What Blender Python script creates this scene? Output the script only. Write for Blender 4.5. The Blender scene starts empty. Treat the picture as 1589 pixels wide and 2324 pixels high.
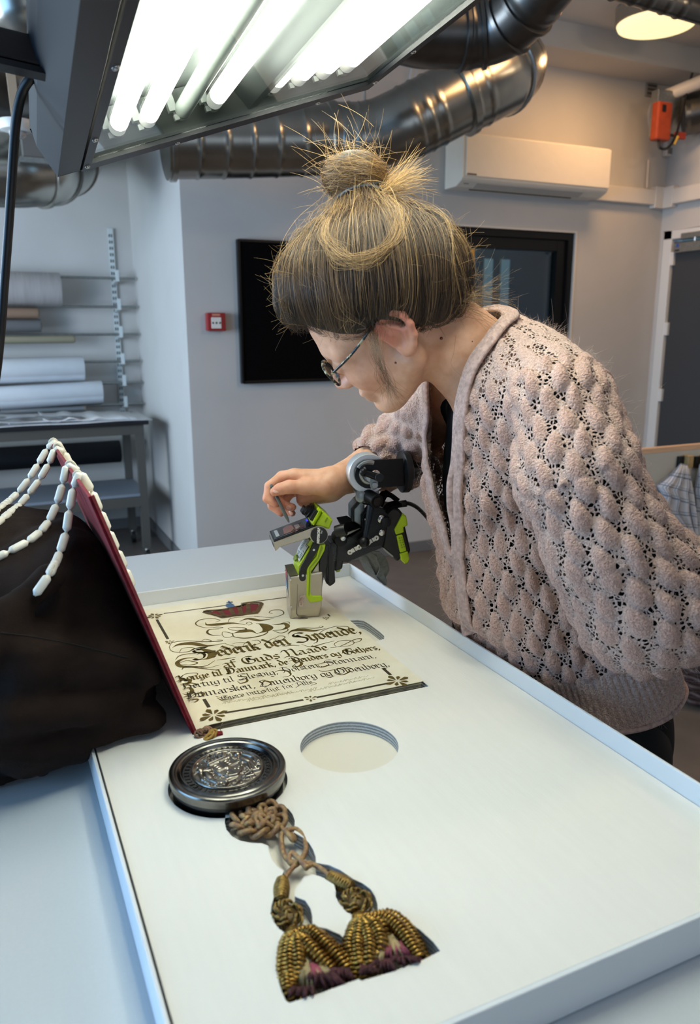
import bpy, bmesh, math, random
import numpy as np
from mathutils import Vector, Matrix

SC = bpy.context.scene
COL = SC.collection
# ---------------------------------------------------------------- camera (1589 x 2324 frame)
F_PX, CX, CY = 1770.0, 794.5, 1162.0
YAW, PITCH, ROLL = 0.43466, 0.2311, -0.0030
CAM = np.array([0.0, 0.0, 1.46])
_f = np.array([math.sin(YAW)*math.cos(PITCH), math.cos(YAW)*math.cos(PITCH), -math.sin(PITCH)])
_r = np.array([math.cos(YAW), -math.sin(YAW), 0.0]); _u = np.cross(_r, _f)
RT = _r*math.cos(ROLL)+_u*math.sin(ROLL)
UP = -_r*math.sin(ROLL)+_u*math.cos(ROLL)
FW = _f
cam = bpy.data.cameras.new('camera'); camo = bpy.data.objects.new('camera', cam); COL.objects.link(camo)
M = Matrix(((RT[0], UP[0], -FW[0], CAM[0]), (RT[1], UP[1], -FW[1], CAM[1]), (RT[2], UP[2], -FW[2], CAM[2]), (0, 0, 0, 1)))
camo.matrix_world = M
cam.sensor_fit = 'HORIZONTAL'; cam.sensor_width = 36.0; cam.lens = 36.0*F_PX/1589.0
cam.clip_start = 0.02; cam.clip_end = 100
cam.dof.use_dof = True; cam.dof.focus_distance = 1.22; cam.dof.aperture_fstop = 9.0
SC.camera = camo
# ---------------------------------------------------------------- world, lights, exposure
SC.view_settings.view_transform = 'Standard'; SC.view_settings.look = 'None'
SC.view_settings.gamma = 1.0; SC.view_settings.use_curve_mapping = False
SC.view_settings.exposure = 0.0
SC.cycles.max_bounces = 8; SC.cycles.diffuse_bounces = 4; SC.cycles.glossy_bounces = 4
SC.cycles.transparent_max_bounces = 24; SC.cycles.transmission_bounces = 6
SC.cycles.caustics_reflective = False; SC.cycles.caustics_refractive = False
SC.cycles.sample_clamp_indirect = 6.0
W = bpy.data.worlds.new('world'); SC.world = W; W.use_nodes = True
bg = W.node_tree.nodes['Background']; bg.inputs[0].default_value = (0.50, 0.70, 1.0, 1); bg.inputs[1].default_value = 0.5

def area(name, loc, target, sx, sy, energy, color):
    l = bpy.data.lights.new(name, 'AREA'); l.shape = 'RECTANGLE'; l.size = sx; l.size_y = sy
    l.energy = energy; l.color = color
    o = bpy.data.objects.new(name, l); COL.objects.link(o)
    o.location = loc
    o.rotation_euler = (Vector(target)-Vector(loc)).to_track_quat('-Z', 'Y').to_euler()
    return o
# daylight from windows assumed left of and behind the camera, plus added fills
area('assumed_window_daylight', (-2.55, 1.6, 1.55), (0.4, 1.9, 1.25), 3.4, 1.6, 98, (0.27, 0.58, 1.0))
area('assumed_rear_daylight', (0.9, -2.3, 1.7), (0.8, 1.6, 1.0), 2.6, 1.5, 9, (0.85, 0.93, 1.0))
area('alcove_fill', (-2.55, 4.7, 1.6), (1.2, 5.2, 1.2), 1.6, 1.5, 66, (0.58, 0.82, 1.0))  # added fill to brighten the alcove; the left wall has no window there
area('back_wall_fill', (-2.5, 3.0, 1.6), (2.6, 4.4, 1.1), 1.2, 1.6, 92, (0.84, 0.92, 1.0))  # added light beside the window's own, aimed to brighten the back wall
# warm ceiling lamps of the room, assumed out of view (the glowing one in the picture has its own light in its builder)
area('assumed_ceiling_lamp', (2.2, 2.4, 2.98), (2.4, 3.0, 0.0), 0.5, 0.5, 13, (1.0, 0.57, 0.26))
area('assumed_ceiling_lamp_rear', (3.3, 0.6, 2.98), (3.2, 1.6, 0.0), 0.5, 0.5, 24, (1.0, 0.74, 0.48))

# ---------------------------------------------------------------- helpers
def ray(px, py): return FW+RT*(px-CX)/F_PX-UP*(py-CY)/F_PX
def PZ(px, py, z): d = ray(px, py); return CAM+d*((z-CAM[2])/d[2])
def PY(px, py, y): d = ray(px, py); return CAM+d*(y/d[1])
def PX(px, py, x): d = ray(px, py); return CAM+d*(x/d[0])
def PD(px, py, d): return CAM+ray(px, py)*d
def PP(px, py, q, n): d = ray(px, py); return CAM+d*(np.dot(np.asarray(q)-CAM, n)/np.dot(d, n))
def camv(a, b, c): return RT*a+UP*b+FW*c
def nrm(v): v = np.asarray(v, float); return v/np.linalg.norm(v)

def hexc(h):
    h = h.lstrip('#'); c = [int(h[i:i+2], 16)/255 for i in (0, 2, 4)]
    return tuple((x/12.92 if x <= .04045 else ((x+.055)/1.055)**2.4) for x in c)

MATS = {}
def mat(name, color, rough=.5, metal=0., noise=0., nscale=40., bump=0., bscale=200., spec=.5, col2=None, emit=None, estr=0., aniso=0., coat=0., sheen=0., stretch=None, sss=0.):
    if name in MATS: return MATS[name]
    if isinstance(color, str): color = hexc(color)
    if isinstance(col2, str): col2 = hexc(col2)
    m = bpy.data.materials.new(name); m.use_nodes = True; nt = m.node_tree; b = nt.nodes['Principled BSDF']
    b.inputs['Base Color'].default_value = (*color, 1); b.inputs['Roughness'].default_value = rough; b.inputs['Metallic'].default_value = metal
    b.inputs['Specular IOR Level'].default_value = spec
    if coat: b.inputs['Coat Weight'].default_value = coat; b.inputs['Coat Roughness'].default_value = .08
    if sheen: b.inputs['Sheen Weight'].default_value = sheen; b.inputs['Sheen Roughness'].default_value = .5
    if sss: b.inputs['Subsurface Weight'].default_value = sss; b.inputs['Subsurface Radius'].default_value = (.012, .004, .002); b.inputs['Subsurface Scale'].default_value = 1.0
    tc = nt.nodes.new('ShaderNodeTexCoord'); vec = tc.outputs['Object']
    if stretch:
        mp = nt.nodes.new('ShaderNodeMapping'); mp.inputs['Scale'].default_value = stretch; nt.links.new(vec, mp.inputs[0]); vec = mp.outputs[0]
    if noise or col2:
        n = nt.nodes.new('ShaderNodeTexNoise'); n.inputs['Scale'].default_value = nscale; n.inputs['Detail'].default_value = 5; nt.links.new(vec, n.inputs['Vector'])
        r = nt.nodes.new('ShaderNodeValToRGB'); nt.links.new(n.outputs['Fac'], r.inputs[0])
        c2 = col2 or tuple(x*(1-noise) for x in color); c1 = color if col2 else tuple(min(1, x*(1+noise*.5)) for x in color)
        r.color_ramp.elements[0].position = .32; r.color_ramp.elements[1].position = .68
        r.color_ramp.elements[0].color = (*c2, 1); r.color_ramp.elements[1].color = (*c1, 1)
        nt.links.new(r.outputs[0], b.inputs['Base Color'])
    if bump:
        n2 = nt.nodes.new('ShaderNodeTexNoise'); n2.inputs['Scale'].default_value = bscale; n2.inputs['Detail'].default_value = 4; nt.links.new(vec, n2.inputs['Vector'])
        bp = nt.nodes.new('ShaderNodeBump'); bp.inputs['Strength'].default_value = bump; bp.inputs['Distance'].default_value = .002
        nt.links.new(n2.outputs['Fac'], bp.inputs['Height']); nt.links.new(bp.outputs[0], b.inputs['Normal'])
    if emit is not None:
        b.inputs['Emission Color'].default_value = (*(hexc(emit) if isinstance(emit, str) else emit), 1); b.inputs['Emission Strength'].default_value = estr
    MATS[name] = m; return m

class MB:
    """collects geometry in world coordinates"""
    def __init__(s): s.v = []; s.f = []
    def add(s, vs, fs):
        o = len(s.v); s.v.extend([tuple(map(float, p)) for p in vs]); s.f.extend([tuple(i+o for i in f) for f in fs]); return s
    def box(s, lo, hi):
        (a, b, c), (d, e, f) = lo, hi
        return s.add([(a, b, c), (d, b, c), (d, e, c), (a, e, c), (a, b, f), (d, b, f), (d, e, f), (a, e, f)],
                     [(0, 3, 2, 1), (4, 5, 6, 7), (0, 1, 5, 4), (1, 2, 6, 5), (2, 3, 7, 6), (3, 0, 4, 7)])
    def hexa(s, bottom, top):
        return s.add(list(bottom)+list(top), [(0, 3, 2, 1), (4, 5, 6, 7), (0, 1, 5, 4), (1, 2, 6, 5), (2, 3, 7, 6), (3, 0, 4, 7)])
    def obox(s, c, ax, ay, az):
        c, ax, ay, az = map(np.asarray, (c, ax, ay, az))
        b = [c-ax-ay-az, c+ax-ay-az, c+ax+ay-az, c-ax+ay-az]; t = [p+2*az for p in b]
        return s.hexa(b, t)
    def beam(s, a, b, w, h, up=(0, 0, 1)):
        a, b = np.asarray(a, float), np.asarray(b, float); d = b-a; L = np.linalg.norm(d); d /= L
        sd = np.cross(d, up); sd = nrm(sd); u = np.cross(sd, d)
        return s.obox((a+b)/2, d*L/2, sd*w/2, u*h/2)
    def prism(s, poly, ext):
        poly = [np.asarray(p, float) for p in poly]; n = len(poly); ext = np.asarray(ext, float)
        return s.add(poly+[p+ext for p in poly], [tuple(range(n-1, -1, -1)), tuple(range(n, 2*n))]+[(i, (i+1) % n, (i+1) % n+n, i+n) for i in range(n)])
    def face(s, poly): return s.add(poly, [tuple(range(len(poly)))])
    def tube(s, pts, rad, seg=10, cap=True, closed=False, flat=None):
        pts = np.asarray(pts, float); n = len(pts); rad = np.broadcast_to(np.asarray(rad, float), (n,))
        if closed: tg = np.roll(pts, -1, 0)-np.roll(pts, 1, 0)
        else: tg = np.gradient(pts, axis=0)
        tg /= np.linalg.norm(tg, axis=1)[:, None]+1e-12
        ref = np.array([0, 0, 1.]) if abs(tg[0][2]) < .9 else np.array([1., 0, 0])
        nv = np.zeros_like(pts); v = ref-tg[0]*np.dot(ref, tg[0]); v /= np.linalg.norm(v)
        for i in range(n):
            v = v-tg[i]*np.dot(v, tg[i]); v /= np.linalg.norm(v)+1e-12; nv[i] = v
        bv = np.cross(tg, nv)
        if closed:   # spread the closing twist over the loop
            w = nv[-1]-tg[0]*np.dot(nv[-1], tg[0]); w /= np.linalg.norm(w)
            ang = math.atan2(np.dot(np.cross(nv[0], w), tg[0]), np.dot(nv[0], w))
            a = -ang*np.arange(n)/n
            nv, bv = nv*np.cos(a)[:, None]+bv*np.sin(a)[:, None], -nv*np.sin(a)[:, None]+bv*np.cos(a)[:, None]
        th = np.arange(seg)*2*math.pi/seg
        ring = pts[:, None]+rad[:, None, None]*(np.cos(th)[None, :, None]*nv[:, None]+np.sin(th)[None, :, None]*bv[:, None])
        fs = []
        m = n if closed else n-1
        for i in range(m):
            a, b = i*seg, ((i+1) % n)*seg
            for j in range(seg):
                k = (j+1) % seg; fs.append((a+j, a+k, b+k, b+j))
        if cap and not closed: fs.append(tuple(range(seg-1, -1, -1))); fs.append(tuple(range((n-1)*seg, n*seg)))
        return s.add(ring.reshape(-1, 3), fs)
    def cyl(s, a, b, r, seg=20, r2=None): return s.tube([a, b], [r, r if r2 is None else r2], seg)
    def lathe(s, base, axis, prof, seg=32):
        axis = nrm(axis); ref = np.array([0, 0, 1.]) if abs(axis[2]) < .9 else np.array([1., 0, 0])
        n = nrm(np.cross(axis, ref)); b = np.cross(axis, n); base = np.asarray(base, float)
        vs = []; fs = []
        for r, h in prof:
            for j in range(seg):
                t = 2*math.pi*j/seg; vs.append(base+axis*h+(n*math.cos(t)+b*math.sin(t))*r)
        for i in range(len(prof)-1):
            for j in range(seg):
                k = (j+1) % seg; fs.append((i*seg+j, i*seg+k, (i+1)*seg+k, (i+1)*seg+j))
        if prof[0][0] > 1e-6: fs.append(tuple(range(seg-1, -1, -1)))
        if prof[-1][0] > 1e-6: fs.append(tuple(range((len(prof)-1)*seg, len(prof)*seg)))
        return s.add(vs, fs)
    def sphere(s, c, r, seg=14, rings=8, ax=None):
        c = np.asarray(c, float); r = np.broadcast_to(np.asarray(r, float), (3,)); A = np.eye(3) if ax is None else np.asarray(ax)
        vs = []; fs = []
        for i in range(rings+1):
            p = math.pi*i/rings
            for j in range(seg):
                t = 2*math.pi*j/seg
                q = np.array([r[0]*math.sin(p)*math.cos(t), r[1]*math.sin(p)*math.sin(t), r[2]*math.cos(p)]); vs.append(c+q@A)
        for i in range(rings):
            for j in range(seg):
                k = (j+1) % seg; fs.append((i*seg+j, (i+1)*seg+j, (i+1)*seg+k, i*seg+k))
        return s.add(vs, fs)
    def ribbon(s, pts, side, w, th=.001):
        """flat strap of width w along pts; side = direction(s) across"""
        pts = np.asarray(pts, float); n = len(pts); side = np.broadcast_to(np.asarray(side, float), pts.shape); w = np.broadcast_to(np.asarray(w, float), (n,))
        tg = np.gradient(pts, axis=0); nn = np.cross(tg, side); nn /= np.linalg.norm(nn, axis=1)[:, None]+1e-12
        sd = side/np.linalg.norm(side, axis=1)[:, None]
        vs = []
        for i in range(n):
            for a, b in ((-1, -1), (1, -1), (1, 1), (-1, 1)): vs.append(pts[i]+sd[i]*a*w[i]/2+nn[i]*b*th/2)
        fs = [(3, 2, 1, 0), tuple(4*(n-1)+k for k in range(4))]
        for i in range(n-1):
            for j in range(4): k = (j+1) % 4; fs.append((4*i+j, 4*i+k, 4*i+4+k, 4*i+4+j))
        return s.add(vs, fs)
    def build(s, name, m, parent=None, smooth=False, bevel=0., bseg=2, fix=True):
        me = bpy.data.meshes.new(name); base = BASE.get(parent.name, np.zeros(3)) if parent is not None else np.zeros(3)
        vs = np.asarray(s.v, float)
        if parent is None:
            base = (vs.min(0)+vs.max(0))/2; base[2] = vs[:, 2].min()
        me.from_pydata((vs-base).tolist(), [], s.f); 
        if m is not None: me.materials.append(m)
        if fix:
            bm = bmesh.new(); bm.from_mesh(me); bmesh.ops.remove_doubles(bm, verts=bm.verts, dist=1e-6); bmesh.ops.recalc_face_normals(bm, faces=bm.faces); bm.to_mesh(me); bm.free()
        o = bpy.data.objects.new(name, me); COL.objects.link(o); BASE[o.name] = base
        if parent is not None: o.parent = parent
        else: o.location = base
        if smooth:
            me.shade_smooth()
            if smooth != 'all': auto_smooth(me, 40)
        if bevel:
            md = o.modifiers.new('bevel', 'BEVEL'); md.width = bevel; md.segments = bseg; md.limit_method = 'ANGLE'; md.angle_limit = math.radians(40)
            md.harden_normals = False
        return o
BASE = {}
def auto_smooth(me, deg):
    bm = bmesh.new(); bm.from_mesh(me); t = math.radians(deg)
    for e in bm.edges:
        if len(e.link_faces) == 2 and e.calc_face_angle(0) > t: e.smooth = False
    bm.to_mesh(me); bm.free()

def tag(o, label, cat, group=None, kind=None):
    if label: o['label'] = label
    if cat: o['category'] = cat
    if group: o['group'] = group
    if kind: o['kind'] = kind
    return o
def thing(name, loc, label, cat, group=None):
    o = bpy.data.objects.new(name, None); COL.objects.link(o); o.empty_display_size = .05
    o.location = tuple(map(float, loc)); BASE[o.name] = np.asarray(loc, float)
    return tag(o, label, cat, group)
def struct(mb, name, m, **k):
    o = mb.build(name, m, None, **k); o['kind'] = 'structure'; return o
def bez(p, n=24):
    """Catmull-Rom through points"""
    p = np.asarray(p, float); q = np.vstack([2*p[0]-p[1], p, 2*p[-1]-p[-2]]); out = []
    k = len(p)-1
    for i in range(k):
        a, b, c, d = q[i:i+4]
        for t in np.linspace(0, 1, max(2, n//k+1))[:-1]:
            out.append(.5*((2*b)+(-a+c)*t+(2*a-5*b+4*c-d)*t*t+(-a+3*b-3*c+d)*t**3))
    out.append(p[-1]); return np.array(out)
def text_mesh(name, body, size, origin, xdir, ydir, m, parent, extrude=.0002, bold=False, align='CENTER'):
    cu = bpy.data.curves.new(name, 'FONT'); cu.body = body; cu.size = size; cu.align_x = align; cu.align_y = 'CENTER'; cu.extrude = extrude; cu.offset = .0006 if bold else 0
    cu.resolution_u = 3
    to = bpy.data.objects.new(name, cu); COL.objects.link(to)
    dg = bpy.context.evaluated_depsgraph_get(); me = bpy.data.meshes.new_from_object(to.evaluated_get(dg)); bpy.data.objects.remove(to)
    x, y = nrm(xdir), nrm(ydir); z = np.cross(x, y); base = BASE.get(parent.name, np.zeros(3)); og = np.asarray(origin)-base
    for v in me.vertices:
        p = og+x*v.co[0]+y*v.co[1]+z*v.co[2]; v.co = p
    me.materials.clear(); me.materials.append(m)
    o = bpy.data.objects.new(name, me); COL.objects.link(o); o.parent = parent; BASE[o.name] = base
    return o

# ---- signed distance modelling for people, cloth and cushions (numpy surface nets)
def sd_ell(p, c, r, A=None):
    q = p-np.asarray(c)
    if A is not None: q = q@np.asarray(A).T
    r = np.asarray(r, float); k0 = np.linalg.norm(q/r, axis=1); k1 = np.linalg.norm(q/(r*r), axis=1)
    return k0*(k0-1)/np.maximum(k1, 1e-9)
def sd_cone(p, a, b, r1, r2):
    """round cone (tapered capsule)"""
    a = np.asarray(a, float); b = np.asarray(b, float); ba = b-a; l2 = ba@ba; rr = r1-r2; a2 = l2-rr*rr; il2 = 1/l2
    pa = p-a; y = pa@ba; z = y-l2; w = pa*l2-y[:, None]*ba; x2 = (w*w).sum(1); y2 = y*y*l2; z2 = z*z*l2
    k = np.sign(rr)*rr*rr*x2
    r = (np.sqrt(np.maximum(x2*a2*il2, 0))+y*rr)*il2-r1
    m1 = np.sign(z)*a2*z2 > k; r = np.where(m1, np.sqrt(np.maximum(x2+z2, 0))*il2-r2, r)
    m2 = (~m1) & (np.sign(y)*a2*y2 < k); r = np.where(m2, np.sqrt(np.maximum(x2+y2, 0))*il2-r1, r)
    return r
def smin(a, b, k):
    if k <= 0: return np.minimum(a, b)
    h = np.maximum(k-np.abs(a-b), 0)/k; return np.minimum(a, b)-h*h*k*.25
def smax(a, b, k): return -smin(-a, -b, k)

def surface_net(fn, lo, hi, h, blk=8):
    """block-sparse surface nets: returns verts, quads"""
    lo = np.asarray(lo, float); hi = np.asarray(hi, float)
    nb = np.ceil((hi-lo)/(h*blk)).astype(int)
    bi = np.stack(np.meshgrid(*[np.arange(n) for n in nb], indexing='ij'), -1).reshape(-1, 3)
    bc = lo+(bi+.5)*h*blk; d = fn(bc); bi = bi[np.abs(d) < h*blk*.87*1.45+h*2]
    off = np.stack(np.meshgrid(*[np.arange(blk)]*3, indexing='ij'), -1).reshape(-1, 3)
    cells = (bi[:, None]*blk+off[None]).reshape(-1, 3)
    N = nb*blk+2
    key = lambda c: (c[..., 0].astype(np.int64)*N[1]+c[..., 1])*N[2]+c[..., 2]
    # unique corner points
    co = np.stack(np.meshgrid([0, 1], [0, 1], [0, 1], indexing='ij'), -1).reshape(-1, 3)
    ck = key(cells[:, None]+co[None]); uk, inv = np.unique(ck, return_inverse=True); inv = inv.reshape(ck.shape)
    pts = np.stack([uk//(N[1]*N[2]), (uk//N[2]) % N[1], uk % N[2]], -1)*h+lo
    val = np.concatenate([fn(pts[i:i+200000]) for i in range(0, len(pts), 200000)])
    cv = val[inv]; s = cv < 0; act = s.any(1) & ~s.all(1)
    cells = cells[act]; cv = cv[act]; s = s[act]
    E = [(0, 1), (2, 3), (4, 5), (6, 7), (0, 2), (1, 3), (4, 6), (5, 7), (0, 4), (1, 5), (2, 6), (3, 7)]
    acc = np.zeros((len(cells), 3)); cnt = np.zeros(len(cells))
    for a, b in E:
        m = s[:, a] != s[:, b]; t = np.where(m, cv[:, a]/(cv[:, a]-cv[:, b]+1e-20), 0)
        pt = co[a]+(co[b]-co[a])*t[:, None]; acc += pt*m[:, None]; cnt += m
    V = lo+(cells+acc/cnt[:, None])*h
    k = key(cells); order = np.argsort(k); ks = k[order]
    def look(c):
        q = key(c); i = np.searchsorted(ks, q); i = np.minimum(i, len(ks)-1); ok = ks[i] == q
        return np.where(ok, order[i], -1)
    Q = []
    for ax, (e0, e1) in enumerate(((0, 4), (0, 2), (0, 1))):
        m = s[:, e0] != s[:, e1]; c = cells[m]; flip = s[m][:, e0]
        u = np.zeros(3, int); v = np.zeros(3, int); u[(ax+1) % 3] = 1; v[(ax+2) % 3] = 1
        a = look(c); b = look(c-u); d_ = look(c-u-v); e = look(c-v)
        ok = (a >= 0) & (b >= 0) & (d_ >= 0) & (e >= 0)
        q = np.stack([a, b, d_, e], 1)[ok]; f = flip[ok]
        q = np.where(f[:, None], q, q[:, ::-1]); Q.append(q)
    return V, np.concatenate(Q)

def np_mesh(name, V, Q, m, parent, smooth=True, attrs=None):
    me = bpy.data.meshes.new(name); base = BASE.get(parent.name, np.zeros(3)) if parent is not None else np.zeros(3)
    Vl = (np.asarray(V)-base).astype(np.float32); Q = np.asarray(Q)
    me.vertices.add(len(Vl)); me.vertices.foreach_set('co', Vl.ravel())
    me.loops.add(Q.size); me.loops.foreach_set('vertex_index', Q.ravel().astype(np.int32))
    me.polygons.add(len(Q)); me.polygons.foreach_set('loop_start', np.arange(0, Q.size, Q.shape[1], dtype=np.int32))
    me.update(calc_edges=True); me.validate()
    if smooth: me.shade_smooth()
    for k, a in (attrs or {}).items():
        at = me.attributes.new(k, 'FLOAT', 'POINT'); at.data.foreach_set('value', np.asarray(a, np.float32))
    if m is not None: me.materials.append(m)
    o = bpy.data.objects.new(name, me); COL.objects.link(o); BASE[o.name] = base
    if parent is not None: o.parent = parent
    return o
def smooth_mesh(V, Q, it=2, lam=.5, fixed=None):
    V = V.copy(); n = len(V)
    E = np.concatenate([Q[:, [0, 1]], Q[:, [1, 2]], Q[:, [2, 3]], Q[:, [3, 0]]])
    deg = np.bincount(E[:, 0], minlength=n)+np.bincount(E[:, 1], minlength=n)
    for _ in range(it):
        A = np.zeros_like(V)
        for k in range(3):
            A[:, k] = np.bincount(E[:, 0], V[E[:, 1], k], n)+np.bincount(E[:, 1], V[E[:, 0], k], n)
        T = A/np.maximum(deg, 1)[:, None]
        D = (T-V)*lam
        if fixed is not None: D[fixed] = 0
        V += D
    return V
def vert_normals(V, Q):
    n = np.cross(V[Q[:, 2]]-V[Q[:, 0]], V[Q[:, 3]]-V[Q[:, 1]]); N = np.zeros_like(V)
    for k in range(4): 
        for j in range(3): N[:, j] += np.bincount(Q[:, k], n[:, j], len(V))
    return N/(np.linalg.norm(N, axis=1)[:, None]+1e-12)
def vnoise(p, scale, seed=0):
    """cheap smooth 3d value noise in -1..1"""
    q = p*scale+seed*17.13; i = np.floor(q).astype(np.int64); f = q-i; f = f*f*(3-2*f); out = 0
    for dx in (0, 1):
        for dy in (0, 1):
            for dz in (0, 1):
                h = (i[:, 0]+dx)*374761393+(i[:, 1]+dy)*668265263+(i[:, 2]+dz)*2147483647+seed*1274126177
                h = (h ^ (h >> 13))*1274126177; h = (h ^ (h >> 16)) & 0xffff
                w = (f[:, 0] if dx else 1-f[:, 0])*(f[:, 1] if dy else 1-f[:, 1])*(f[:, 2] if dz else 1-f[:, 2])
                out = out+w*(h/32767.5-1)
    return out
def hair_curves(name, strands, radii, m, parent, attrs=None):
    """strands: (n, k, 3) array"""
    cu = bpy.data.hair_curves.new(name); n, k, _ = strands.shape
    cu.add_curves([k]*n)
    base = BASE.get(parent.name, np.zeros(3))
    cu.position_data.foreach_set('vector', (strands-base).astype(np.float32).ravel())
    at = cu.attributes.get('radius') or cu.attributes.new('radius', 'FLOAT', 'POINT')
    at.data.foreach_set('value', np.broadcast_to(radii, (n, k)).astype(np.float32).ravel())
    for key, a in (attrs or {}).items():
        t = cu.attributes.new(key, 'FLOAT', 'CURVE'); t.data.foreach_set('value', np.asarray(a, np.float32))
    cu.materials.append(m)
    o = bpy.data.objects.new(name, cu); COL.objects.link(o); o.parent = parent; BASE[o.name] = base
    return o
rng = np.random.default_rng(7); random.seed(7)
# ---------------------------------------------------------------- materials of the room
M_WALL = mat('wall_paint', '#bdbab6', .75, noise=.04, nscale=3, bump=.05, bscale=300)
M_CEIL = mat('ceiling_paint', '#c4bfb8', .8, noise=.03, nscale=4)
M_FLOOR = mat('grey_linoleum', '#645b54', .42, noise=.12, nscale=9, col2='#5a524c')
M_BASE = mat('grey_baseboard', '#6d6c6b', .5)
M_TRUNK = mat('white_trunking', '#cfcac3', .5)
M_BLK = mat('black_plastic', '#0b0b0d', .38, bump=.05, bscale=500)
M_BLKM = mat('black_matt', '#020203', .85, spec=.08)
M_BLKP = mat('black_paint_metal', '#08090b', .33, spec=.3)
M_WHP = mat('white_plastic', '#d8d6d0', .4)
M_CHROME = mat('bright_steel', '#c9c9c6', .22, 1.0)
M_STEEL = mat('brushed_steel', '#9fa3a3', .38, 1.0, noise=.15, nscale=60)
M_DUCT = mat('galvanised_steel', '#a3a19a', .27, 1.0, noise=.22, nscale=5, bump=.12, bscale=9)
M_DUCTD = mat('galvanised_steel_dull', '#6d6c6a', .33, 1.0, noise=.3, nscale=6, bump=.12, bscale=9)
M_GLASS = bpy.data.materials.new('clear_glass'); M_GLASS.use_nodes = True
def glassify(m, tint, gloss=.08):
    nt = m.node_tree; nt.nodes.clear(); out = nt.nodes.new('ShaderNodeOutputMaterial'); mx = nt.nodes.new('ShaderNodeMixShader')
    tr = nt.nodes.new('ShaderNodeBsdfTransparent'); tr.inputs[0].default_value = (*tint, 1)
    gl = nt.nodes.new('ShaderNodeBsdfGlossy'); gl.inputs['Roughness'].default_value = .02
    lw = nt.nodes.new('ShaderNodeLayerWeight'); pw = nt.nodes.new('ShaderNodeMath'); pw.operation = 'POWER'; pw.inputs[1].default_value = 5; nt.links.new(lw.outputs['Facing'], pw.inputs[0])
    ad = nt.nodes.new('ShaderNodeMath'); ad.operation = 'MULTIPLY_ADD'; ad.inputs[1].default_value = .9; ad.inputs[2].default_value = gloss*.4; nt.links.new(pw.outputs[0], ad.inputs[0])
    nt.links.new(ad.outputs[0], mx.inputs[0]); nt.links.new(tr.outputs[0], mx.inputs[1]); nt.links.new(gl.outputs[0], mx.inputs[2]); nt.links.new(mx.outputs[0], out.inputs[0])
glassify(M_GLASS, (.9, .95, .95))

XL, XR, YB, YA, YF, ZC = -2.6, 4.48, 4.38, 5.9, -2.6, 3.2
XCOL = 1.045
# floor, ceiling and walls
b = MB().box((XL-.1, YF-.1, -.1), (XR+.1, YA+.1, 0)); struct(b, 'floor', M_FLOOR)
b = MB().box((XL-.1, YF-.1, ZC), (XR+.1, YA+.1, ZC+.1)); struct(b, 'ceiling', M_CEIL)
W1 = (2.715, 3.715, 1.0, 2.08)     # window opening in the back wall
b = MB().box((XCOL, YB, 0), (W1[0], YB+.12, ZC)).box((W1[1], YB, 0), (XR, YB+.12, ZC)).box((W1[0], YB, W1[3]), (W1[1], YB+.12, ZC)).box((W1[0], YB, 0), (W1[1], YB+.12, W1[2]))
struct(b, 'wall_back', M_WALL)
b = MB().box((XCOL, YB+.12, 0), (XCOL+.25, YA, ZC)); struct(b, 'wall_column', M_WALL)
b = MB().box((XL, YA, 0), (XCOL, YA+.1, ZC)); struct(b, 'wall_alcove', M_WALL)
b = MB().box((XR, YF, 0), (XR+.1, 3.29, ZC)).box((XR, 4.29, 0), (XR+.1, YB+.12, ZC)).box((XR, 3.29, 2.06), (XR+.1, 4.29, ZC)); struct(b, 'wall_right', M_WALL)
b = MB().box((XL-.1, YF, 0), (XL, YA, .75)).box((XL-.1, YF, 2.5), (XL, YA, ZC)).box((XL-.1, YF, .75), (XL, -.3, 2.5)).box((XL-.1, 3.5, .75), (XL, YA, 2.5)); struct(b, 'wall_left', M_WALL)  # gap left for the assumed side window, out of view
b = MB().box((XL, YF-.1, 0), (XR, YF, .8)).box((XL, YF-.1, 2.6), (XR, YF, ZC)).box((XL, YF-.1, .8), (-.5, YF, 2.6)).box((2.3, YF-.1, .8), (XR, YF, 2.6)); struct(b, 'wall_rear', M_WALL)  # gap for the window assumed behind the camera
b = MB().box((XCOL, 4.08, 3.06), (XR, YB, ZC)); struct(b, 'trim_1', M_WALL)      # beam over the back wall
b = MB().box((XCOL, YB-.012, 0), (XR, YB, .075)); struct(b, 'baseboard_back', M_BASE, bevel=.003)
b = MB().box((XCOL-.012, YB, 0), (XCOL, YA, .075)).box((XL, YA-.012, 0), (XCOL-.012, YA, .075)); struct(b, 'baseboard_alcove', M_BASE)
# surface trunking below the air conditioner and round the corner
b = MB().box((3.79, YB-.05, 2.29), (XR, YB, 2.39)); struct(b, 'trim_2', M_TRUNK, bevel=.006)
b = MB().box((XR-.05, 1.5, 2.29), (XR, YB-.05, 2.39)); struct(b, 'trim_3', M_TRUNK, bevel=.006)
b = MB().prism([(XR-.13, YB-.055, 2.27), (XR-.055, YB-.055, 2.27), (XR-.055, YB-.13, 2.27), (XR, YB-.13, 2.27), (XR, YB, 2.27), (XR-.13, YB, 2.27)], (0, 0, .14)); struct(b, 'trim_4', M_TRUNK, bevel=.004)
b = MB().tube([(4.30, YB-.015, 2.40), (4.295, YB-.015, 2.58)], .008, 8); struct(b, 'trim_5', M_TRUNK)

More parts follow.
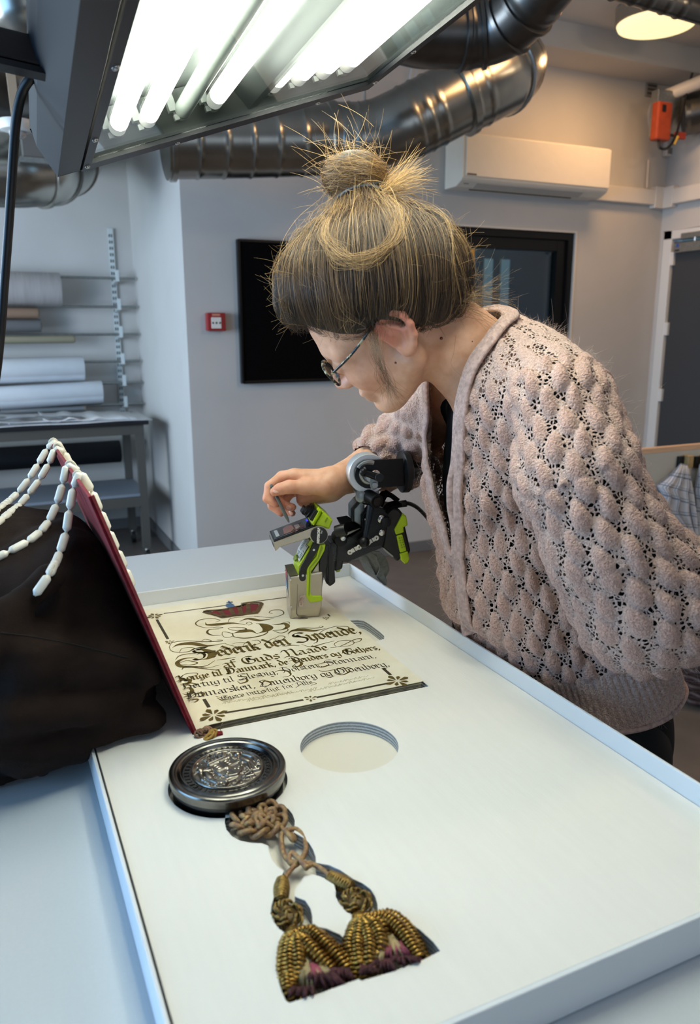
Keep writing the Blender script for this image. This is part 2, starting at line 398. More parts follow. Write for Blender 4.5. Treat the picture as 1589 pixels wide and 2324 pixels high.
# ---- window in the back wall and the room beyond it
fr = MB()
x0, x1, z0, z1 = W1
def frame_ring(mb, x0, x1, z0, z1, w, y0, y1):
    mb.box((x0, y0, z0), (x0+w, y1, z1)).box((x1-w, y0, z0), (x1, y1, z1)).box((x0+w, y0, z1-w), (x1-w, y1, z1)).box((x0+w, y0, z0), (x1-w, y1, z0+w))
frame_ring(fr, x0, x1, z0, z1, .045, YB+.015, YB+.10)
win = struct(fr, 'window_1', M_BLKP)
f2 = MB(); frame_ring(f2, x0+.045, x1-.045, z0+.045, z1-.045, .075, YB+.035, YB+.09); f2.build('sash_frame', M_BLKP, win, bevel=.004)
g = MB().box((x0+.12, YB+.06, z0+.12), (x1-.12, YB+.066, z1-.12)); g.build('pane', M_GLASS, win)
tr6 = MB(); frame_ring(tr6, x0-.012, x1+.012, z0-.012, z1+.012, .012, YB-.004, YB+.014); struct(tr6, 'trim_6', M_TRUNK)
M_ROOM2 = mat('far_room_paint', '#7f97a0', .8)
b = MB().box((1.6, 7.6, -.05), (6.6, 7.7, 3.1)).box((6.6, YB+.12, -.05), (6.7, 7.7, 3.1)).box((1.5, YB+.12, -.05), (1.6, 7.7, 3.1)); struct(b, 'wall_far_room', M_ROOM2)
b = MB().box((1.6, YB+.12, 2.7), (6.6, 7.6, 2.8)); struct(b, 'ceiling_far_room', M_ROOM2)
b = MB().box((1.6, YB+.12, -.1), (6.6, 7.6, 0.0)); struct(b, 'floor_far_room', M_ROOM2)
area('far_room_fill', (4.6, 7.2, 2.55), (4.4, 5.6, .8), 1.6, 1.0, 75, (.62, .88, 1.0))  # added light under the far ceiling to brighten that room, no window there
M_CAB = mat('far_cabinet', '#31434f', .5); M_CABL = mat('far_cabinet_panel', '#a9c3cc', .4)
t = thing('tall_cabinet', (4.75, 6.9, 0), 'dark blue-grey cabinet with pale door panels seen through the window', 'cabinet')
MB().box((4.25, 6.7, 0), (5.45, 7.2, 2.25)).build('body', M_CAB, t)
for k in range(3): MB().box((4.36+.2*k, 6.68, 1.55), (4.46+.2*k, 6.7, 2.12)).build('door_panel', M_CABL, t)
b = MB().box((3.92, 6.05, 0), (4.04, 6.17, 2.7)); struct(b, 'pillar_far_room', M_ROOM2)
M_DESK = mat('far_desk_top', '#a8d4ee', .35)
t = thing('office_desk', (4.3, 5.6, 0), 'pale blue desk seen through the window behind the shoulder', 'desk')
MB().box((3.4, 5.25, 1.25), (4.9, 5.95, 1.285)).build('tabletop', M_DESK, t)
for xx, yy in ((3.45, 5.3), (4.85, 5.3), (3.45, 5.9), (4.85, 5.9)): MB().box((xx-.025, yy-.025, 0), (xx+.025, yy+.025, 1.25)).build('leg', M_CAB, t)
b = MB().box((4.32, 5.5, 1.285), (4.62, 5.54, 1.5)).box((4.44, 5.54, 1.285), (4.5, 5.6, 1.4)); tag(b.build('desk_monitor', M_CAB), 'dark monitor on the desk seen through the window', 'monitor')
M_STRIP = mat('far_strip_light', '#ffffff', .5, emit='#ffe9b8', estr=2.5)
tag(MB().box((3.3, 6.3, 2.64), (4.9, 6.42, 2.69)).build('strip_light', M_STRIP), 'lit strip light on the ceiling seen through the window', 'lamp')
# yellow notice stuck inside the pane, top left
M_YEL = mat('yellow_card', '#d69c10', .6, noise=.2, nscale=60)
t = thing('yellow_notice', (2.885, YB+.055, 1.83), 'yellow printed notice in the top left corner of the window', 'notice')
MB().box((2.83, YB+.052, 1.77), (2.945, YB+.058, 1.955)).build('card', M_YEL, t)
pr = MB()
for k in range(4): pr.box((2.85, YB+.051, 1.79+k*.033), (2.925-.01*(k % 2), YB+.0518, 1.80+k*.033))
pr.face([(2.86, YB+.0515, 1.925), (2.915, YB+.0515, 1.925), (2.888, YB+.0515, 1.95)])
pr.build('print', mat('yellow_card_print', '#3a2a08', .7), t)

# ---- door in the right wall
M_DOOR = mat('charcoal_door', '#36383b', .5); M_DOORF = mat('door_frame_paint', '#d3d2ce', .45)
b = MB().box((XR+.01, 3.31, .005), (XR+.05, 4.255, 2.04)); door = struct(b, 'door_1', M_DOOR)
df = MB().box((XR-.015, 4.26, 0), (XR+.09, 4.335, 2.12)).box((XR-.015, 3.25, 0), (XR+.09, 3.30, 2.12)).box((XR-.015, 3.25, 2.06), (XR+.09, 4.335, 2.12)); df.build('door_frame', M_DOORF, door, bevel=.004)
for z in (1.93, 1.45, .98, .45): MB().box((XR-.012, 4.235, z-.045), (XR+.012, 4.275, z+.045)).build('hinge', M_DOORF, door, bevel=.003)
t = thing('door_closer', (XR-.03, 3.9, 2.0), 'silver-grey door closer along the top of the dark door', 'door closer')
MB().box((XR-.035, 3.55, 1.965), (XR+.008, 4.22, 2.03)).build('body', M_STEEL, t, bevel=.004)
MB().box((XR-.03, 3.4, 2.052), (XR+.008, 4.17, 2.09)).build('slide_rail', M_STEEL, t, bevel=.004)
MB().cyl((XR-.02, 4.05, 2.03), (XR-.02, 4.05, 2.055), .012).build('spindle', M_CHROME, t)
MB().cyl((XR-.036, 4.185, 2.012), (XR-.0345, 4.185, 2.012), .013).build('blue_mark', mat('door_blue', '#2a4d9a', .5), t)
MB().box((XR-.0365, 4.165, 1.975), (XR-.035, 4.205, 1.985)).build('name_plate', M_BLK, t)

# ---- air conditioner
M_AC = mat('air_conditioner_shell', '#dcd5c8', .4, noise=.02, nscale=20)
t = thing('air_conditioner', (3.22, YB, 2.28), 'long white wall-mounted air conditioner above the window', 'air conditioner')
xa, xb = 2.675, 3.79
pf = [(YB-.002, 2.575), (4.19, 2.575), (4.18, 2.56), (4.18, 2.325), (4.195, 2.31), (4.25, 2.285), (YB-.002, 2.285)]
MB().prism([(xa, y, z) for y, z in pf], (xb-xa, 0, 0)).build('casing', M_AC, t, bevel=.006)
MB().box((xa+.02, 4.172, 2.335), (xb-.0, 4.18, 2.566)).build('front_panel', M_AC, t, bevel=.004)
MB().prism([(xa+.12, 4.205, 2.303), (xa+.12, 4.255, 2.281), (xa+.12, 4.256, 2.287), (xa+.12, 4.206, 2.309)], (xb-xa-.3, 0, 0)).build('air_flap', mat('air_conditioner_flap', '#b6b2ab', .5), t)
MB().box((xa+.13, 4.30, 2.280), (xb-.2, 4.306, 2.286)).build('outlet_slot', M_BLK, t)
MB().box((xa+.03, 4.1705, 2.341), (xa+.095, 4.1722, 2.349)).build('badge', mat('badge_brown', '#4a3b30', .5), t)
MB().box((xa+.035, 4.215, 2.297), (xa+.07, 4.217, 2.303)).build('indicator_window', mat('badge_grey', '#5e5c59', .5), t)

# ---- fire alarm call point on the wall
M_RED = mat('alarm_red', '#8f1a1c', .3, spec=.6)
t = thing('alarm_call_point', (1.197, YB, 1.45), 'small red fire alarm call point on the grey wall', 'fire alarm')
MB().box((1.15, YB-.05, 1.448), (1.255, YB-.002, 1.547)).build('housing', M_RED, t, bevel=.006)
MB().box((1.172, YB-.053, 1.462), (1.228, YB-.049, 1.522)).build('press_plate', M_WHP, t, bevel=.002)
sy = MB()
for k in (-1, 0, 1): sy.lathe((1.2+k*.02, YB-.0532, 1.492), (0, -1, 0), [(.0055, 0), (.0055, .0006)], 12)
sy.build('press_symbol', M_BLK, t)
MB().box((1.178, YB-.052, 1.53), (1.222, YB-.05, 1.54)).build('indicator', mat('alarm_lens', '#c98a72', .3), t)

# ---- black board on the wall
t = thing('black_board', (1.66, YB, 1.16), 'large plain black display board hung behind the head', 'board')
MB().box((1.345, YB-.035, 1.16), (1.97, YB-.004, 1.935)).build('panel', M_BLKM, t, bevel=.003)
fr = MB(); frame_ring(fr, 1.34, 1.975, 1.155, 1.94, .014, YB-.04, YB-.002); fr.build('frame', M_BLKP, t, bevel=.002)

# ---- lamp on the ceiling, top right
t = thing('ceiling_lamp', (3.60, 3.68, 3.2), 'round ceiling lamp with glowing yellow diffuser at top right', 'lamp')
M_DIFF = mat('warm_diffuser', '#fff3c0', .5, emit=(1.0, .80, .40), estr=1.25)
cL = np.array([3.60, 3.68, 3.2])
MB().lathe(cL, (0, 0, -1), [(.20, 0), (.222, .01), (.222, .085), (.215, .09)], 40).build('rim', mat('lamp_rim', '#8a7a68', .4), t, smooth=True)
MB().lathe(cL-[0, 0, .088], (0, 0, -1), [(.213, 0), (.205, .018), (.15, .034), (.08, .042), (0, .045)], 40).build('diffuser', M_DIFF, t, smooth='all')
l = bpy.data.lights.new('ceiling_lamp_light', 'AREA'); l.shape = 'DISK'; l.size = .4; l.energy = 13; l.color = (1.0, .57, .26)
o = bpy.data.objects.new('ceiling_lamp_light', l); COL.objects.link(o); o.location = tuple(cL-[0, 0, .15])

# ---- ventilation ducts
def duct(name, pts, rad, label, m=None, ring=.13, ribs=0, group=None, ends=True, flare=None):
    """pipe with raised spiral seams; pts world polyline, rad scalar or list"""
    pts = np.asarray(pts, float); m = m or M_DUCT
    L = np.concatenate([[0], np.cumsum(np.linalg.norm(np.diff(pts, axis=0), axis=1))])
    rad = np.broadcast_to(np.asarray(rad, float), (len(pts),))
    n = max(8, int(L[-1]/.012)); s = np.linspace(0, L[-1], n)
    P = np.stack([np.interp(s, L, pts[:, k]) for k in range(3)], 1)
    w = 5
    Ps = P.copy()
    for _ in range(w): Ps[1:-1] = (Ps[:-2]+2*Ps[1:-1]+Ps[2:])/4
    R = np.interp(s, L, rad); 
    ph = (s % ring)/ring; R = R+np.where(ph < .1, .0045, 0)
    t = thing(name, Ps[0], label, 'duct', group)
    MB().tube(Ps, R, 36, cap=ends).build('pipe', m, t, smooth=True)
    return t, Ps, R
def collar(t, P, i, r, w, m=None):
    d = nrm(P[min(i+1, len(P)-1)]-P[max(i-1, 0)]); MB().lathe(P[i]-d*w/2, d, [(r, 0), (r+.012, .004), (r+.012, w-.004), (r, w)], 36).build('collar', m or M_DUCT, t, smooth=True)
# big duct across the back wall
def D(px, py, y): return PY(px, py, y)
p = [D(372, 322, 3.75), D(560, 322, 3.72), D(760, 318, 3.66)]
t, P, R = duct('straight_duct', p, .155, 'long horizontal spiral duct hanging below the bright lamp panel', ring=.125)
collar(t, P, 2, .155, .03); collar(t, P, len(P)-3, .158, .05)
p = [D(762, 318, 3.66), D(820, 318, 3.6), D(865, 308, 3.56), D(915, 285, 3.5), D(980, 252, 3.46), D(1050, 215, 3.42)]
t, P, R = duct('angled_duct', p, .162, 'slanting ribbed duct rising to the right above the bun', ring=.06)
collar(t, P, len(P)-2, .172, .04)
p = [D(1046, 218, 3.42), D(1090, 194, 3.4), D(1130, 172, 3.39), D(1150, 160, 3.42), D(1168, 146, 3.52)]
t, P, R = duct('duct_end', p, [.172, .176, .180, .176, .16], 'wide end piece of the slanting duct beneath the dark duct', ring=.07)
collar(t, P, len(P)//2, .180, .02)
t = thing('duct_hanger', D(828, 245, 3.6), 'thin metal hanger rod above the slanting duct', 'hanger')
MB().cyl(D(828, 250, 3.6), D(828, 250, 3.6)*[1, 1, 0]+[0, 0, 3.19], .006, 8).build('rod', M_STEEL, t)
MB().lathe(D(828, 252, 3.6), (0, 0, 1), [(.02, 0), (.02, .015), (.012, .02), (.012, .04)], 12).build('nut', M_STEEL, t)
# dark duct, upper middle
p = [D(890, 60, 2.9), D(960, 78, 2.9), D(1060, 80, 2.86), D(1110, 72, 2.82), D(1150, 55, 2.76), D(1190, 15, 2.68), D(1250, -60, 2.55), D(1290, -110, 2.48)]
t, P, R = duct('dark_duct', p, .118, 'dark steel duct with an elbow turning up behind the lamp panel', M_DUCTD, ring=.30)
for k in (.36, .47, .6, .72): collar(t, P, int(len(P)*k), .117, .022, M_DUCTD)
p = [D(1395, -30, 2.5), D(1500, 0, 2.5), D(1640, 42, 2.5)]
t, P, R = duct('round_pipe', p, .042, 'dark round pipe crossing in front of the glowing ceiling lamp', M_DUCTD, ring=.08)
# duct opening and actuator behind the slanting duct
t = thing('wall_damper', D(985, 190, 4.36), 'round damper plate with red actuator behind the slanting duct', 'damper')
MB().lathe(D(1000, 200, YB-.001), (0, -1, 0), [(.22, 0), (.22, .02), (.19, .022), (.19, .03)], 36).build('flange', M_WALL, t, smooth=True)
MB().box(D(975, 186, 4.3), D(993, 168, 4.24)).build('actuator', mat('actuator_red', '#8c2a1a', .5), t)
MB().tube(bez([D(990, 172, 4.25), D(992, 150, 4.24), D(1015, 140, 4.2), D(1050, 125, 4.2)]), .012, 6).build('lever', M_BLK, t)
# ducts in the alcove, left
M_DUCTW = M_DUCT
p = [D(-190, 392, 4.6), D(-40, 385, 4.6), D(40, 388, 4.6), D(100, 386, 4.66), D(140, 372, 4.85), D(160, 350, 5.15), D(170, 330, 5.5), D(171, 328, 5.72)]
t, P, R = duct('elbow_duct', p, .178, 'silver elbow duct turning into the alcove wall at left', ring=.30)
for k in (.33, .38, .52): collar(t, P, int(len(P)*k), .178, .03)
p = [D(-160, 60, 4.1), D(-70, 130, 4.1), D(10, 180, 4.15), D(60, 200, 4.3), D(85, 215, 4.5)]
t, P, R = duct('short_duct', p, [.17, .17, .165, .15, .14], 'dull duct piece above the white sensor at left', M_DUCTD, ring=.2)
p = [D(40, -120, 3.3), D(42, -20, 3.3), D(58, 30, 3.32), D(95, 60, 3.38), D(150, 80, 3.46), D(210, 92, 3.55)]
t, P, R = duct('upper_elbow_duct', p, .155, 'large silver elbow duct in the top left corner', ring=.17)
t = thing('duct_box', D(80, 325, 4.4), 'small grey metal control box beside the silver elbow duct', 'box')
c = D(82, 326, 4.42); MB().box(c-[.07, .05, .075], c+[.09, .05, .06]).build('case', mat('grey_box', '#66645f', .5), t, bevel=.004)
MB().box(c-[.085, .06, .1], c+[.1, .06, -.075]).build('bracket', M_STEEL, t)
# white sensor hanging on a rod
t = thing('ceiling_sensor', D(37, 290, 3.3), 'white round sensor hanging on a pale rod at upper left', 'sensor')
c = D(37, 272, 3.3)
MB().lathe(c, (0, 0, -1), [(.02, 0), (.062, .004), (.066, .018), (.058, .036), (.045, .04)], 28).build('housing', M_WHP, t, smooth=True)
MB().lathe(c-[0, 0, .038], (0, 0, -1), [(.03, 0), (.028, .015), (.018, .024), (0, .028)], 20).build('lens', mat('sensor_lens', '#b9bcbc', .3), t, smooth='all')
q = D(14, 165, 3.3); MB().beam(c+[0, 0, -.002], [c[0]-.03, c[1], ZC], .03, .014, up=(0, 1, 0)).build('rod', mat('cream_paint', '#b59e84', .5), t)
# damper at right in the corner: pipe stub, flange, orange actuator and cables
t = thing('corner_damper', D(1500, 275, 4.36), 'orange damper actuator on a round duct in the far right corner', 'damper')
MB().lathe(D(1508, 268, YB-.001), (0, -1, 0), [(.155, 0), (.155, .015), (.12, .017), (.12, .06)], 36).build('flange', M_WALL, t, smooth=True)
c = D(1507, 262, 4.1); MB().box(c-[.09, .03, .13], c+[.11, .03, .14]).build('mount_plate', M_STEEL, t, bevel=.003)
c = D(1501, 276, 4.05); MB().box(c-[.06, .03, .115], c+[.06, .03, .11]).build('actuator', mat('actuator_orange', '#8a3312', .5, noise=.15, nscale=30), t, bevel=.01)
MB().box(c+[-.03, -.034, .05], c+[.0, -.03, .09]).build('dial', M_BLK, t)
MB().box(c+[.12, -.02, -.09], c+[.2, 0, -.05]).build('handle', mat('actuator_red', '#8c2a1a', .5), t)
MB().tube(bez([c+[-.02, -.01, -.115], c+[-.01, -.02, -.16], c+[.06, -.02, -.15], c+[.12, -.02, -.06], c+[.17, -.02, .16], D(1572, 165, 4.0)], 30), .009, 6).build('cable', M_BLK, t)
MB().tube(bez([c+[.1, -.02, -.13], c+[.125, -.025, -.08]], 4), .011, 6).build('yellow_marker', mat('marker_yellow', '#b79a3a', .5), t)
p = [D(1550, 262, 4.12), D(1585, 254, 4.06)]; p.append(p[1]+(p[1]-p[0])*.3)
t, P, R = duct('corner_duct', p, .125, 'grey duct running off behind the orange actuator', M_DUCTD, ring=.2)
p = [D(1502, 222, 4.15), D(1600, 182, 3.95), D(1660, 158, 3.85)]
t, P, R = duct('white_pipe', p, .035, 'thin pale pipe above the orange actuator', M_TRUNK, ring=9)
t = thing('wall_switch_box', D(1518, 330, YB), 'small grey sensor box below the orange actuator', 'sensor')
c = D(1519, 326, YB-.02); MB().box(c-[.04, .02, .085], c+[.04, .018, .08]).build('case', M_TRUNK, t, bevel=.006)
MB().box(c+[-.027, -.022, -.07], c+[.027, -.02, -.03]).build('grille', mat('grille_grey', '#77736e', .6), t)
c = D(1478, 205, YB-.01); t = thing('wall_label', c, 'small printed plate under the beam near the corner', 'label')
MB().box(c-[.045, .008, .04], c+[.045, .008, .04]).build('plate', mat('grey_label', '#807a74', .5), t)
for k in (-.02, .005, .028): MB().box(c+[-.04, -.0095, k-.008], c+[.04, -.008, k+.004]).build('print_row', mat('label_dark', '#3e3a37', .6), t)

# ---- low partition with towels and a basket, right
YP = 2.36
M_PART = mat('partition_laminate', '#b4b4ae', .45)
M_EDGE = mat('pale_wood_edge', '#cdaa8c', .5, noise=.15, nscale=14, stretch=(1, 12, 12))
zt = PY(1500, 1016, YP)[2]
t = thing('partition_panel', (3.2, YP, 0), 'low grey partition with pale wood top edge at right', 'partition')
MB().box((2.02, YP, .1), (4.3, YP+.03, zt-.02)).build('panel', M_PART, t)
MB().box((2.02, YP-.001, zt-.02), (4.3, YP+.031, zt)).build('edge_strip', M_EDGE, t)
for xx in (2.1, 3.2, 4.2): MB().box((xx-.03, YP-.1, 0), (xx+.03, YP+.13, .1)).build('foot', M_STEEL, t)
M_OAK = mat('hook_wood', '#a58c5f', .5, noise=.2, nscale=40)
def hook(px, lab):
    c = PY(px, 1050, YP); t = thing('wall_hook', c, lab, 'hook')
    MB().box(c+[-.035, -.014, -.02], c+[-.006, 0, .03]).build('back_plate', M_BLK, t, bevel=.002)
    MB().box(c+[-.004, -.035, -.018], c+[.026, 0, .034]).build('peg', M_OAK, t, bevel=.003)
    return c
hook(1549, 'wooden hook holding the chequered towel on the partition'); hook(1586, 'second wooden hook at the right picture edge')
# tea towels: hanging folded sheets
def towel_mat():
    m = bpy.data.materials.new('checked_cloth'); m.use_nodes = True; nt = m.node_tree; bs = nt.nodes['Principled BSDF']; bs.inputs['Roughness'].default_value = .9
    at = nt.nodes.new('ShaderNodeUVMap'); sp = nt.nodes.new('ShaderNodeSeparateXYZ'); nt.links.new(at.outputs[0], sp.inputs[0])
    last = None
    def line(o, freq, w, off):
        a = nt.nodes.new('ShaderNodeMath'); a.operation = 'MULTIPLY_ADD'; a.inputs[1].default_value = freq; a.inputs[2].default_value = off; nt.links.new(o, a.inputs[0])
        f = nt.nodes.new('ShaderNodeMath'); f.operation = 'FRACT'; nt.links.new(a.outputs[0], f.inputs[0])
        l = nt.nodes.new('ShaderNodeMath'); l.operation = 'LESS_THAN'; l.inputs[1].default_value = w; nt.links.new(f.outputs[0], l.inputs[0]); return l.outputs[0]
    cur = None
    for o, fr_, w, off, colr in ((sp.outputs[0], 5, .1, 0, '#6f7f95'), (sp.outputs[0], 5, .07, .22, '#8795a6'), (sp.outputs[1], 7, .1, 0, '#6f7f95'), (sp.outputs[1], 7, .07, .22, '#8795a6')):
        mx = nt.nodes.new('ShaderNodeMix'); mx.data_type = 'RGBA'; nt.links.new(line(o, fr_, w, off), mx.inputs[0])
        if cur is None: mx.inputs[6].default_value = (*hexc('#cfcdd2'), 1)
        else: nt.links.new(cur, mx.inputs[6])
        mx.inputs[7].default_value = (*hexc(colr), 1); cur = mx.outputs[2]
    nt.links.new(cur, bs.inputs['Base Color']); return m
M_TOWEL = towel_mat()
def towel(name, top, outline_l, outline_r, label):
    """rows of (left,right) world x, z; folded in y"""
    rows = len(outline_l); nc = 26; vs = []; uv = []; fs = []
    for i in range(rows):
        a, b_ = np.asarray(outline_l[i]), np.asarray(outline_r[i])
        for j in range(nc):
            s = j/(nc-1); q = a+(b_-a)*s
            fold = .016*math.sin(s*3.5*math.pi*2+i*.25)*min(1, i/2+.1)
            vs.append((q[0], YP-.03+fold, q[2])); uv.append((s*1.3, i/rows*1.2))
    for i in range(rows-1):
        for j in range(nc-1): fs.append((i*nc+j, i*nc+j+1, (i+1)*nc+j+1, (i+1)*nc+j))
    mb = MB().add(vs, fs); o = mb.build(name, M_TOWEL, None, smooth='all', fix=False)
    ul = o.data.uv_layers.new(name='UVMap')
    for lp in o.data.loops: ul.data[lp.index].uv = uv[lp.vertex_index]
    sd = o.modifiers.new('thick', 'SOLIDIFY'); sd.thickness = .004
    return tag(o, label, 'towel')
T = lambda x, y: PY(1350+x/3.142, 980+y/3.142, YP-.03)
tl = [(610, 225), (560, 290), (500, 345), (445, 385), (480, 440), (445, 550), (520, 620), (585, 690), (632, 720), (635, 800), (645, 835)]
tr = [(665, 235), (676, 300), (690, 400), (695, 450), (700, 520), (708, 580), (712, 640), (715, 700), (718, 750), (720, 800), (706, 825)]
towel('tea_towel', None, [T(*q) for q in tl], [T(*q) for q in tr], 'white and blue chequered tea towel hanging from the wooden hook')
tl = [(745, 230), (735, 330), (722, 420), (735, 520), (712, 640), (706, 740), (715, 800)]
tr = [(800, 230), (840, 330), (860, 420), (870, 520), (880, 640), (890, 740), (880, 790)]
towel('tea_towel', None, [T(*q) for q in tl], [T(*q) for q in tr], 'second pale towel half cut off by the right edge')
# woven basket with folded blue cloth
M_WICK = mat('dark_wicker', '#3a2420', .6, noise=.4, nscale=70)
cb = PZ(1590, 1530, 0)+[.0, .02, 0]; cb[1] = 2.06; cb[0] = 2.62
t = thing('wicker_basket', cb, 'dark woven basket on the floor below the towels', 'basket')
MB().lathe(cb, (0, 0, 1), [(.19, .005), (.215, .02), (.24, .28), (.23, .28), (.20, .03)], 32).build('shell', M_WICK, t, smooth=True)
for k in range(8):
    z = .025+k*.033; r = .219+.022*z/.28; th = np.linspace(0, 2*math.pi, 80, endpoint=False)
    ring_ = np.stack([cb[0]+(r+.007*np.cos(20*th+k*math.pi))*np.cos(th), cb[1]+(r+.007*np.cos(20*th+k*math.pi))*np.sin(th), np.full(80, z)], 1)
    MB().tube(ring_, .0125, 6, closed=True).build('weave_strand', M_WICK, t, smooth='all')
M_BLUE = mat('navy_cloth', '#2b3347', .9, noise=.3, nscale=40)
V, Q = surface_net(lambda p: sd_ell(p, cb+[0, 0, .36], (.215, .215, .13))+vnoise(p, 12)*.012, cb+[-.3, -.3, .2], cb+[.3, .3, .55], .012)
tag(np_mesh('folded_cloth', V, Q, M_BLUE, None), 'crumpled navy blue cloth lying in the basket', 'cloth')

# ---- roll rack on the alcove wall
M_RAIL = mat('white_rail', '#c4cbcb', .4)
t = thing('slotted_rail', (.90, YA, .3), 'white slotted wall rail carrying the paper roll rods', 'rail')
MB().box((.885, YA-.022, .3), (.92, YA-.002, 2.14)).build('channel', M_RAIL, t)
sl = MB()
for k in range(42):
    z = .36+k*.042
    for dx in (.893, .908): sl.box((dx-.0035, YA-.0235, z), (dx+.0035, YA-.021, z+.02))
o = sl.build('slots', M_BLK, t); o['kind'] = 'stuff'
zr = [1.795, 1.605, 1.42, 1.235, 1.085, .935, .70]
for z in zr:
    mb = MB().beam((.905, YA-.02, z-.02), (.905, YA-.16, z+.005), .022, .03).box((.893, YA-.17, z-.015), (.917, YA-.15, z+.06)); mb.build('bracket', M_RAIL, t)
M_PAPER = mat('white_paper_roll', '#d7dbe0', .6, noise=.05, nscale=10)
def roll(z, xr_, r, m, lab, name='paper_roll', rad_in=.02, y=YA-.15, slope=0):
    t = thing(name, (xr_, y, z-r), lab, 'roll')
    a = np.array([-1.0, y, z+slope]); b_ = np.array([xr_, y, z])
    MB().tube([a, b_-[.004, 0, 0], b_], [r, r, r-.003], 28).build('sheet', m, t, smooth=True)
    MB().lathe(b_, (1, 0, 0), [(rad_in, 0), (rad_in, .006), (rad_in*.7, .006), (rad_in*.7, -.01)], 20).build('core', mat('cardboard', '#9c846c', .8), t)
    return t
for i, z in enumerate(zr[:6]):
    words = ['topmost', 'second', 'third', 'fourth', 'fifth', 'lowest visible'][i]
    tag(MB().cyl((-1.2, YA-.16, z+.005), (1.025, YA-.16, z+.005), .009, 12).build('steel_rod', M_STEEL, None, smooth=True), f'{words} thin steel rod of the wall rack in the alcove', 'rod', 'rods of the roll rack')
M_FOAM = mat('bubble_film_roll', '#b9b3b2', .55, noise=.12, nscale=6, stretch=(12, 1, 1), bump=.3, bscale=180)
roll(1.72, .53, .108, M_FOAM, 'fat translucent foam film roll on the topmost rod', y=YA-.17)
roll(1.565, .375, .036, mat('brown_paper', '#9a7d68', .7), 'thin brown paper roll above the grey roll', y=YA-.19)
roll(1.485, .385, .042, mat('grey_paper', '#6f6f70', .7), 'grey paper roll just under the brown one', y=YA-.18)
roll(1.395, .59, .026, mat('beige_paper', '#9b937c', .7), 'narrow beige roll on the third rod', y=YA-.17)
roll(1.20, .635, .082, M_PAPER, 'white paper roll on the fourth rod', y=YA-.19, slope=-.02)
roll(1.035, .745, .078, M_PAPER, 'wide white paper roll on the fifth rod', y=YA-.19, slope=-.05)
roll(.925, .62, .018, mat('film_roll', '#8d9296', .2), 'thin shiny film roll on the lowest visible rod', y=YA-.19)
roll(.62, .83, .078, mat('black_roll', '#0c1118', .7), 'thick black roll below the trolley top', y=YA-.25)

# ---- trolley table in the alcove
M_TROL = mat('trolley_metal', '#4a4843', .45); M_TTOP = mat('trolley_top', '#15161a', .35)
ty0, ty1, tx0, tx1 = 4.90, 5.50, -1.0, .905
t = thing('trolley_table', (0, 5.2, 0), 'grey metal trolley table with black top in the alcove', 'table')
MB().box((tx0, ty0, .885), (tx1, ty1, .91)).build('tabletop', M_TTOP, t, bevel=.003)
MB().box((tx0+.03, ty0+.02, .825), (tx1-.03, ty0+.05, .885)).box((tx0+.03, ty1-.05, .825), (tx1-.03, ty1-.02, .885)).box((tx1-.06, ty0+.05, .825), (tx1-.03, ty1-.05, .885)).build('apron', M_TROL, t)
for xx in (tx0+.05, tx1-.055):
    for yy in (ty0+.04, ty1-.04):
        lg = MB().box((xx-.024, yy-.024, .09), (xx+.024, yy+.024, .825)).build('leg', M_TROL, t)
        cs = MB().cyl((xx, yy, .07), (xx, yy, .1), .014, 10).box((xx-.02, yy-.03, .055), (xx+.02, yy+.005, .075)).build('caster_fork', M_CHROME, lg)
        MB().cyl((xx-.013, yy-.02, .04), (xx+.013, yy-.02, .04), .04, 20).build('caster_wheel', M_BLK, lg)
MB().box((tx0+.03, ty0+.02, .435), (tx1-.03, ty1-.02, .452)).build('shelf', mat('trolley_shelf', '#77808b', .35), t)
MB().box((tx0+.03, ty0+.015, .37), (tx1-.03, ty0+.045, .433)).build('shelf_rail', M_TROL, t)
# large papers and film lying on the trolley
M_SHEET = mat('paper_sheet', '#d3d2d2', .6)
for k, (xa_, xb_, dz, lab) in enumerate(((-.9, .93, .914, 'lowest large white sheet overhanging the trolley top'), (-.6, .87, .919, 'middle large white sheet lying on the trolley'), (.30, .80, .924, 'topmost crumpled tissue sheet lying on the trolley'))):
    n = 30; vs = []; fs = []
    for i in range(n):
        s = i/(n-1); x = xa_+(xb_-xa_)*s
        z = dz+.012*k*math.sin(s*9+k)**2*(1-s)+(.03*(1-s) if k == 1 else 0)
        for y in (ty0+.01+.01*k, ty0+.2, ty1-.08): vs.append((x, y+.006*math.sin(7*s+k), z+.002*math.sin(23*s)))
    for i in range(n-1):
        for j in range(2): fs.append((3*i+j, 3*i+3+j, 3*i+4+j, 3*i+1+j))
    o = MB().add(vs, fs).build('paper_sheet', M_SHEET, None, smooth='all', fix=False); sd = o.modifiers.new('th', 'SOLIDIFY'); sd.thickness = .002
    tag(o, lab, 'paper', 'sheets on the trolley')
V, Q = surface_net(lambda p: np.maximum(sd_ell(p, (-.15, 5.02, .925), (.7, .11, .035))+vnoise(p*[1, 2, 2], 14)*.012, .913-p[:, 2]), (-.95, 4.85, .9), (.6, 5.2, .98), .014)
M_FILM = mat('clear_film', '#6f7072', .12, spec=.9, noise=.5, nscale=8)
tag(np_mesh('plastic_film', V, Q, M_FILM, None), 'crumpled dark shiny plastic film on the trolley front edge', 'film')
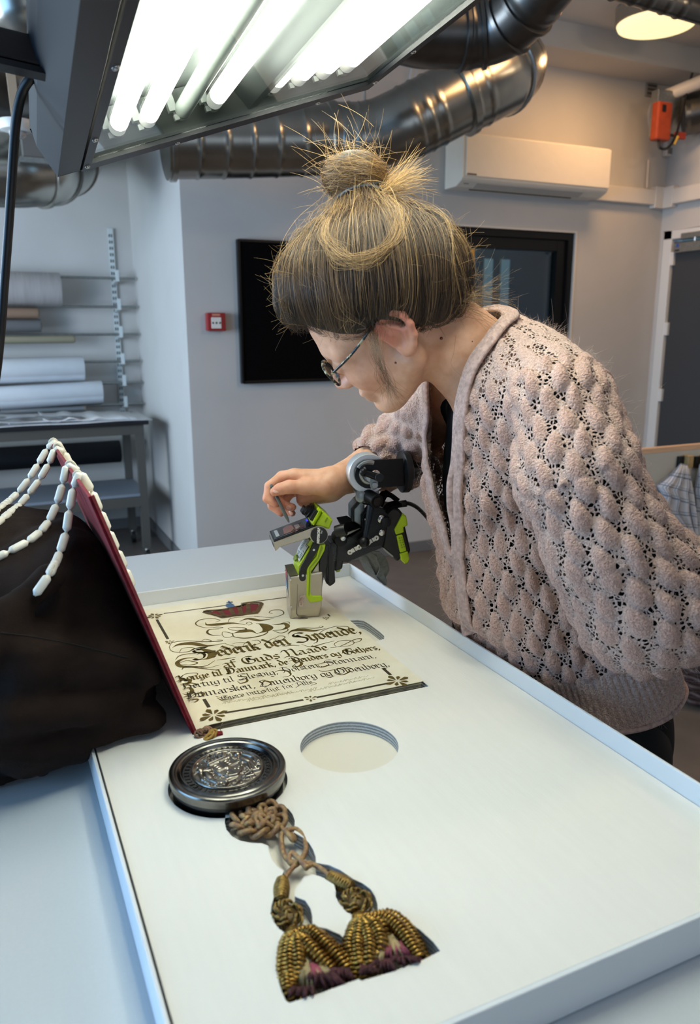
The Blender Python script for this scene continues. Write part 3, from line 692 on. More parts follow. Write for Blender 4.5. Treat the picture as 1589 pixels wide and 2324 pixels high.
# ================================================================ work table, tray, lamp panel
M_TABLE = mat('white_table_laminate', '#c6cbce', .42, noise=.02, nscale=300)
M_CARD = mat('archival_board', '#e9e6df', .62, noise=.015, nscale=120, bump=.10, bscale=420, stretch=(1, .12, 1))
M_CARDW = mat('tray_wall_board', '#dfe3e6', .6)
M_LAYER = bpy.data.materials.new('layered_board_edge'); M_LAYER.use_nodes = True
def layer_nodes():
    nt = M_LAYER.node_tree; b = nt.nodes['Principled BSDF']; b.inputs['Roughness'].default_value = .8
    tc = nt.nodes.new('ShaderNodeTexCoord'); mp = nt.nodes.new('ShaderNodeMapping'); mp.inputs['Scale'].default_value = (1, 1, 1); nt.links.new(tc.outputs['Object'], mp.inputs[0])
    wv = nt.nodes.new('ShaderNodeTexWave'); wv.bands_direction = 'Z'; wv.inputs['Scale'].default_value = 75; wv.inputs['Distortion'].default_value = 1.2; wv.inputs['Detail'].default_value = 1; wv.inputs['Detail Scale'].default_value = 6
    nt.links.new(mp.outputs[0], wv.inputs['Vector']); r = nt.nodes.new('ShaderNodeValToRGB'); nt.links.new(wv.outputs['Fac'], r.inputs[0])
    r.color_ramp.elements[0].color = (*hexc('#8b8f94'), 1); r.color_ramp.elements[1].color = (*hexc('#c9cfd4'), 1); r.color_ramp.elements[0].position = .3; r.color_ramp.elements[1].position = .7
    nt.links.new(r.outputs[0], b.inputs['Base Color'])
layer_nodes()
ZT = .92
t = thing('work_table', (.15, 1.0, 0), 'long white-topped work table carrying the tray', 'table')
MB().box((-.34, .12, ZT-.03), (.644, 1.888, ZT)).build('tabletop', M_TABLE, t, bevel=.002)
for xx in (-.28, .58):
    for yy in (.2, 1.8): MB().box((xx-.03, yy-.03, 0), (xx+.03, yy+.03, ZT-.03)).build('leg', M_TROL, t)
MB().box((-.27, .2, ZT-.1), (-.25, 1.8, ZT-.03)).box((.55, .2, ZT-.1), (.57, 1.8, ZT-.03)).build('side_rail', M_TROL, t)

TX0, TX1, TY0, TY1, ZI = .078, .651, .402, 1.403, .960
tray = thing('archival_tray', (.365, .9, ZT), 'large white board tray with cut-out insert on the table', 'tray')
MB().box((TX0, TY0, ZT+.0005), (TX1, TY1, .945)).build('base_board', mat('tray_base_cream', '#e3dccd', .7), tray)
MB().box((TX0-.004, TY0-.004, ZT+.0005), (TX0, TY1+.004, .9625)).build('left_wall', M_CARDW, tray, bevel=.001)
MB().box((TX1, TY0-.004, ZT+.0005), (TX1+.004, TY1+.004, .9845)).build('right_wall', M_CARDW, tray, bevel=.001)
MB().box((TX0, TY0-.005, ZT+.0005), (TX1, TY0, .9615)).build('front_wall', M_CARDW, tray, bevel=.001)
MB().box((TX0, TY1, ZT+.0005), (TX1, TY1+.004, .9865)).build('rear_wall', M_CARDW, tray, bevel=.001)
# insert with holes: 2D curve, filled
def circ(c, r, n=64, a0=0, a1=2*math.pi): return [(c[0]+r*math.cos(a), c[1]+r*math.sin(a)) for a in np.linspace(a0, a1, n, endpoint=False)]
def pz2(pts): return [tuple(PZ(x, y, ZI)[:2]) for x, y in pts]
SEAL_C = np.array([.2068, .775]); SEAL_R = .0655
zz4 = lambda pts: [(560+x/3.3104, 1850+y/3.3104) for x, y in pts]
chain = [(521, 1836), (512, 1850), (510, 1867), (514, 1883), (526, 1898), (545, 1908), (570, 1913), (595, 1914), (609, 1920), (611, 1935), (618, 1952), (630, 1967), (645, 1976)]
chain += zz4([(270, 440), (235, 510), (215, 560), (203, 620), (186, 680), (180, 730), (200, 800), (250, 860), (320, 900), (275, 950), (250, 1000), (232, 1060), (228, 1120), (240, 1250), (265, 1330), (295, 1395), (320, 1410), (560, 1335), (780, 1252), (842, 1230), (862, 1245), (1100, 1175), (1340, 1080), (1455, 1020), (1400, 950), (1300, 860), (1180, 780), (1080, 728), (985, 710), (983, 670), (965, 610), (930, 555), (870, 510), (800, 480), (700, 410), (620, 375), (520, 357), (518, 310), (500, 260), (470, 210), (420, 165), (355, 130)])
chain += [(668, 1880), (669, 1862), (664, 1848), (655, 1836), (641, 1828)]
seal_arc = pz2(chain)
# close the union with the seal circle: from the last chain point round the far side back to the first
a_end = math.atan2(seal_arc[-1][1]-SEAL_C[1], seal_arc[-1][0]-SEAL_C[0]); a_sta = math.atan2(seal_arc[0][1]-SEAL_C[1], seal_arc[0][0]-SEAL_C[0])
if a_sta < a_end: a_sta += 2*math.pi
arc = [(SEAL_C[0]+(SEAL_R+.0012)*math.cos(a), SEAL_C[1]+(SEAL_R+.0012)*math.sin(a)) for a in np.linspace(a_end, a_sta, 60)]
hole_chain = seal_arc+arc
island = pz2(zz4([(392, 520), (430, 462), (500, 446), (560, 462), (610, 492), (655, 520), (668, 560), (668, 610), (700, 675), (752, 730), (800, 752), (765, 840), (755, 945), (700, 895), (600, 852), (496, 832), (493, 760), (480, 700), (440, 640), (362, 610), (360, 560)]))
HOLE_C = np.array([.3645, .789]); hole_empty = circ(HOLE_C, .0605, 80)
# book recess with a thumb notch on its right
BK = dict(nl=(.2035, .9035), nr=(.531, .8955), fr=(.541, 1.357), fl=(.205, 1.365))
nx = lambda t: BK['nr'][0]+(BK['fr'][0]-BK['nr'][0])*t+.004
ny = lambda t: BK['nr'][1]+(BK['fr'][1]-BK['nr'][1])*t
notch = pz2([(872, 1450), (872, 1443), (862, 1434), (838, 1416), (826, 1409), (812, 1407), (795, 1408), (775, 1410)])
book_hole = [(.196, .897), (.536, .8885), (nx(.40), ny(.40)), (notch[0][0]-.03, notch[0][1]-.006)]+[tuple(p) for p in notch]+[(nx(.80), ny(.80)), (.5455, 1.362), (.196, 1.371)]
def fill_mesh(name, splines, z0, z1, m_top, m_side, parent):
    cu = bpy.data.curves.new(name, 'CURVE'); cu.dimensions = '2D'; cu.fill_mode = 'BOTH'; cu.extrude = (z1-z0)/2
    for s in splines:
        sp = cu.splines.new('POLY'); sp.points.add(len(s)-1); sp.use_cyclic_u = True
        for p, q in zip(sp.points, s): p.co = (q[0], q[1], 0, 1)
    to = bpy.data.objects.new('tmp', cu); COL.objects.link(to); dg = bpy.context.evaluated_depsgraph_get()
    me = bpy.data.meshes.new_from_object(to.evaluated_get(dg)); bpy.data.objects.remove(to); bpy.data.curves.remove(cu)
    base = BASE[parent.name]
    for v in me.vertices: v.co = (v.co[0]-base[0], v.co[1]-base[1], v.co[2]+(z0+z1)/2-base[2])
    me.materials.clear(); me.materials.append(m_top); me.materials.append(m_side)
    for p in me.polygons: p.material_index = 0 if abs(p.normal.z) > .5 else 1; p.use_smooth = False
    o = bpy.data.objects.new(name, me); COL.objects.link(o); o.parent = parent; BASE[o.name] = base; return o
outer = [(TX0+.0025, TY0+.001), (TX1-.001, TY0+.001), (TX1-.001, TY1-.001), (TX0+.0025, TY1-.001)]
fill_mesh('insert_board', [outer, hole_chain, hole_empty, book_hole], .9452, ZI, M_CARD, M_LAYER, tray)
fill_mesh('insert_island', [island], .9452, ZI, M_CARD, M_LAYER, tray)

# ---- fluorescent lamp panel over the table
LY0, LY1 = .52, 1.40
LD = nrm(ray(81, 796)); A0 = PY(131, 402, LY1); A1 = PP(835, 201, A0, LD)      # the panel hangs a little askew to the table
la = A1-A0; LW = np.linalg.norm(la); la /= LW; lb = np.cross(la, LD); lb = lb if lb[2] > 0 else -lb
def LP(a, b, y): return A0+la*a+lb*b+LD*(y-LY1)
M_HOUS = mat('lamp_housing_blue_grey', '#1b2026', .5, spec=.25); M_FRAME = mat('lamp_frame_black', '#191b20', .4)
M_REFL = mat('lamp_reflector', '#aeb6b4', .28, .85)
M_REFW = mat('lamp_reflector_back', '#8f9694', .5, .3)
M_TUBE = mat('lit_tube', '#ffffff', .5, emit=(1.0, .935, .80), estr=22.0)
M_TOFF = mat('unlit_tube', '#cfdad3', .25)
M_TEND = mat('tube_end_glow', '#f0ede2', .5, emit=(1.0, .97, .88), estr=.75)
lamp = thing('light_panel', LP(LW/2, .05, .9), 'large black framed fluorescent light panel hanging over the table', 'lamp')
def lprism(poly, y0, y1): return MB().prism([LP(a, b, y0) for a, b in poly], LD*(y1-y0))
HB = .075
lprism([(0, 0), (-.012, .05), (-.010, .075), (-.004, .075), (-.006, .051), (.006, .002)], LY0, LY1).build('left_side', M_HOUS, lamp)
lprism([(LW, 0), (LW+.030, .055), (LW+.028, .075), (LW+.022, .075), (LW+.024, .056), (LW-.006, .002)], LY0, LY1).build('right_side', M_HOUS, lamp)
lprism([(-.010, .075), (LW+.028, .075), (LW+.028, .08), (-.010, .08)], LY0, LY1).build('top_plate', M_HOUS, lamp)
MB().hexa([LP(0, 0, LY1-.004), LP(LW, 0, LY1-.004), LP(LW, 0, LY1), LP(0, 0, LY1)], [LP(-.012, .075, LY1-.004), LP(LW+.03, .075, LY1-.004), LP(LW+.03, .075, LY1+.0), LP(-.012, .075, LY1)]).build('end_plate', M_HOUS, lamp)
MB().hexa([LP(0, 0, LY0), LP(LW, 0, LY0), LP(LW, 0, LY0+.004), LP(0, 0, LY0+.004)], [LP(-.012, .075, LY0), LP(LW+.03, .075, LY0), LP(LW+.03, .075, LY0+.004), LP(-.012, .075, LY0+.004)]).build('end_plate', M_HOUS, lamp)
gl0, gl1 = .052, LW-.018; gy1 = LY1-.042; gy0 = LY0+.04
lprism([(0, -.0), (.036, -.0), (.036, .004), (0, .004)], LY0, LY1).build('outer_frame_strip', M_FRAME, lamp)
fm = MB()
for (a0, a1, y0, y1) in ((.039, gl0, LY0, LY1), (gl1, LW, LY0, LY1), (gl0, gl1, gy1, LY1), (gl0, gl1, LY0, gy0)):
    fm.prism([LP(a0, -.002, y0), LP(a1, -.002, y0), LP(a1, .004, y0), LP(a0, .004, y0)], LD*(y1-y0))
fm.build('glass_frame', M_FRAME, lamp)
lprism([(gl0-.004, .0045), (gl1+.004, .0045), (gl1+.004, .0065), (gl0-.004, .0065)], gy0-.004, gy1+.004).build('cover_glass', M_GLASS, lamp)
# reflector: white back, sloping sides and the ridge between the two bays
rd = .336
lprism([(.02, .066), (LW-.0, .066), (LW-.0, .069), (.02, .069)], LY0+.005, LY1-.005).build('reflector_back', M_REFW, lamp)
lprism([(rd-.008, .014), (rd+.008, .014), (rd+.042, .064), (rd-.042, .064)], LY0+.005, LY1-.03).build('reflector_ridge', M_REFL, lamp)
lprism([(gl0-.02, .01), (gl0-.012, .01), (gl0+.008, .064), (gl0-.0, .064)], LY0+.005, LY1-.006).build('reflector_side', M_REFL, lamp)
lprism([(gl1+.02, .01), (gl1+.012, .01), (gl1-.03, .064), (gl1-.022, .064)], LY0+.005, LY1-.006).build('reflector_side', M_REFL, lamp)
MB().hexa([LP(gl0-.01, .008, gy1+.012), LP(gl1+.01, .008, gy1+.012), LP(gl1+.01, .008, gy1+.016), LP(gl0-.01, .008, gy1+.016)], [LP(gl0-.01, .064, gy1-.02), LP(gl1+.01, .064, gy1-.02), LP(gl1+.01, .064, gy1-.016), LP(gl0-.01, .064, gy1-.016)]).build('reflector_end', mat('lamp_end_grey', '#7d8381', .45, .3), lamp)
M_HOLD = mat('clear_tube_holder', '#d9dedb', .2, spec=.8)
TUBE_A = []
for i, px in enumerate((262, 322, 396, 462, 590, 646, 702, 758)):
    a = (px-131)/(835-131)*LW
    lit = i != 2; yE = gy1-.028
    tb = MB().tube([LP(a, .032, yE-.03), LP(a, .032, LY0+.06)], .0132, 20, cap=False).build('tube', M_TUBE if lit else M_TOFF, lamp, smooth='all')
    MB().tube([LP(a, .032, yE), LP(a, .032, yE-.03)], .0132, 20).build('tube_end', M_TEND if lit else M_TOFF, tb, smooth=True)
    MB().tube([LP(a, .032, yE-.001), LP(a, .032, yE+.006)], .0128, 20).build('dark_ring', mat('tube_ring', '#6c6c68', .4), tb, smooth=True)
    hd = MB().lathe(LP(a, .032, yE+.006), LD, [(.0125, 0), (.0135, .004), (.0135, .010), (.008, .012)], 18)
    hd.obox(LP(a-.016, .045, yE+.004), la*.006, lb*.012, LD*.008); hd.obox(LP(a-.013, .024, yE+.006), la*.004, lb*.004, LD*.004)
    hd.build('lampholder', M_HOLD, tb, smooth=True)
    th = np.linspace(0, 2*math.pi, 24)
    MB().tube([LP(a+.02+.005*math.cos(q), .046+.002*math.sin(q), yE-.004+.013*math.sin(q)) for q in th], .0012, 6).build('wire_loop', M_HOLD, tb, smooth='all')
for (a, y) in ((.046, LY1-.03), (.046, LY1-.20), (.046, LY1-.5), (.2, LY1-.012), (.46, LY1-.012), (LW-.009, LY1-.05), (LW-.009, LY1-.2), (LW-.009, LY1-.45), (LW-.009, .7)):
    mb = MB().lathe(LP(a, -.002, y), -lb, [(.0045, 0), (.0045, .001), (.003, .0028), (0, .003)], 14); mb.build('screw', M_CHROME, lamp, smooth=True)
# arm and post that carry the panel, power cable
arm = thing('lamp_stand', (-.42, 1.0, 0), 'dark brown steel arm holding the lamp panel from the left', 'stand')
q0 = PY(118, 134, 1.02); q1 = np.array([-.42, q0[1]+.02, q0[2]+.06])
MB().beam(q0+[.014, 0, 0], q1, .03, .030).build('arm', mat('arm_brown', '#1d120f', .5), arm, bevel=.003)
MB().beam(q0+[.0, 0, -.018], q1+[0, 0, -.018], .03, .006).build('arm_rail', M_BLK, arm)
MB().box((-.445, q1[1]-.025, .01), (-.395, q1[1]+.025, q1[2]+.06)).build('post', M_BLKP, arm)
MB().box((-.62, q1[1]-.22, 0), (-.36, q1[1]+.22, .015)).build('base', M_BLKP, arm)
cp = [(111, 176, 1.12), (92, 171, 1.12), (70, 178, 1.12), (52, 205, 1.13), (40, 250, 1.14), (33, 310, 1.15), (27, 400, 1.16), (19, 520, 1.17), (10, 640, 1.18), (1, 760, 1.19), (-14, 880, 1.2), (-50, 1000, 1.2)]
P = [PY(*c) for c in cp]; P[0] = LP(-.008, .06, 1.12); P.append(np.array([-.24, 1.15, 1.15])); P.append(np.array([-.36, 1.1, 1.05])); P.append(np.array([-.392, 1.05, .8]))
tag(MB().tube(bez(P, 90), .0062, 10).build('power_cable', M_BLK, None, smooth='all'), 'thick black cable hanging from the lamp panel at left', 'cable')

# ================================================================ the charter book
M_VELV = mat('red_velvet', '#7a1420', .8, noise=.35, nscale=90, sheen=.06, spec=.2, bump=.2, bscale=300)
M_VELVE = mat('red_edge_worn', '#8e2c30', .7, noise=.3, nscale=120)
M_PARCH = mat('parchment', '#eae3cf', .7, noise=.10, nscale=14, col2='#ddd3b8')
M_LEAF = mat('parchment_edge', '#d3c6a2', .8, noise=.3, nscale=60)
M_INK = mat('bronze_ink', '#63501a', .5, noise=.35, nscale=90, spec=.3)
M_INKD = mat('dark_ink', '#3b3019', .5)
M_INKF = mat('faded_ink', '#b5aa8c', .7)
book = thing('charter_book', (.36, 1.13, .945), 'open red velvet charter book with ornate calligraphy on parchment', 'book')
nl, nr_, frr, fl = [np.array([*BK[k], 0]) for k in ('nl', 'nr', 'fr', 'fl')]
def bpt(s, v, z): return (nl*(1-s)*(1-v)+nr_*s*(1-v)+frr*s*v+fl*(1-s)*v)+np.array([0, 0, z])
def sheet(zf, s0, s1, v0, v1, th, ns=24, nv=6):
    vs = []; fs = []
    for i in range(ns+1):
        s = s0+(s1-s0)*i/ns
        for j in range(nv+1):
            v = v0+(v1-v0)*j/nv; vs.append(bpt(s, v, zf(s, v)))
    n1 = len(vs); vs += [p-np.array([0, 0, th]) for p in vs]
    g = lambda i, j: i*(nv+1)+j
    for i in range(ns):
        for j in range(nv):
            fs.append((g(i, j), g(i+1, j), g(i+1, j+1), g(i, j+1))); fs.append((g(i, j)+n1, g(i, j+1)+n1, g(i+1, j+1)+n1, g(i+1, j)+n1))
    for i in range(ns):
        for j, jj in ((0, 0), (nv, nv)): fs.append((g(i, j), g(i+1, j), g(i+1, j)+n1, g(i, j)+n1))
    for j in range(nv):
        for i in (0, ns): fs.append((g(i, j), g(i, j+1), g(i, j+1)+n1, g(i, j)+n1))
    return MB().add(vs, fs)
ZPG = .9662
zpage = lambda s, v: ZPG-.008*math.exp(-s/.018)
MB().prism([(.199, .899, .9455), (.534, .8912, .9455), (.5435, 1.3605, .9455), (.199, 1.3685, .9455)], (0, 0, .0035)).build('back_cover', M_VELV, book, bevel=.001)
sheet(zpage, 0, 1, 0, 1, .0006, 40, 8).build('open_page', M_PARCH, book, smooth=True)
for k in range(8):
    z = .9502+k*.0018; w = .0025*math.sin(k*2.1)
    lift = lambda s, v, z=z, k=k: z-(z-.9495)*math.exp(-s/.05)
    sheet(lift, 0.004, .996-.004*abs(math.sin(k*1.7)), .002+.004*abs(math.sin(k*2.3)), .998, .0007, 10, 1).build('leaf', M_LEAF, book)
# front cover standing up against the cushion, seen along its plane
H0 = np.array([.2015, .903, .9555]); H1 = np.array([.2015, 1.372, .9555]); E0 = PY(208, 1125, .905); E1 = PY(121, 1004, 1.385)
cn = nrm(np.cross(H1-H0, E0-H0)); cn = cn if cn[0] > 0 else -cn        # towards the pages
MB().hexa([H0, H1, E1, E0], [p-cn*.0042 for p in (H0, H1, E1, E0)]).build('front_cover', M_VELV, book, bevel=.0008)
ins = lambda p, a, b: p
def cpt(u, v): return H0*(1-u)*(1-v)+H1*(1-u)*v+E0*u*(1-v)+E1*u*v
MB().hexa([cpt(.03, .012), cpt(.03, .988), cpt(.985, .988), cpt(.985, .012)], [cpt(a, b_)+cn*.0008 for a, b_ in ((.03, .012), (.03, .988), (.985, .988), (.985, .012))]).build('cover_lining', mat('cover_lining_cream', '#d9c9b0', .7), book)
MB().beam(H0-[0, .0035, 0]+cn*.001, E0-[0, .0005, 0]+cn*.001, .004, .0035).build('worn_edge', M_VELVE, book)
sp = [np.array([.2015+.007*math.sin(a)-.004, 0, .952+.008*math.cos(a)]) for a in np.linspace(-2.4, .2, 8)]
MB().add([p+[0, .899, 0] for p in sp]+[p+[0, 1.372, 0] for p in sp], [(i, i+1, i+9, i+8) for i in range(7)]).build('spine', M_VELV, book, smooth='all').modifiers.new('t', 'SOLIDIFY').thickness = .002
# frayed silk cord and torn velvet at the foot of the spine
M_FRAY = mat('frayed_cord', '#8a6a4e', .7, noise=.4, nscale=200)
for k, (px, py, r, c) in enumerate(((455, 1664, .0035, '#7a5640'), (466, 1661, .004, '#8f6a52'), (476, 1668, .0038, '#b48a3e'))):
    p = PZ(px, py, .963); th = np.linspace(0, 5.5*math.pi, 50)
    MB().tube([p+[.0055*math.cos(q)+.0006*q-.004, .004*math.sin(q)-.004+.0004*q, .0035*math.sin(q*.9+k)] for q in th], r*.45, 6).build('cord_scrap', mat(f'cord_scrap_{c[1:]}', c, .7, noise=.4, nscale=200), book, smooth='all')
MB().prism([PZ(483, 1662, .9605), PZ(505, 1662, .9605), PZ(506, 1668, .9605), PZ(486, 1672, .9605)], (0, 0, .002)).build('velvet_tab', M_VELV, book)
MB().tube(bez([PZ(505, 1662, .962), PZ(500, 1655, .966), PZ(503, 1645, .972), PZ(506, 1640, .974)]), .0004, 5).build('loose_thread', M_FRAY, book)

# ---- calligraphy drawn with a broad nib
LET = {
 'i': (.34, [[(-.09, .97), (.02, .85), (.02, .16), (.15, .03)], [(.0, 1.30), (.1, 1.38)]]),
 'n': (.76, [[(-.09, .97), (.02, .85), (.02, .14), (.12, .03)], [(.02, .74), (.3, .99), (.42, .86), (.42, .16), (.55, .03)]]),
 'm': (1.16, [[(-.09, .97), (.02, .85), (.02, .14), (.12, .03)], [(.02, .74), (.3, .99), (.42, .86), (.42, .14), (.5, .03)], [(.42, .74), (.7, .99), (.82, .86), (.82, .16), (.95, .03)]]),
 'u': (.76, [[(-.09, .97), (.02, .85), (.02, .2), (.16, .02), (.42, .25)], [(.33, .97), (.42, .86), (.42, .16), (.55, .03)]]),
 'r': (.5, [[(-.09, .97), (.02, .85), (.02, .16), (.14, .03)], [(.02, .74), (.26, .99), (.38, .86)]]),
 'e': (.52, [[(.36, .34+.2), (.34, .84), (.18, .99), (.02, .8), (.02, .22), (.16, .02), (.38, .18)], [(.02, .45), (.34, .6)]]),
 'o': (.62, [[(.2, .99), (.0, .8), (.0, .22), (.2, .02), (.42, .22), (.42, .8), (.2, .99)]]),
 'a': (.72, [[(.06, .84), (.2, .99), (.42, .82), (.42, .16), (.55, .03)], [(.42, .6), (.08, .48), (.0, .26), (.14, .02), (.42, .24)]]),
 'd': (.64, [[(.2, .99), (.0, .78), (.0, .22), (.2, .02), (.42, .22), (.42, .86), (.02, 1.5)], [(.2, .99), (.42, .86)]]),
 'b': (.64, [[(-.06, 1.52), (.02, 1.4), (.02, .22), (.2, .02), (.42, .22), (.42, .8), (.24, .99), (.02, .78)]]),
 'l': (.34, [[(-.07, 1.56), (.02, 1.44), (.02, .16), (.15, .03)]]),
 'k': (.62, [[(-.07, 1.56), (.02, 1.44), (.02, .16), (.12, .03)], [(.02, .6), (.28, .99), (.36, .82), (.08, .55)], [(.14, .55), (.34, .32), (.34, .16), (.46, .03)]]),
 'h': (.66, [[(-.07, 1.56), (.02, 1.44), (.02, .14), (.12, .03)], [(.02, .74), (.26, .99), (.42, .82), (.42, .1), (.26, -.3)]]),
 'f': (.46, [[(.38, 1.42), (.2, 1.54), (.04, 1.36), (.04, -.2)], [(-.14, .92), (.32, .96)]]),
 't': (.44, [[(.02, 1.26), (.02, .2), (.16, .02), (.32, .14)], [(-.12, .92), (.28, .98)]]),
 's': (.5, [[(.38, .84), (.22, .99), (.02, .82), (.06, .62), (.34, .42), (.36, .2), (.18, .02), (-.02, .16)]]),
 'g': (.64, [[(.2, .99), (.0, .78), (.0, .22), (.2, .02), (.42, .24)], [(.3, .95), (.42, .86), (.42, -.2), (.2, -.44), (-.06, -.28)]]),
 'v': (.66, [[(-.12, 1.12), (.02, .9), (.02, .22), (.2, .02), (.42, .24), (.42, .8), (.24, .99)]]),
 'w': (1.04, [[(-.12, 1.12), (.02, .9), (.02, .22), (.18, .02), (.4, .2)], [(.32, .98), (.4, .86), (.4, .2), (.58, .02), (.8, .24), (.8, .8), (.62, .99)]]),
 'y': (.68, [[(-.12, 1.12), (.02, .9), (.02, .24), (.2, .04)], [(.3, .99), (.42, .84), (.42, .1), (.2, -.32), (-.02, -.4)]]),
 'j': (.36, [[(-.09, .97), (.02, .85), (.02, -.2), (-.16, -.4)], [(.0, 1.30), (.1, 1.38)]]),
 'ø': (.62, [[(.2, .99), (.0, .8), (.0, .22), (.2, .02), (.42, .22), (.42, .8), (.2, .99)], [(-.05, -.08), (.5, 1.1)]]),
 ',': (.3, [[(.04, .14), (.1, .02), (.0, -.2)]]),
 ' ': (.42, []),
 'F': (1.0, [[(.9, 1.66), (.6, 1.5), (.34, 1.6), (.12, 1.46), (.2, 1.2), (.5, 1.0), (.62, .6), (.44, .16), (.1, .02), (-.16, .2)], [(.24, .9), (.56, 1.0), (.86, .9)], [(.0, 1.7), (.4, 1.82), (1.0, 1.72)]]),
 'S': (.95, [[(.8, 1.5), (.5, 1.66), (.14, 1.5), (.1, 1.16), (.46, .92), (.74, .62), (.66, .2), (.32, .02), (-.04, .2)], [(.28, 1.3), (.4, 1.0)]]),
 'G': (1.0, [[(.8, 1.44), (.46, 1.62), (.1, 1.34), (.02, .7), (.2, .16), (.52, .02), (.8, .3), (.8, .76), (.52, .86)], [(.36, 1.3), (.36, .3)], [(.5, 1.3), (.56, .9)]]),
 'N': (1.0, [[(-.1, 1.3), (.1, 1.6), (.24, 1.4), (.24, .3), (.04, .02)], [(.24, 1.3), (.56, 1.62), (.74, 1.4), (.74, .2), (.9, .03)]]),
 'K': (.95, [[(-.1, 1.3), (.12, 1.6), (.26, 1.4), (.26, .3), (.06, .02)], [(.26, .9), (.66, 1.56)], [(.34, .9), (.62, .7), (.66, .2), (.86, .02)]]),
 'D': (1.0, [[(-.04, 1.5), (.3, 1.62), (.7, 1.3), (.8, .7), (.6, .16), (.2, .02), (-.06, .2)], [(.16, 1.5), (.16, .2)], [(.34, 1.4), (.34, .25)]]),
 'V': (1.0, [[(-.1, 1.36), (.1, 1.6), (.24, 1.4), (.2, .4), (.46, .02), (.76, .4), (.8, 1.2), (.56, 1.5)], [(.38, 1.3), (.4, .4)]]),
 'H': (1.0, [[(-.06, 1.5), (.24, 1.62), (.2, 1.1), (.26, .5), (.04, .02)], [(.26, .8), (.56, 1.0), (.74, .8), (.72, .1), (.5, -.2)], [(.3, 1.56), (.7, 1.5)]]),
 'L': (.9, [[(.7, 1.5), (.36, 1.62), (.16, 1.36), (.3, .8), (.2, .3), (-.06, .06)], [(.06, .2), (.4, .02), (.8, .14)]]),
 'O': (1.0, [[(.44, 1.62), (.06, 1.3), (.0, .6), (.3, .02), (.7, .3), (.78, 1.0), (.44, 1.62)], [(.3, 1.3), (.3, .4)]]),
 'A': (1.0, [[(.0, 1.2), (.2, 1.56), (.6, 1.6), (.74, 1.2), (.74, .2), (.9, .03)], [(.2, 1.4), (.1, .5), (.0, .03)], [(.12, .7), (.74, .7)]]),
}
def nib_stroke(mb, pts, org, X, Y, nibw, ang=40, z=None, lift=.0004):
    """sweep a flat pen of width nibw along pts (world 2D vectors already scaled)"""
    a = math.radians(ang); nv = np.array([math.cos(a), math.sin(a)])*nibw/2
    nn = np.array([-math.sin(a), math.cos(a)])*nibw*.09
    pts = [np.asarray(p, float) for p in pts]
    def W(p): q = org+X*p[0]+Y*p[1]; q = q.copy(); q[2] = ZPG+lift; return q
    for p, q in zip(pts[:-1], pts[1:]):
        d = q-p
        if d[0]*nv[1]-d[1]*nv[0] > 0: p, q = q, p
        mb.face([W(p-nv-nn), W(p+nv-nn), W(p+nv+nn), W(p-nv+nn)])
        mb.face([W(p-nv), W(q-nv), W(q+nv), W(p+nv)])
    q = pts[-1]; mb.face([W(q-nv-nn), W(q+nv-nn), W(q+nv+nn), W(q-nv+nn)])
def text_line(body, p0, p1, xh, nib, m, name='lettering_line', smooth_caps=True, asc=1.0):
    P0 = PZ(*p0, ZPG); P1 = PZ(*p1, ZPG); X = nrm(P1-P0); Y = np.cross([0, 0, 1], X); L = np.linalg.norm(P1-P0)
    tw = sum(LET[c][0]*(1.15 if c.isupper() else 1) for c in body); sx = L/tw; mb = MB(); x = 0
    for c in body:
        w, st = LET[c]; k = 1.15 if c.isupper() else 1
        for s in st:
            pts = np.array(s, float)
            if c.isupper(): pts = bez(pts, 6*len(pts))
            pts = pts*[sx*k, xh]+[x+.08*sx, 0]
            nib_stroke(mb, pts, P0, X, Y, nib, 40 if not c.isupper() else 32)
        x += w*k*sx
    o = mb.build(name, m, book, fix=False); return o
text_line('Frederik den Syvende,', (444, 1499), (822, 1436), .025, .0056, M_INK)
text_line('af Guds Naade', (508, 1517), (748, 1475), .017, .0038, M_INK)
text_line('Konge til Danmark, de Venders og Gothers,', (404, 1549), (864, 1474), .0135, .0033, M_INK)
text_line('Hertug til Slesvig, Holsten, Stormarn,', (414, 1566), (856, 1493), .0120, .0022, M_INKD)
text_line('Ditmarsken, Lauenborg og Oldenborg,', (424, 1587), (886, 1512), .0130, .0024, M_INKD)
text_line('Gjøre vitterligt for Alle', (504, 1590), (712, 1552), .0085, .0014, M_INKD)
# pen flourishes: curves whose width swells in the middle, pressed like a pointed pen
def swell(mb, pts, w0, w1, lift=.0003, n=46):
    P = bez([PZ(x, y, ZPG) for x, y in pts], n); tg = np.gradient(P, axis=0); tg /= np.linalg.norm(tg, axis=1)[:, None]+1e-12
    sd = np.stack([-tg[:, 1], tg[:, 0], 0*tg[:, 0]], 1); s = np.linspace(0, 1, len(P)); w = 1.7*w0+(1.2*w1-1.7*w0)*np.sin(math.pi*s)**2.2
    L = P-sd*w[:, None]/2; R = P+sd*w[:, None]/2; L[:, 2] = R[:, 2] = ZPG+lift
    mb.add(np.concatenate([L, R]), [(i, i+1, len(P)+i+1, len(P)+i) for i in range(len(P)-1)])
Z4 = lambda x, y: (330+x/4.54, 1340+y/4.54)
Z5 = lambda x, y: (640+x/4.54, 1380+y/4.54)
Z6 = lambda x, y: (350+x/4.0744, 1480+y/4.0744)
fl_ = MB()
thin, med, thick = .0011, .0022, .0085
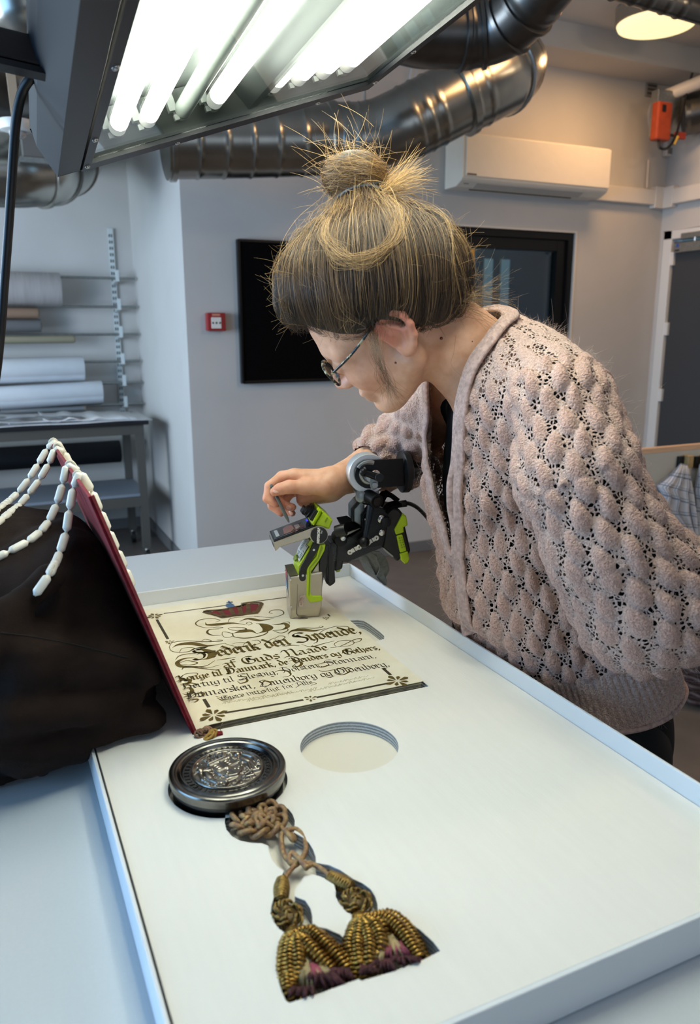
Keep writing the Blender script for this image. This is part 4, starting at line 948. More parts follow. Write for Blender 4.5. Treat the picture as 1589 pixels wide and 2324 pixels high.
for pts, w in (
    ([(620, 330), (640, 355), (760, 350), (900, 338), (1030, 355)], .009), ([(970, 320), (1060, 292), (1180, 310), (1325, 290)], .008),
    ([(1140, 340), (1200, 352), (1260, 385), (1230, 420), (1150, 445)], .016), ([(1160, 450), (1080, 418), (980, 425), (900, 445)], .011),
    ([(690, 383), (620, 385), (540, 365), (520, 335), (580, 300), (700, 292), (770, 310), (720, 328)], .002),
    ([(780, 462), (700, 465), (640, 440), (660, 405), (760, 400)], .0035), ([(790, 460), (800, 430), (880, 440), (900, 470), (830, 488), (790, 460)], .0012),
    ([(900, 440), (920, 480), (1050, 492), (1200, 465), (1260, 430), (1220, 415)], .003), ([(850, 330), (880, 290), (1000, 275), (1200, 272)], .0015),
    ([(1120, 265), (1300, 280), (1420, 245), (1400, 205), (1310, 205), (1275, 230), (1310, 240)], .002), ([(1060, 350), (1040, 340), (1070, 325), (1100, 345), (1060, 360)], .0012),
    ([(850, 395), (900, 380), (1000, 385), (1040, 400), (980, 412), (900, 410), (850, 395)], .0025), ([(690, 384), (740, 378), (800, 382), (760, 392), (700, 388)], .0012),
    ([(1300, 350), (1360, 352), (1440, 345), (1465, 375), (1410, 405), (1310, 415)], .007), ([(1310, 415), (1400, 440), (1470, 410), (1440, 380)], .002), ([(1400, 340), (1470, 325), (1490, 345)], .002),
    # flourish of the first line
    ([(280, 590), (340, 560), (480, 548), (640, 572), (825, 545)], .010), ([(245, 585), (280, 540), (420, 520), (600, 530), (760, 525), (795, 515), (740, 512)], .002),
    ([(245, 585), (270, 625), (350, 640), (450, 630), (505, 600), (460, 590), (380, 600), (350, 640)], .0015), ([(545, 590), (600, 610), (690, 650), (650, 700), (560, 715)], .012),
    ([(560, 715), (480, 695), (380, 710), (330, 745), (360, 780), (470, 790), (620, 780), (715, 725)], .006), ([(310, 715), (350, 675), (440, 655), (520, 650)], .002),
    ([(820, 548), (900, 572), (1010, 578), (1070, 550), (980, 535), (890, 555)], .0012), ([(580, 520), (620, 505), (680, 520), (640, 530)], .0012), ([(1060, 575), (1180, 545), (1160, 515), (1100, 520)], .0015),
    ([(380, 817), (400, 790), (520, 785), (640, 800), (760, 770)], .0015), ([(770, 590), (830, 610), (870, 590)], .0012), ([(740, 720), (840, 705), (930, 690)], .002),
    ([(1330, 500), (1380, 470), (1440, 480), (1400, 512), (1330, 508)], .0012), ([(1250, 530), (1330, 490)], .0015)):
    swell(fl_, [Z4(*p) for p in pts], .0006, w)
for pts, w in (
    ([(60, 270), (110, 235), (220, 225), (330, 235), (455, 210)], .010), ([(60, 270), (90, 240), (200, 205), (330, 210), (420, 195), (400, 185), (380, 195)], .002),
    ([(380, 265), (440, 225), (560, 190), (680, 195), (670, 225), (540, 240), (490, 235)], .0018), ([(500, 410), (600, 395), (740, 330), (815, 315), (800, 345), (720, 360)], .0018),
    ([(560, 400), (540, 370), (600, 340), (700, 335), (745, 360), (690, 390), (600, 400)], .0014), ([(200, 375), (300, 400), (420, 370), (540, 340)], .002), ([(0, 400), (100, 385), (180, 390)], .002),
    ([(70, 550), (130, 540), (200, 565), (180, 600), (110, 605), (160, 560)], .004), ([(360, 585), (450, 560), (560, 540)], .002), ([(370, 590), (400, 610), (480, 590), (460, 560)], .0025),
    ([(380, 640), (420, 655), (520, 640), (640, 610)], .0015), ([(550, 645), (600, 620), (680, 630), (690, 660), (620, 690), (550, 675), (550, 645)], .0022),
    ([(450, 700), (480, 715), (540, 700)], .0015), ([(20, 520), (60, 500), (140, 510), (200, 530)], .0018), ([(620, 470), (640, 440), (700, 420), (720, 440)], .003)):
    swell(fl_, [Z5(*p) for p in pts], .0006, w)
for pts, w in (
    ([(205, 275), (250, 255), (330, 262), (300, 300), (240, 295)], .005), ([(250, 225), (300, 200), (390, 195), (395, 215), (340, 225)], .0015), ([(245, 300), (320, 285), (400, 300), (340, 310)], .0018),
    ([(260, 345), (330, 330), (350, 370), (300, 395), (260, 385)], .005), ([(320, 465), (330, 440), (400, 435), (390, 455), (340, 465)], .0025), ([(330, 415), (400, 380), (460, 385), (430, 410), (360, 415)], .003),
    ([(250, 160), (300, 140), (420, 150), (560, 165), (620, 155)], .002), ([(220, 110), (300, 80), (400, 100), (340, 120), (240, 115)], .002), ([(790, 265), (840, 240), (860, 270), (800, 290), (770, 270)], .003), ([(1100, 195), (1160, 170), (1240, 180), (1260, 215), (1190, 235)], .003),
    ([(980, 320), (1020, 270), (1080, 290), (1020, 330)], .003), ([(570, 410), (640, 425), (760, 425), (830, 400)], .001), ([(580, 425), (640, 445), (740, 435)], .001), ([(600, 440), (650, 455), (720, 450)], .0008), ([(900, 375), (1000, 385), (1040, 350)], .0008), ([(1310, 330), (1400, 280), (1500, 290), (1450, 310)], .0008)):
    swell(fl_, [Z6(*p) for p in pts], .0005, w)
o = fl_.build('pen_flourishes', M_INK, book, fix=False); o['kind'] = 'stuff'
fs_ = MB()
for (x0, y0, x1, y1) in ((505, 1597, 660, 1571), (560, 1592, 720, 1562), (745, 1553, 835, 1535), (700, 1570, 850, 1538)):
    n = int((x1-x0)/3.2); s = np.linspace(0, 1, n)
    pts = [(x0+(x1-x0)*t_+1.4*math.sin(i*1.9), y0+(y1-y0)*t_+(2.0+1.6*math.sin(i*.7))*(-1 if i % 2 else .6)) for i, t_ in enumerate(s)]
    swell(fs_, pts, .0004, .0007, n=n*3)
o = fs_.build('faint_script', M_INKF, book, fix=False); o['kind'] = 'stuff'
# ruled border bars, corner florets and star marks
def bar(p, q, w, name='border_bar'):
    a, b_ = PZ(*p, ZPG), PZ(*q, ZPG); d = nrm(b_-a); sd = np.array([-d[1], d[0], 0])*w/2
    MB().prism([a-sd+[0, 0, .0002], b_-sd+[0, 0, .0002], b_+sd+[0, 0, .0002], a+sd+[0, 0, .0002]], (0, 0, .0002)).build(name, M_INKD, book)
ZB = lambda x, y: (300+x/2.27, 1320+y/2.27)
bar(ZB(163, 165), ZB(490, 122), .0028); bar(ZB(560, 112), ZB(960, 60), .0028); bar(ZB(127, 196), ZB(184, 296), .0045); bar(ZB(478, 677), ZB(882, 610), .0042); bar(ZB(950, 598), ZB(1315, 525), .0042)
bar(ZB(370, 606), ZB(396, 648), .0048); bar(ZB(1292, 447), ZB(1332, 482), .0048); bar((744, 1394), (749, 1399), .003)
def floret(px, py, r, petals, m=M_INK):
    c = PZ(px, py, ZPG+.0003); mb = MB()
    for k in range(petals):
        a = 2*math.pi*k/petals+.2
        d = np.array([math.cos(a), math.sin(a), 0]); s = np.array([-d[1], d[0], 0]); rr = r*(1.0 if k % 2 == 0 else .78)
        mb.face([c+d*.15*r, c+d*rr*.5+s*rr*.13, c+d*rr*.8+s*rr*.2, c+d*rr*.92+s*.08*rr, c+d*rr, c+d*rr*.92-s*.08*rr, c+d*rr*.8-s*rr*.2, c+d*rr*.5-s*rr*.13])
    mb.build('corner_floret' if petals > 6 else 'star_mark', m, book, fix=False)
floret(351, 1398, .0155, 8); floret(485, 1623, .0205, 8); floret(902, 1545, .0205, 8); floret(740, 1403, .007, 6); floret(385, 1457, .009, 6); floret(705, 1585, .010, 6)
# painted crown at the head of the page
CZ = lambda x, y: PZ(330+x/4.54, 1340+y/4.54, ZPG)
def flat(pts, lift): return [np.array([*CZ(*p)[:2], ZPG+lift]) for p in pts]
MB().face(flat([(640, 232), (720, 214), (820, 196), (900, 172), (980, 160), (1060, 140), (1170, 140), (1150, 235), (1000, 262), (780, 285), (720, 256)], .0004)).build('crown_velvet', mat('crown_red', '#6d0f18', .5), book, fix=False)
cr = MB()
def cstroke(pts, w, lift=.0007):
    P = bez([CZ(*p) for p in pts], 24); tg = np.gradient(P, axis=0); tg /= np.linalg.norm(tg, axis=1)[:, None]; sd = np.stack([-tg[:, 1], tg[:, 0], 0*tg[:, 0]], 1)
    L = P-sd*w/2; R = P+sd*w/2; L[:, 2] = R[:, 2] = ZPG+lift; cr.add(np.concatenate([L, R]), [(i, i+1, len(P)+i+1, len(P)+i) for i in range(len(P)-1)])
cstroke([(780, 282), (900, 265), (1050, 245), (1160, 232)], .0085); cstroke([(690, 250), (740, 262), (790, 280)], .007)
for pts in ([(600, 222), (650, 212), (760, 205), (860, 190)], [(600, 222), (640, 236), (720, 252)], [(870, 180), (900, 235), (920, 262)], [(880, 175), (980, 165), (1040, 150), (1060, 175), (1060, 240)], [(990, 160), (1050, 130), (1130, 128), (1195, 135), (1180, 175), (1150, 230)], [(760, 205), (790, 240), (810, 275)], [(960, 165), (980, 210), (985, 255)]):
    cstroke(pts, .0078)
for k, (x, y) in enumerate(((720, 250), (770, 270), (840, 265), (910, 250), (980, 245), (1050, 232), (1120, 222), (660, 222), (1180, 180), (1100, 130), (640, 214))):
    c = CZ(x, y)+[0, 0, .0009]; cr.face([c+[.0042*math.cos(a), .0052*math.sin(a), 0] for a in np.arange(8)*math.pi/4])
cr.build('crown_arches', mat('crown_bronze', '#5f4a26', .5, .1, noise=.4, nscale=120), book, fix=False)
bl = MB(); c = CZ(872, 160)+[0, 0, .001]; bl.face([c+[.008*math.cos(a), .011*math.sin(a), 0] for a in np.arange(12)*math.pi/6]); c = CZ(868, 128)+[0, 0, .0011]
bl.face([c+q for q in np.array([[-.0015, -.012, 0], [.0015, -.012, 0], [.0015, .009, 0], [-.0015, .009, 0]])]).face([c+q for q in np.array([[-.006, -.002, 0], [.006, -.002, 0], [.006, .002, 0], [-.006, .002, 0]])])
bl.build('crown_orb', mat('crown_blue', '#3d5f86', .5), book, fix=False)

# ================================================================ black cushion behind the cover
M_BLKC = mat('black_cloth', '#241b17', .92, noise=.35, nscale=18, bump=.3, bscale=420, spec=.12)
def cover_side(p): return (p-H0)@cn            # > 0 on the page side of the cover
CUSH_FOLDS = [(PY(-60, 1470, .91), PY(120, 1318, .945), .034, .020), (PY(60, 1490, .93), PY(312, 1508, .935), .050, .034), (PY(0, 1628, .90), PY(312, 1572, .915), .030, .018),
    (PY(-60, 1690, .90), PY(225, 1662, .905), .026, .016), (PY(50, 1722, .915), PY(108, 1766, .918), .022, .012), (PY(200, 1660, .915), PY(325, 1652, .915), .016, .011)]
def sd_cush(p):
    q = p.copy(); q[:, 0] += .010*vnoise(p, 9, 3); q[:, 2] += .008*vnoise(p*[1, 1, .6], 11, 5)
    d = sd_ell(q, (-.14, 1.245, 1.035), (.27, .275, .178))
    d = smin(d, sd_ell(q, (-.02, 1.15, 1.03), (.165, .20, .145)), .06)
    d = smin(d, sd_ell(q, (.07, 1.06, 1.06), (.13, .135, .14)), .04)
    d = smin(d, sd_ell(q, (.05, 1.2, 1.05), (.13, .2, .15)), .04)
    d = smin(d, sd_cone(q, (-.25, 1.06, 1.0), (.06, 1.01, 1.015), .075, .068), .05)
    d = smin(d, sd_cone(q, (-.25, 1.00, .945), (.075, .955, .99), .042, .044), .03)      # folds of the loose cloth at the foot
    d = smin(d, sd_cone(q, (.0, .945, .985), (.125, .952, 1.035), .034, .036), .04)
    d = smin(d, sd_cone(q, (-.16, .985, .94), (.022, .948, .938), .028, .020), .025)
    d = smin(d, sd_cone(q, (.0, .935, .985), (.138, .926, .984), .030, .022), .02)
    for a, b_, r1, r2 in CUSH_FOLDS: d = smin(d, sd_cone(q, a, b_, r1, r2), .013)
    w = np.sin(p[:, 2]*95+p[:, 0]*40+3*vnoise(p, 7, 2))*.0062*np.clip((1.07-p[:, 2])/.08, 0, 1)+np.abs(np.sin((p[:, 0]-p[:, 1]*.4+p[:, 2]*.5)*34+2.5*vnoise(p, 6, 8)))*.006+.004*vnoise(p, 24, 12)
    d = d+w
    d = smax(d, cover_side(p)+.0065, .012)
    floor_z = np.where(p[:, 0] > TX0-.008, .9635, ZT+.001)
    d = np.maximum(d, floor_z-p[:, 2])
    return d
V, Q = surface_net(sd_cush, (-.46, .78, .90), (.24, 1.58, 1.26), .007)
V = smooth_mesh(V, Q, 2, .5)
Nc_ = vert_normals(V, Q); s_ = np.sign((sd_cush(V[::40]+Nc_[::40]*.004)-sd_cush(V[::40]-Nc_[::40]*.004)).mean())
low_ = np.clip((1.10-V[:, 2])/.12, 0, 1)     # creases: soft on top, crisp where the cloth gathers at the foot
rdg = lambda a, k, sd: 1-np.abs(vnoise(V*a, k, sd))*2
cr_ = .0035*rdg(np.array([1, .5, 1.6]), 13, 41)+(.001+.005*low_)*np.maximum(rdg(np.array([.6, .6, 2.0]), 19, 42), 0)**2+.0012*rdg(np.array([1, 1, 1]), 46, 43)
keep_ = np.clip((V[:, 2]-np.where(V[:, 0] > TX0-.008, .966, ZT+.003))/.01, 0, 1)*np.clip(-(cover_side(V)+.012)/.015, 0, 1)
V = V+Nc_*s_*(cr_*keep_)[:, None]
cush = np_mesh('draped_cushion', V, Q, M_BLKC, None)
tag(cush, 'big cushion draped in black cloth supporting the red cover', 'cushion')
from mathutils.bvhtree import BVHTree
bvh = BVHTree.FromPolygons([tuple(v) for v in V], [tuple(int(i) for i in q) for q in Q])
def on_cushion(px, py, back):
    d = ray(px, py); h = bvh.ray_cast(Vector(CAM), Vector(d).normalized())
    return None if h[0] is None else np.array(h[0])-nrm(d)*back
sm = [on_cushion(x, y, .0003) for x, y in bez([(2, 1436), (60, 1443), (130, 1455), (200, 1470), (290, 1492)], 60)]
sm = [p for p in sm if p is not None]
if len(sm) > 4: MB().tube(sm, .0009, 6).build('seam', mat('black_thread', '#050404', .9), cush)

# ---- four strands of white bead weights over the cover
M_BEAD = mat('white_bead', '#e4e0d4', .35, spec=.5); M_CORDW = mat('bead_cord', '#c9c4b6', .7)
bead_me = None
def strand(left_px, ycr, tail, label):
    global bead_me
    cr_ = cpt(1, (ycr-.903)/(1.372-.903))
    R = .0066
    pts = []
    for i, (x, y) in enumerate(left_px):
        yy = cr_[1]-.004*i
        p = PY(x, y, yy); h = on_cushion(x, y, R)
        if h is not None and np.dot(h-CAM, FW) < np.dot(p-CAM, FW): p = h
        pts.append(p)
    pts = pts[::-1]
    e = nrm(H0-E0)
    top = [cr_-cn*(.004+R)+e*.012, cr_-cn*.004-e*R*.9, cr_+cn*.004-e*R*.9]
    dn = [cr_+cn*(.0012+R)+e*s for s in np.arange(.014, tail, .02)]
    P = bez(pts+top[1:]+dn, 400); L = np.concatenate([[0], np.cumsum(np.linalg.norm(np.diff(P, axis=0), axis=1))])
    t = thing('bead_weight', cr_, label, 'weight', 'bead weights over the cover')
    s = np.linspace(0, L[-1], 120); C_ = np.stack([np.interp(s, L, P[:, k]) for k in range(3)], 1); MB().tube(C_, .0022, 6).build('cord', M_CORDW, t, smooth='all')
    bl_ = .0285; n = int(L[-1]/bl_); off = (np.interp(0, [0], [0]))
    for k in range(n):
        a = np.array([np.interp(k*bl_+.001, L, P[:, c]) for c in range(3)]); b_ = np.array([np.interp((k+1)*bl_-.001, L, P[:, c]) for c in range(3)])
        d = b_-a; ln = np.linalg.norm(d)
        if bead_me is None:
            mb = MB().lathe((0, 0, 0), (0, 0, 1), [(.0022, 0), (.0050, .11), (.0055, .17), (.0055, .83), (.0050, .89), (.0022, 1)], 9)
            bead_me = bpy.data.meshes.new('bead'); bead_me.from_pydata([tuple(map(float, v)) for v in mb.v], [], mb.f); bead_me.materials.append(M_BEAD); bead_me.shade_smooth(); auto_smooth(bead_me, 50)
        o = bpy.data.objects.new('bead', bead_me); COL.objects.link(o); o.parent = t
        o.location = tuple(a-BASE[t.name]); o.rotation_euler = Vector(d).to_track_quat('Z', 'Y').to_euler(); o.scale = (1, 1, ln)
    return t
strand([(111, 1012), (99, 1031), (87, 1052), (75, 1074), (59, 1095), (42, 1117), (24, 1134), (3, 1151), (-30, 1175), (-60, 1195)], 1.362, .10, 'farthest string of white bead weights over the red cover')
strand([(127, 1031), (111, 1052), (98, 1076), (81, 1101), (63, 1124), (45, 1146), (22, 1164), (3, 1180), (-30, 1205), (-60, 1225)], 1.295, .16, 'second farthest string of white bead weights over the cover')
strand([(156, 1068), (143, 1097), (136, 1123), (125, 1155), (114, 1179), (94, 1205), (69, 1226), (37, 1243), (8, 1259), (-30, 1277)], 1.112, .14, 'third string of white beads, bending left across the cushion')
strand([(172, 1094), (163, 1118), (160, 1144), (156, 1168), (153, 1192), (147, 1221), (137, 1250), (128, 1274), (120, 1287), (102, 1322), (78, 1352)], 1.025, .19, 'nearest string of white beads, hanging almost straight down')

# ================================================================ silver seal capsule
M_SILV = mat('tarnished_silver', '#8f8b84', .24, 1.0, noise=.55, nscale=28, col2='#4a4744')
M_SILVD = mat('dark_silver_side', '#4b4a4a', .3, 1.0, noise=.4, nscale=30)
SC3 = np.array([*SEAL_C, 0])
seal = thing('seal_capsule', (*SEAL_C, .945), 'round tarnished silver seal capsule with embossed coat of arms', 'seal')
MB().lathe(SC3+[0, 0, .9455], (0, 0, 1), [(.060, 0), (.0615, .002), (.0615, .018), (.063, .019), (.063, .0225)], 72).build('box', M_SILVD, seal, smooth=True)
MB().lathe(SC3+[0, 0, .968], (0, 0, 1), [(.0632, 0), (.0645, .001), (.0648, .006), (.0655, .0075), (.0655, .010), (.0645, .0118), (.0615, .0128), (.059, .0122), (.058, .0105), (.056, .0098), (.0542, .0105), (.0528, .0118), (.0518, .0118), (.0508, .0100), (.0500, .0085), (.0, .0085)], 96).build('lid', M_SILV, seal, smooth=True)
# embossed arms: a height field on the inner disc
def arms():
    n = 190; g = np.linspace(-1, 1, n); X, Y = np.meshgrid(g, g, indexing='ij'); r = np.hypot(X, Y); Hh = np.zeros_like(X)
    def bump(x, y, sx, sy, h, a=0):
        nonlocal Hh; c, s = math.cos(a), math.sin(a); u = (X-x)*c+(Y-y)*s; v = -(X-x)*s+(Y-y)*c
        Hh = np.maximum(Hh, h*np.sqrt(np.maximum(0, 1-(u/sx)**2-(v/sy)**2)))
    def line(pts, w, h):
        nonlocal Hh
        for (a, b), (c, d) in zip(pts[:-1], pts[1:]):
            L2 = (c-a)**2+(d-b)**2+1e-9; t_ = np.clip(((X-a)*(c-a)+(Y-b)*(d-b))/L2, 0, 1); q = np.hypot(X-a-t_*(c-a), Y-b-t_*(d-b)); Hh = np.maximum(Hh, h*np.sqrt(np.maximum(0, 1-(q/w)**2)))
    m = (np.abs(X) < .34) & (Y < .42) & (Y > -.42+.9*X**2*2); Hh = np.where(m, np.maximum(Hh, .45), Hh)
    line([(-.34, .42), (.34, .42), (.34, -.1), (.2, -.36), (0, -.44), (-.2, -.36), (-.34, -.1), (-.34, .42)], .035, .75); line([(0, .4), (0, -.4)], .045, .8); line([(-.33, .02), (.33, .02)], .045, .8)
    bump(0, .02, .12, .13, .85)
    for sx in (-1, 1):
        for y in (.32, .22, .12): bump(sx*.17, y, .11, .035, .65)
        for k in range(3): bump(sx*(.12+.07*k), -.16-.06*(k % 2), .04, .06, .65)
        bump(sx*.62, .42, .10, .11, .95); bump(sx*.6, .05, .12, .32, .95, sx*.15); line([(sx*.58, .3), (sx*.42, .2), (sx*.36, .3)], .055, .85); line([(sx*.64, -.2), (sx*.56, -.5)], .07, .9); line([(sx*.56, -.2), (sx*.42, -.52)], .06, .85); line([(sx*.72, .3), (sx*.82, .0), (sx*.8, -.3)], .035, .8)
        line([(sx*.15, -.62), (sx*.4, -.6), (sx*.62, -.68), (sx*.75, -.55), (sx*.66, -.46)], .05, 1.0); line([(sx*.1, -.72), (sx*.3, -.78)], .05, .9)
    for x in (-.24, -.12, 0, .12, .24): bump(x, .6, .05, .13, .9); bump(x, .74, .04, .04, 1.0)
    line([(-.28, .5), (.28, .5)], .05, .95); line([(-.24, .62), (-.12, .82), (0, .86), (.12, .82), (.24, .62)], .03, .9); bump(0, .92, .04, .04, 1)
    q = np.random.default_rng(3)
    for _ in range(110):
        a = q.uniform(0, 6.28); rr = math.sqrt(q.uniform(.12, .85)); bump(rr*math.cos(a), rr*math.sin(a), .03+.03*q.random(), .02+.02*q.random(), .35+.4*q.random(), q.uniform(0, 3))
    Hh = Hh*np.clip((.93-r)/.04, 0, 1); Hh = np.maximum(Hh, .55*np.sqrt(np.maximum(0, 1-((r-.955)/.03)**2)))
    return X, Y, Hh, r
X, Y, Hh, r = arms(); n = X.shape[0]; RM = .0412
rot = .32; ca, sa = math.cos(rot), math.sin(rot)
Vx = np.stack([SEAL_C[0]+RM*(X*ca-Y*sa), SEAL_C[1]+RM*(X*sa+Y*ca), .9772+Hh*.0032], -1).reshape(-1, 3)
ii = np.arange(n*n).reshape(n, n); Qd = np.stack([ii[:-1, :-1], ii[1:, :-1], ii[1:, 1:], ii[:-1, 1:]], -1).reshape(-1, 4); Qd = Qd[(r.reshape(-1)[Qd] < 1.0).all(1)]
np_mesh('embossed_arms', Vx, Qd, mat('silver_relief', '#a39c92', .3, 1.0, noise=.5, nscale=60, col2='#6a625a'), seal)
k_ = MB()
for k in range(44):
    a = 2*math.pi*k/44; d = np.array([math.cos(a), math.sin(a), 0]); s = np.array([-d[1], d[0], 0]); c = SC3+d*.0456+[0, 0, .9766]
    k_.obox(c+s*.0012, d*.0026, s*.0005, np.array([0, 0, .0006])).obox(c+d*.0022, d*.0005, s*.0015, np.array([0, 0, .0006])).obox(c-d*.0022*(k % 2), d*.0005, s*.0015, np.array([0, 0, .0006]))
o = k_.build('inscription_ring', M_SILV, seal); o['kind'] = 'stuff'
MB().box((*(SEAL_C+[.0, -.071]), .9456), (*(SEAL_C+[.012, -.060]), .962)).build('hinge_lug', M_SILVD, seal)

# ================================================================ gold cord, knot and tassels
M_GOLDC = mat('gold_cord', '#b3935f', .42, .4, noise=.6, nscale=260, col2='#85604e', bump=.5, bscale=900)
M_GOLDB = mat('gold_braid', '#a88a4c', .32, .7, noise=.45, nscale=220, col2='#6d5226', bump=.4, bscale=900)
M_BULL = mat('gold_bullion', '#b58f45', .27, .85, noise=.5, nscale=150, col2='#6e4f22')
cord = thing('tassel_cord', PZ(680, 1960, .945), 'gold cord with woven knot and two bullion tassels', 'cord')
ZC_ = .9575
kc = PZ(587, 1858, ZC_+.002)
th = np.linspace(0, 2*math.pi*3, 260, endpoint=False)
def turk(c, R, r, p, q, h, n, cr_, axis=None, stretch=(1, 1)):
    th = np.linspace(0, 2*math.pi*q, n, endpoint=False); ph = th*p/q
    x = (R+r*np.cos(ph))*np.cos(th)*stretch[0]; y = (R+r*np.cos(ph))*np.sin(th)*stretch[1]; z = h*np.sin(ph*2+.4)
    return np.stack([c[0]+x, c[1]+y, c[2]+z], 1)
MB().tube(turk(kc, .0195, .0095, 10, 3, .0035, 300, 0), .0030, 8, closed=True).build('knot_outer', M_GOLDC, cord, smooth='all')
MB().tube(turk(kc+[0, 0, .0015], .0095, .0085, 7, 2, .0035, 200, 0), .0030, 8, closed=True).build('knot_inner', M_GOLDC, cord, smooth='all')
def ctube(px, r, name, z=ZC_, m=None, n=40, zs=None):
    P = bez([PZ(x, y, z) for x, y in px], n)
    if zs is not None: P[:, 2] += np.interp(np.linspace(0, 1, len(P)), np.linspace(0, 1, len(zs)), zs)
    return MB().tube(P, r, 9).build(name, m or M_GOLDC, cord, smooth='all')
ctube([(622, 1872), (640, 1886), (652, 1898), (664, 1908), (668, 1900), (655, 1890), (640, 1895), (640, 1920), (646, 1942), (660, 1956), (676, 1962)], .0027, 'ring_loop', n=60, zs=[.002, .003, .004, .0, -.001, .002, 0, 0, 0, .002])
ctube([(652, 1892), (672, 1886), (690, 1902), (695, 1926), (686, 1948), (670, 1962), (656, 1958), (662, 1946), (680, 1958), (698, 1972)], .0027, 'ring_loop', n=60, zs=[.004, .002, 0, 0, 0, -.001, .002, .005, .004, .0])
ctube([(672, 1962), (662, 1972), (650, 1988), (643, 2004), (640, 2022)], .0024, 'left_cord')
ctube([(696, 1968), (706, 1962), (690, 1958), (712, 1962), (735, 1976), (752, 1992), (768, 2000)], .0024, 'right_cord')
def wrapped(a, b, r, name):
    """cord wound tightly with thinner braid"""
    A, B = PZ(*a, ZC_), PZ(*b, ZC_); d = B-A; L = np.linalg.norm(d); d /= L; u = nrm(np.cross(d, [0, 0, 1])); v = np.cross(u, d)
    root = MB().tube([A, (A+B)/2, B], [r*.7, r*.85, r*.7], 10).build(name, M_GOLDB, cord, smooth='all')
    for sgn in (1, -1):
        for k in range(3):
            s = np.linspace(0, 1, 70); ang = sgn*s*2*math.pi*3.2+k*2.1; rr = r*(.75+.25*np.sin(math.pi*s))
            P = A+d*(s*L)[:, None]+u*(np.cos(ang)*rr)[:, None]+v*(np.sin(ang)*rr)[:, None]
            MB().tube(P, .0011, 6).build('winding', M_GOLDB, root, smooth='all')
wrapped((641, 1998), (636, 2044), .0068, 'left_wrap'); wrapped((747, 1990), (797, 2015), .0068, 'right_wrap')
def headknot(px, py, rx, ry, name):
    c = PZ(px, py, ZC_+.0005); o = None
    for k, (p_, q_) in enumerate(((7, 3), (8, 3), (5, 2))):
        o2 = MB().tube(turk(c+[0, 0, .002*k-.001], .0078-.0013*k, .0052-.0006*k, p_, q_, .003, 200, 0, stretch=(rx, ry)), .00125, 6, closed=True).build(name if k == 0 else 'braid', M_GOLDB, cord if k == 0 else o, smooth='all')
        o = o or o2
    MB().sphere(c, (.0095*rx, .0095*ry, .005)).build('core', mat('dark_gold', '#4c3a18', .5, .5), o, smooth='all')
headknot(652, 2076, 1.05, 1.35, 'left_head_knot'); headknot(808, 2046, 1.15, 1.2, 'right_head_knot')
def coil(parent, pts, r, z0=.958, turns_per=.0033, wire=.00135, name='bullion_coil', lift=None):
    C_ = bez([PZ(x, y, z0) for x, y in pts], 80); s = np.linspace(0, 1, len(C_))
    C_[:, 2] += (lift if lift is not None else .006)*np.sin(math.pi*np.clip(s*.9+.1, 0, 1))-.006*s
    L = np.concatenate([[0], np.cumsum(np.linalg.norm(np.diff(C_, axis=0), axis=1))]); nt = L[-1]/turns_per; n = int(nt*9)
    q = np.linspace(0, L[-1], n); P = np.stack([np.interp(q, L, C_[:, k]) for k in range(3)], 1); tg = np.gradient(P, axis=0); tg /= np.linalg.norm(tg, axis=1)[:, None]
    u = np.cross(tg, [0, 0, 1]); u /= np.linalg.norm(u, axis=1)[:, None]; v = np.cross(u, tg); a = np.linspace(0, nt*2*math.pi, n); env = r*np.minimum(1, .55+2.2*np.linspace(0, 1, n))*(1+.06*np.sin(a*.37))
    P = P+u*(np.cos(a)*env)[:, None]+v*(np.sin(a)*env)[:, None]
    P[:, 2] = np.maximum(P[:, 2], .9465)
    o = MB().tube(P, wire, 5).build(name, M_BULL, parent, smooth='all')
    return o
def tassel(name, coils, head, threads):
    root = MB().sphere(PZ(*head, .957), (.009, .010, .006)).build(name, M_BULL, cord, smooth='all')
    for c in coils: coil(root, zz4(c[0]), c[1], z0=.958+c[2])
    q = np.random.default_rng(len(coils)*5)
    for key, colr, items in threads:
        mb = MB()
        for (a, b_, nth, sp0, sp1) in items:
            for k in range(nth):
                f = (k/(max(1, nth-1))-.5); A = np.array(a)+[f*sp0, q.normal(0, 4)]; B = np.array(b_)+[f*sp1, q.normal(0, 14)]; Cm = (A+B)/2+[q.normal(0, 10), q.normal(0, 6)]
                pp = zz4([A, Cm, B]); zz = [.962, .963, .951+q.normal(0, .0015)]
                P = bez([PZ(x, y, z) for (x, y), z in zip(pp, zz)], 10); P[:, 2] = np.maximum(P[:, 2], .9465); mb.tube(P, .00055+.0005*(key == 'chenille_fringe'), 4)
        o = mb.build(key, colr, root, smooth='all'); o['kind'] = 'stuff'
M_THC = mat('cream_thread', '#b39f72', .6, noise=.4, nscale=100); M_THR = mat('rose_thread', '#9c4a5e', .7, noise=.3, nscale=100); M_THD = mat('dark_chenille', '#4e262a', .9, noise=.4, nscale=120)
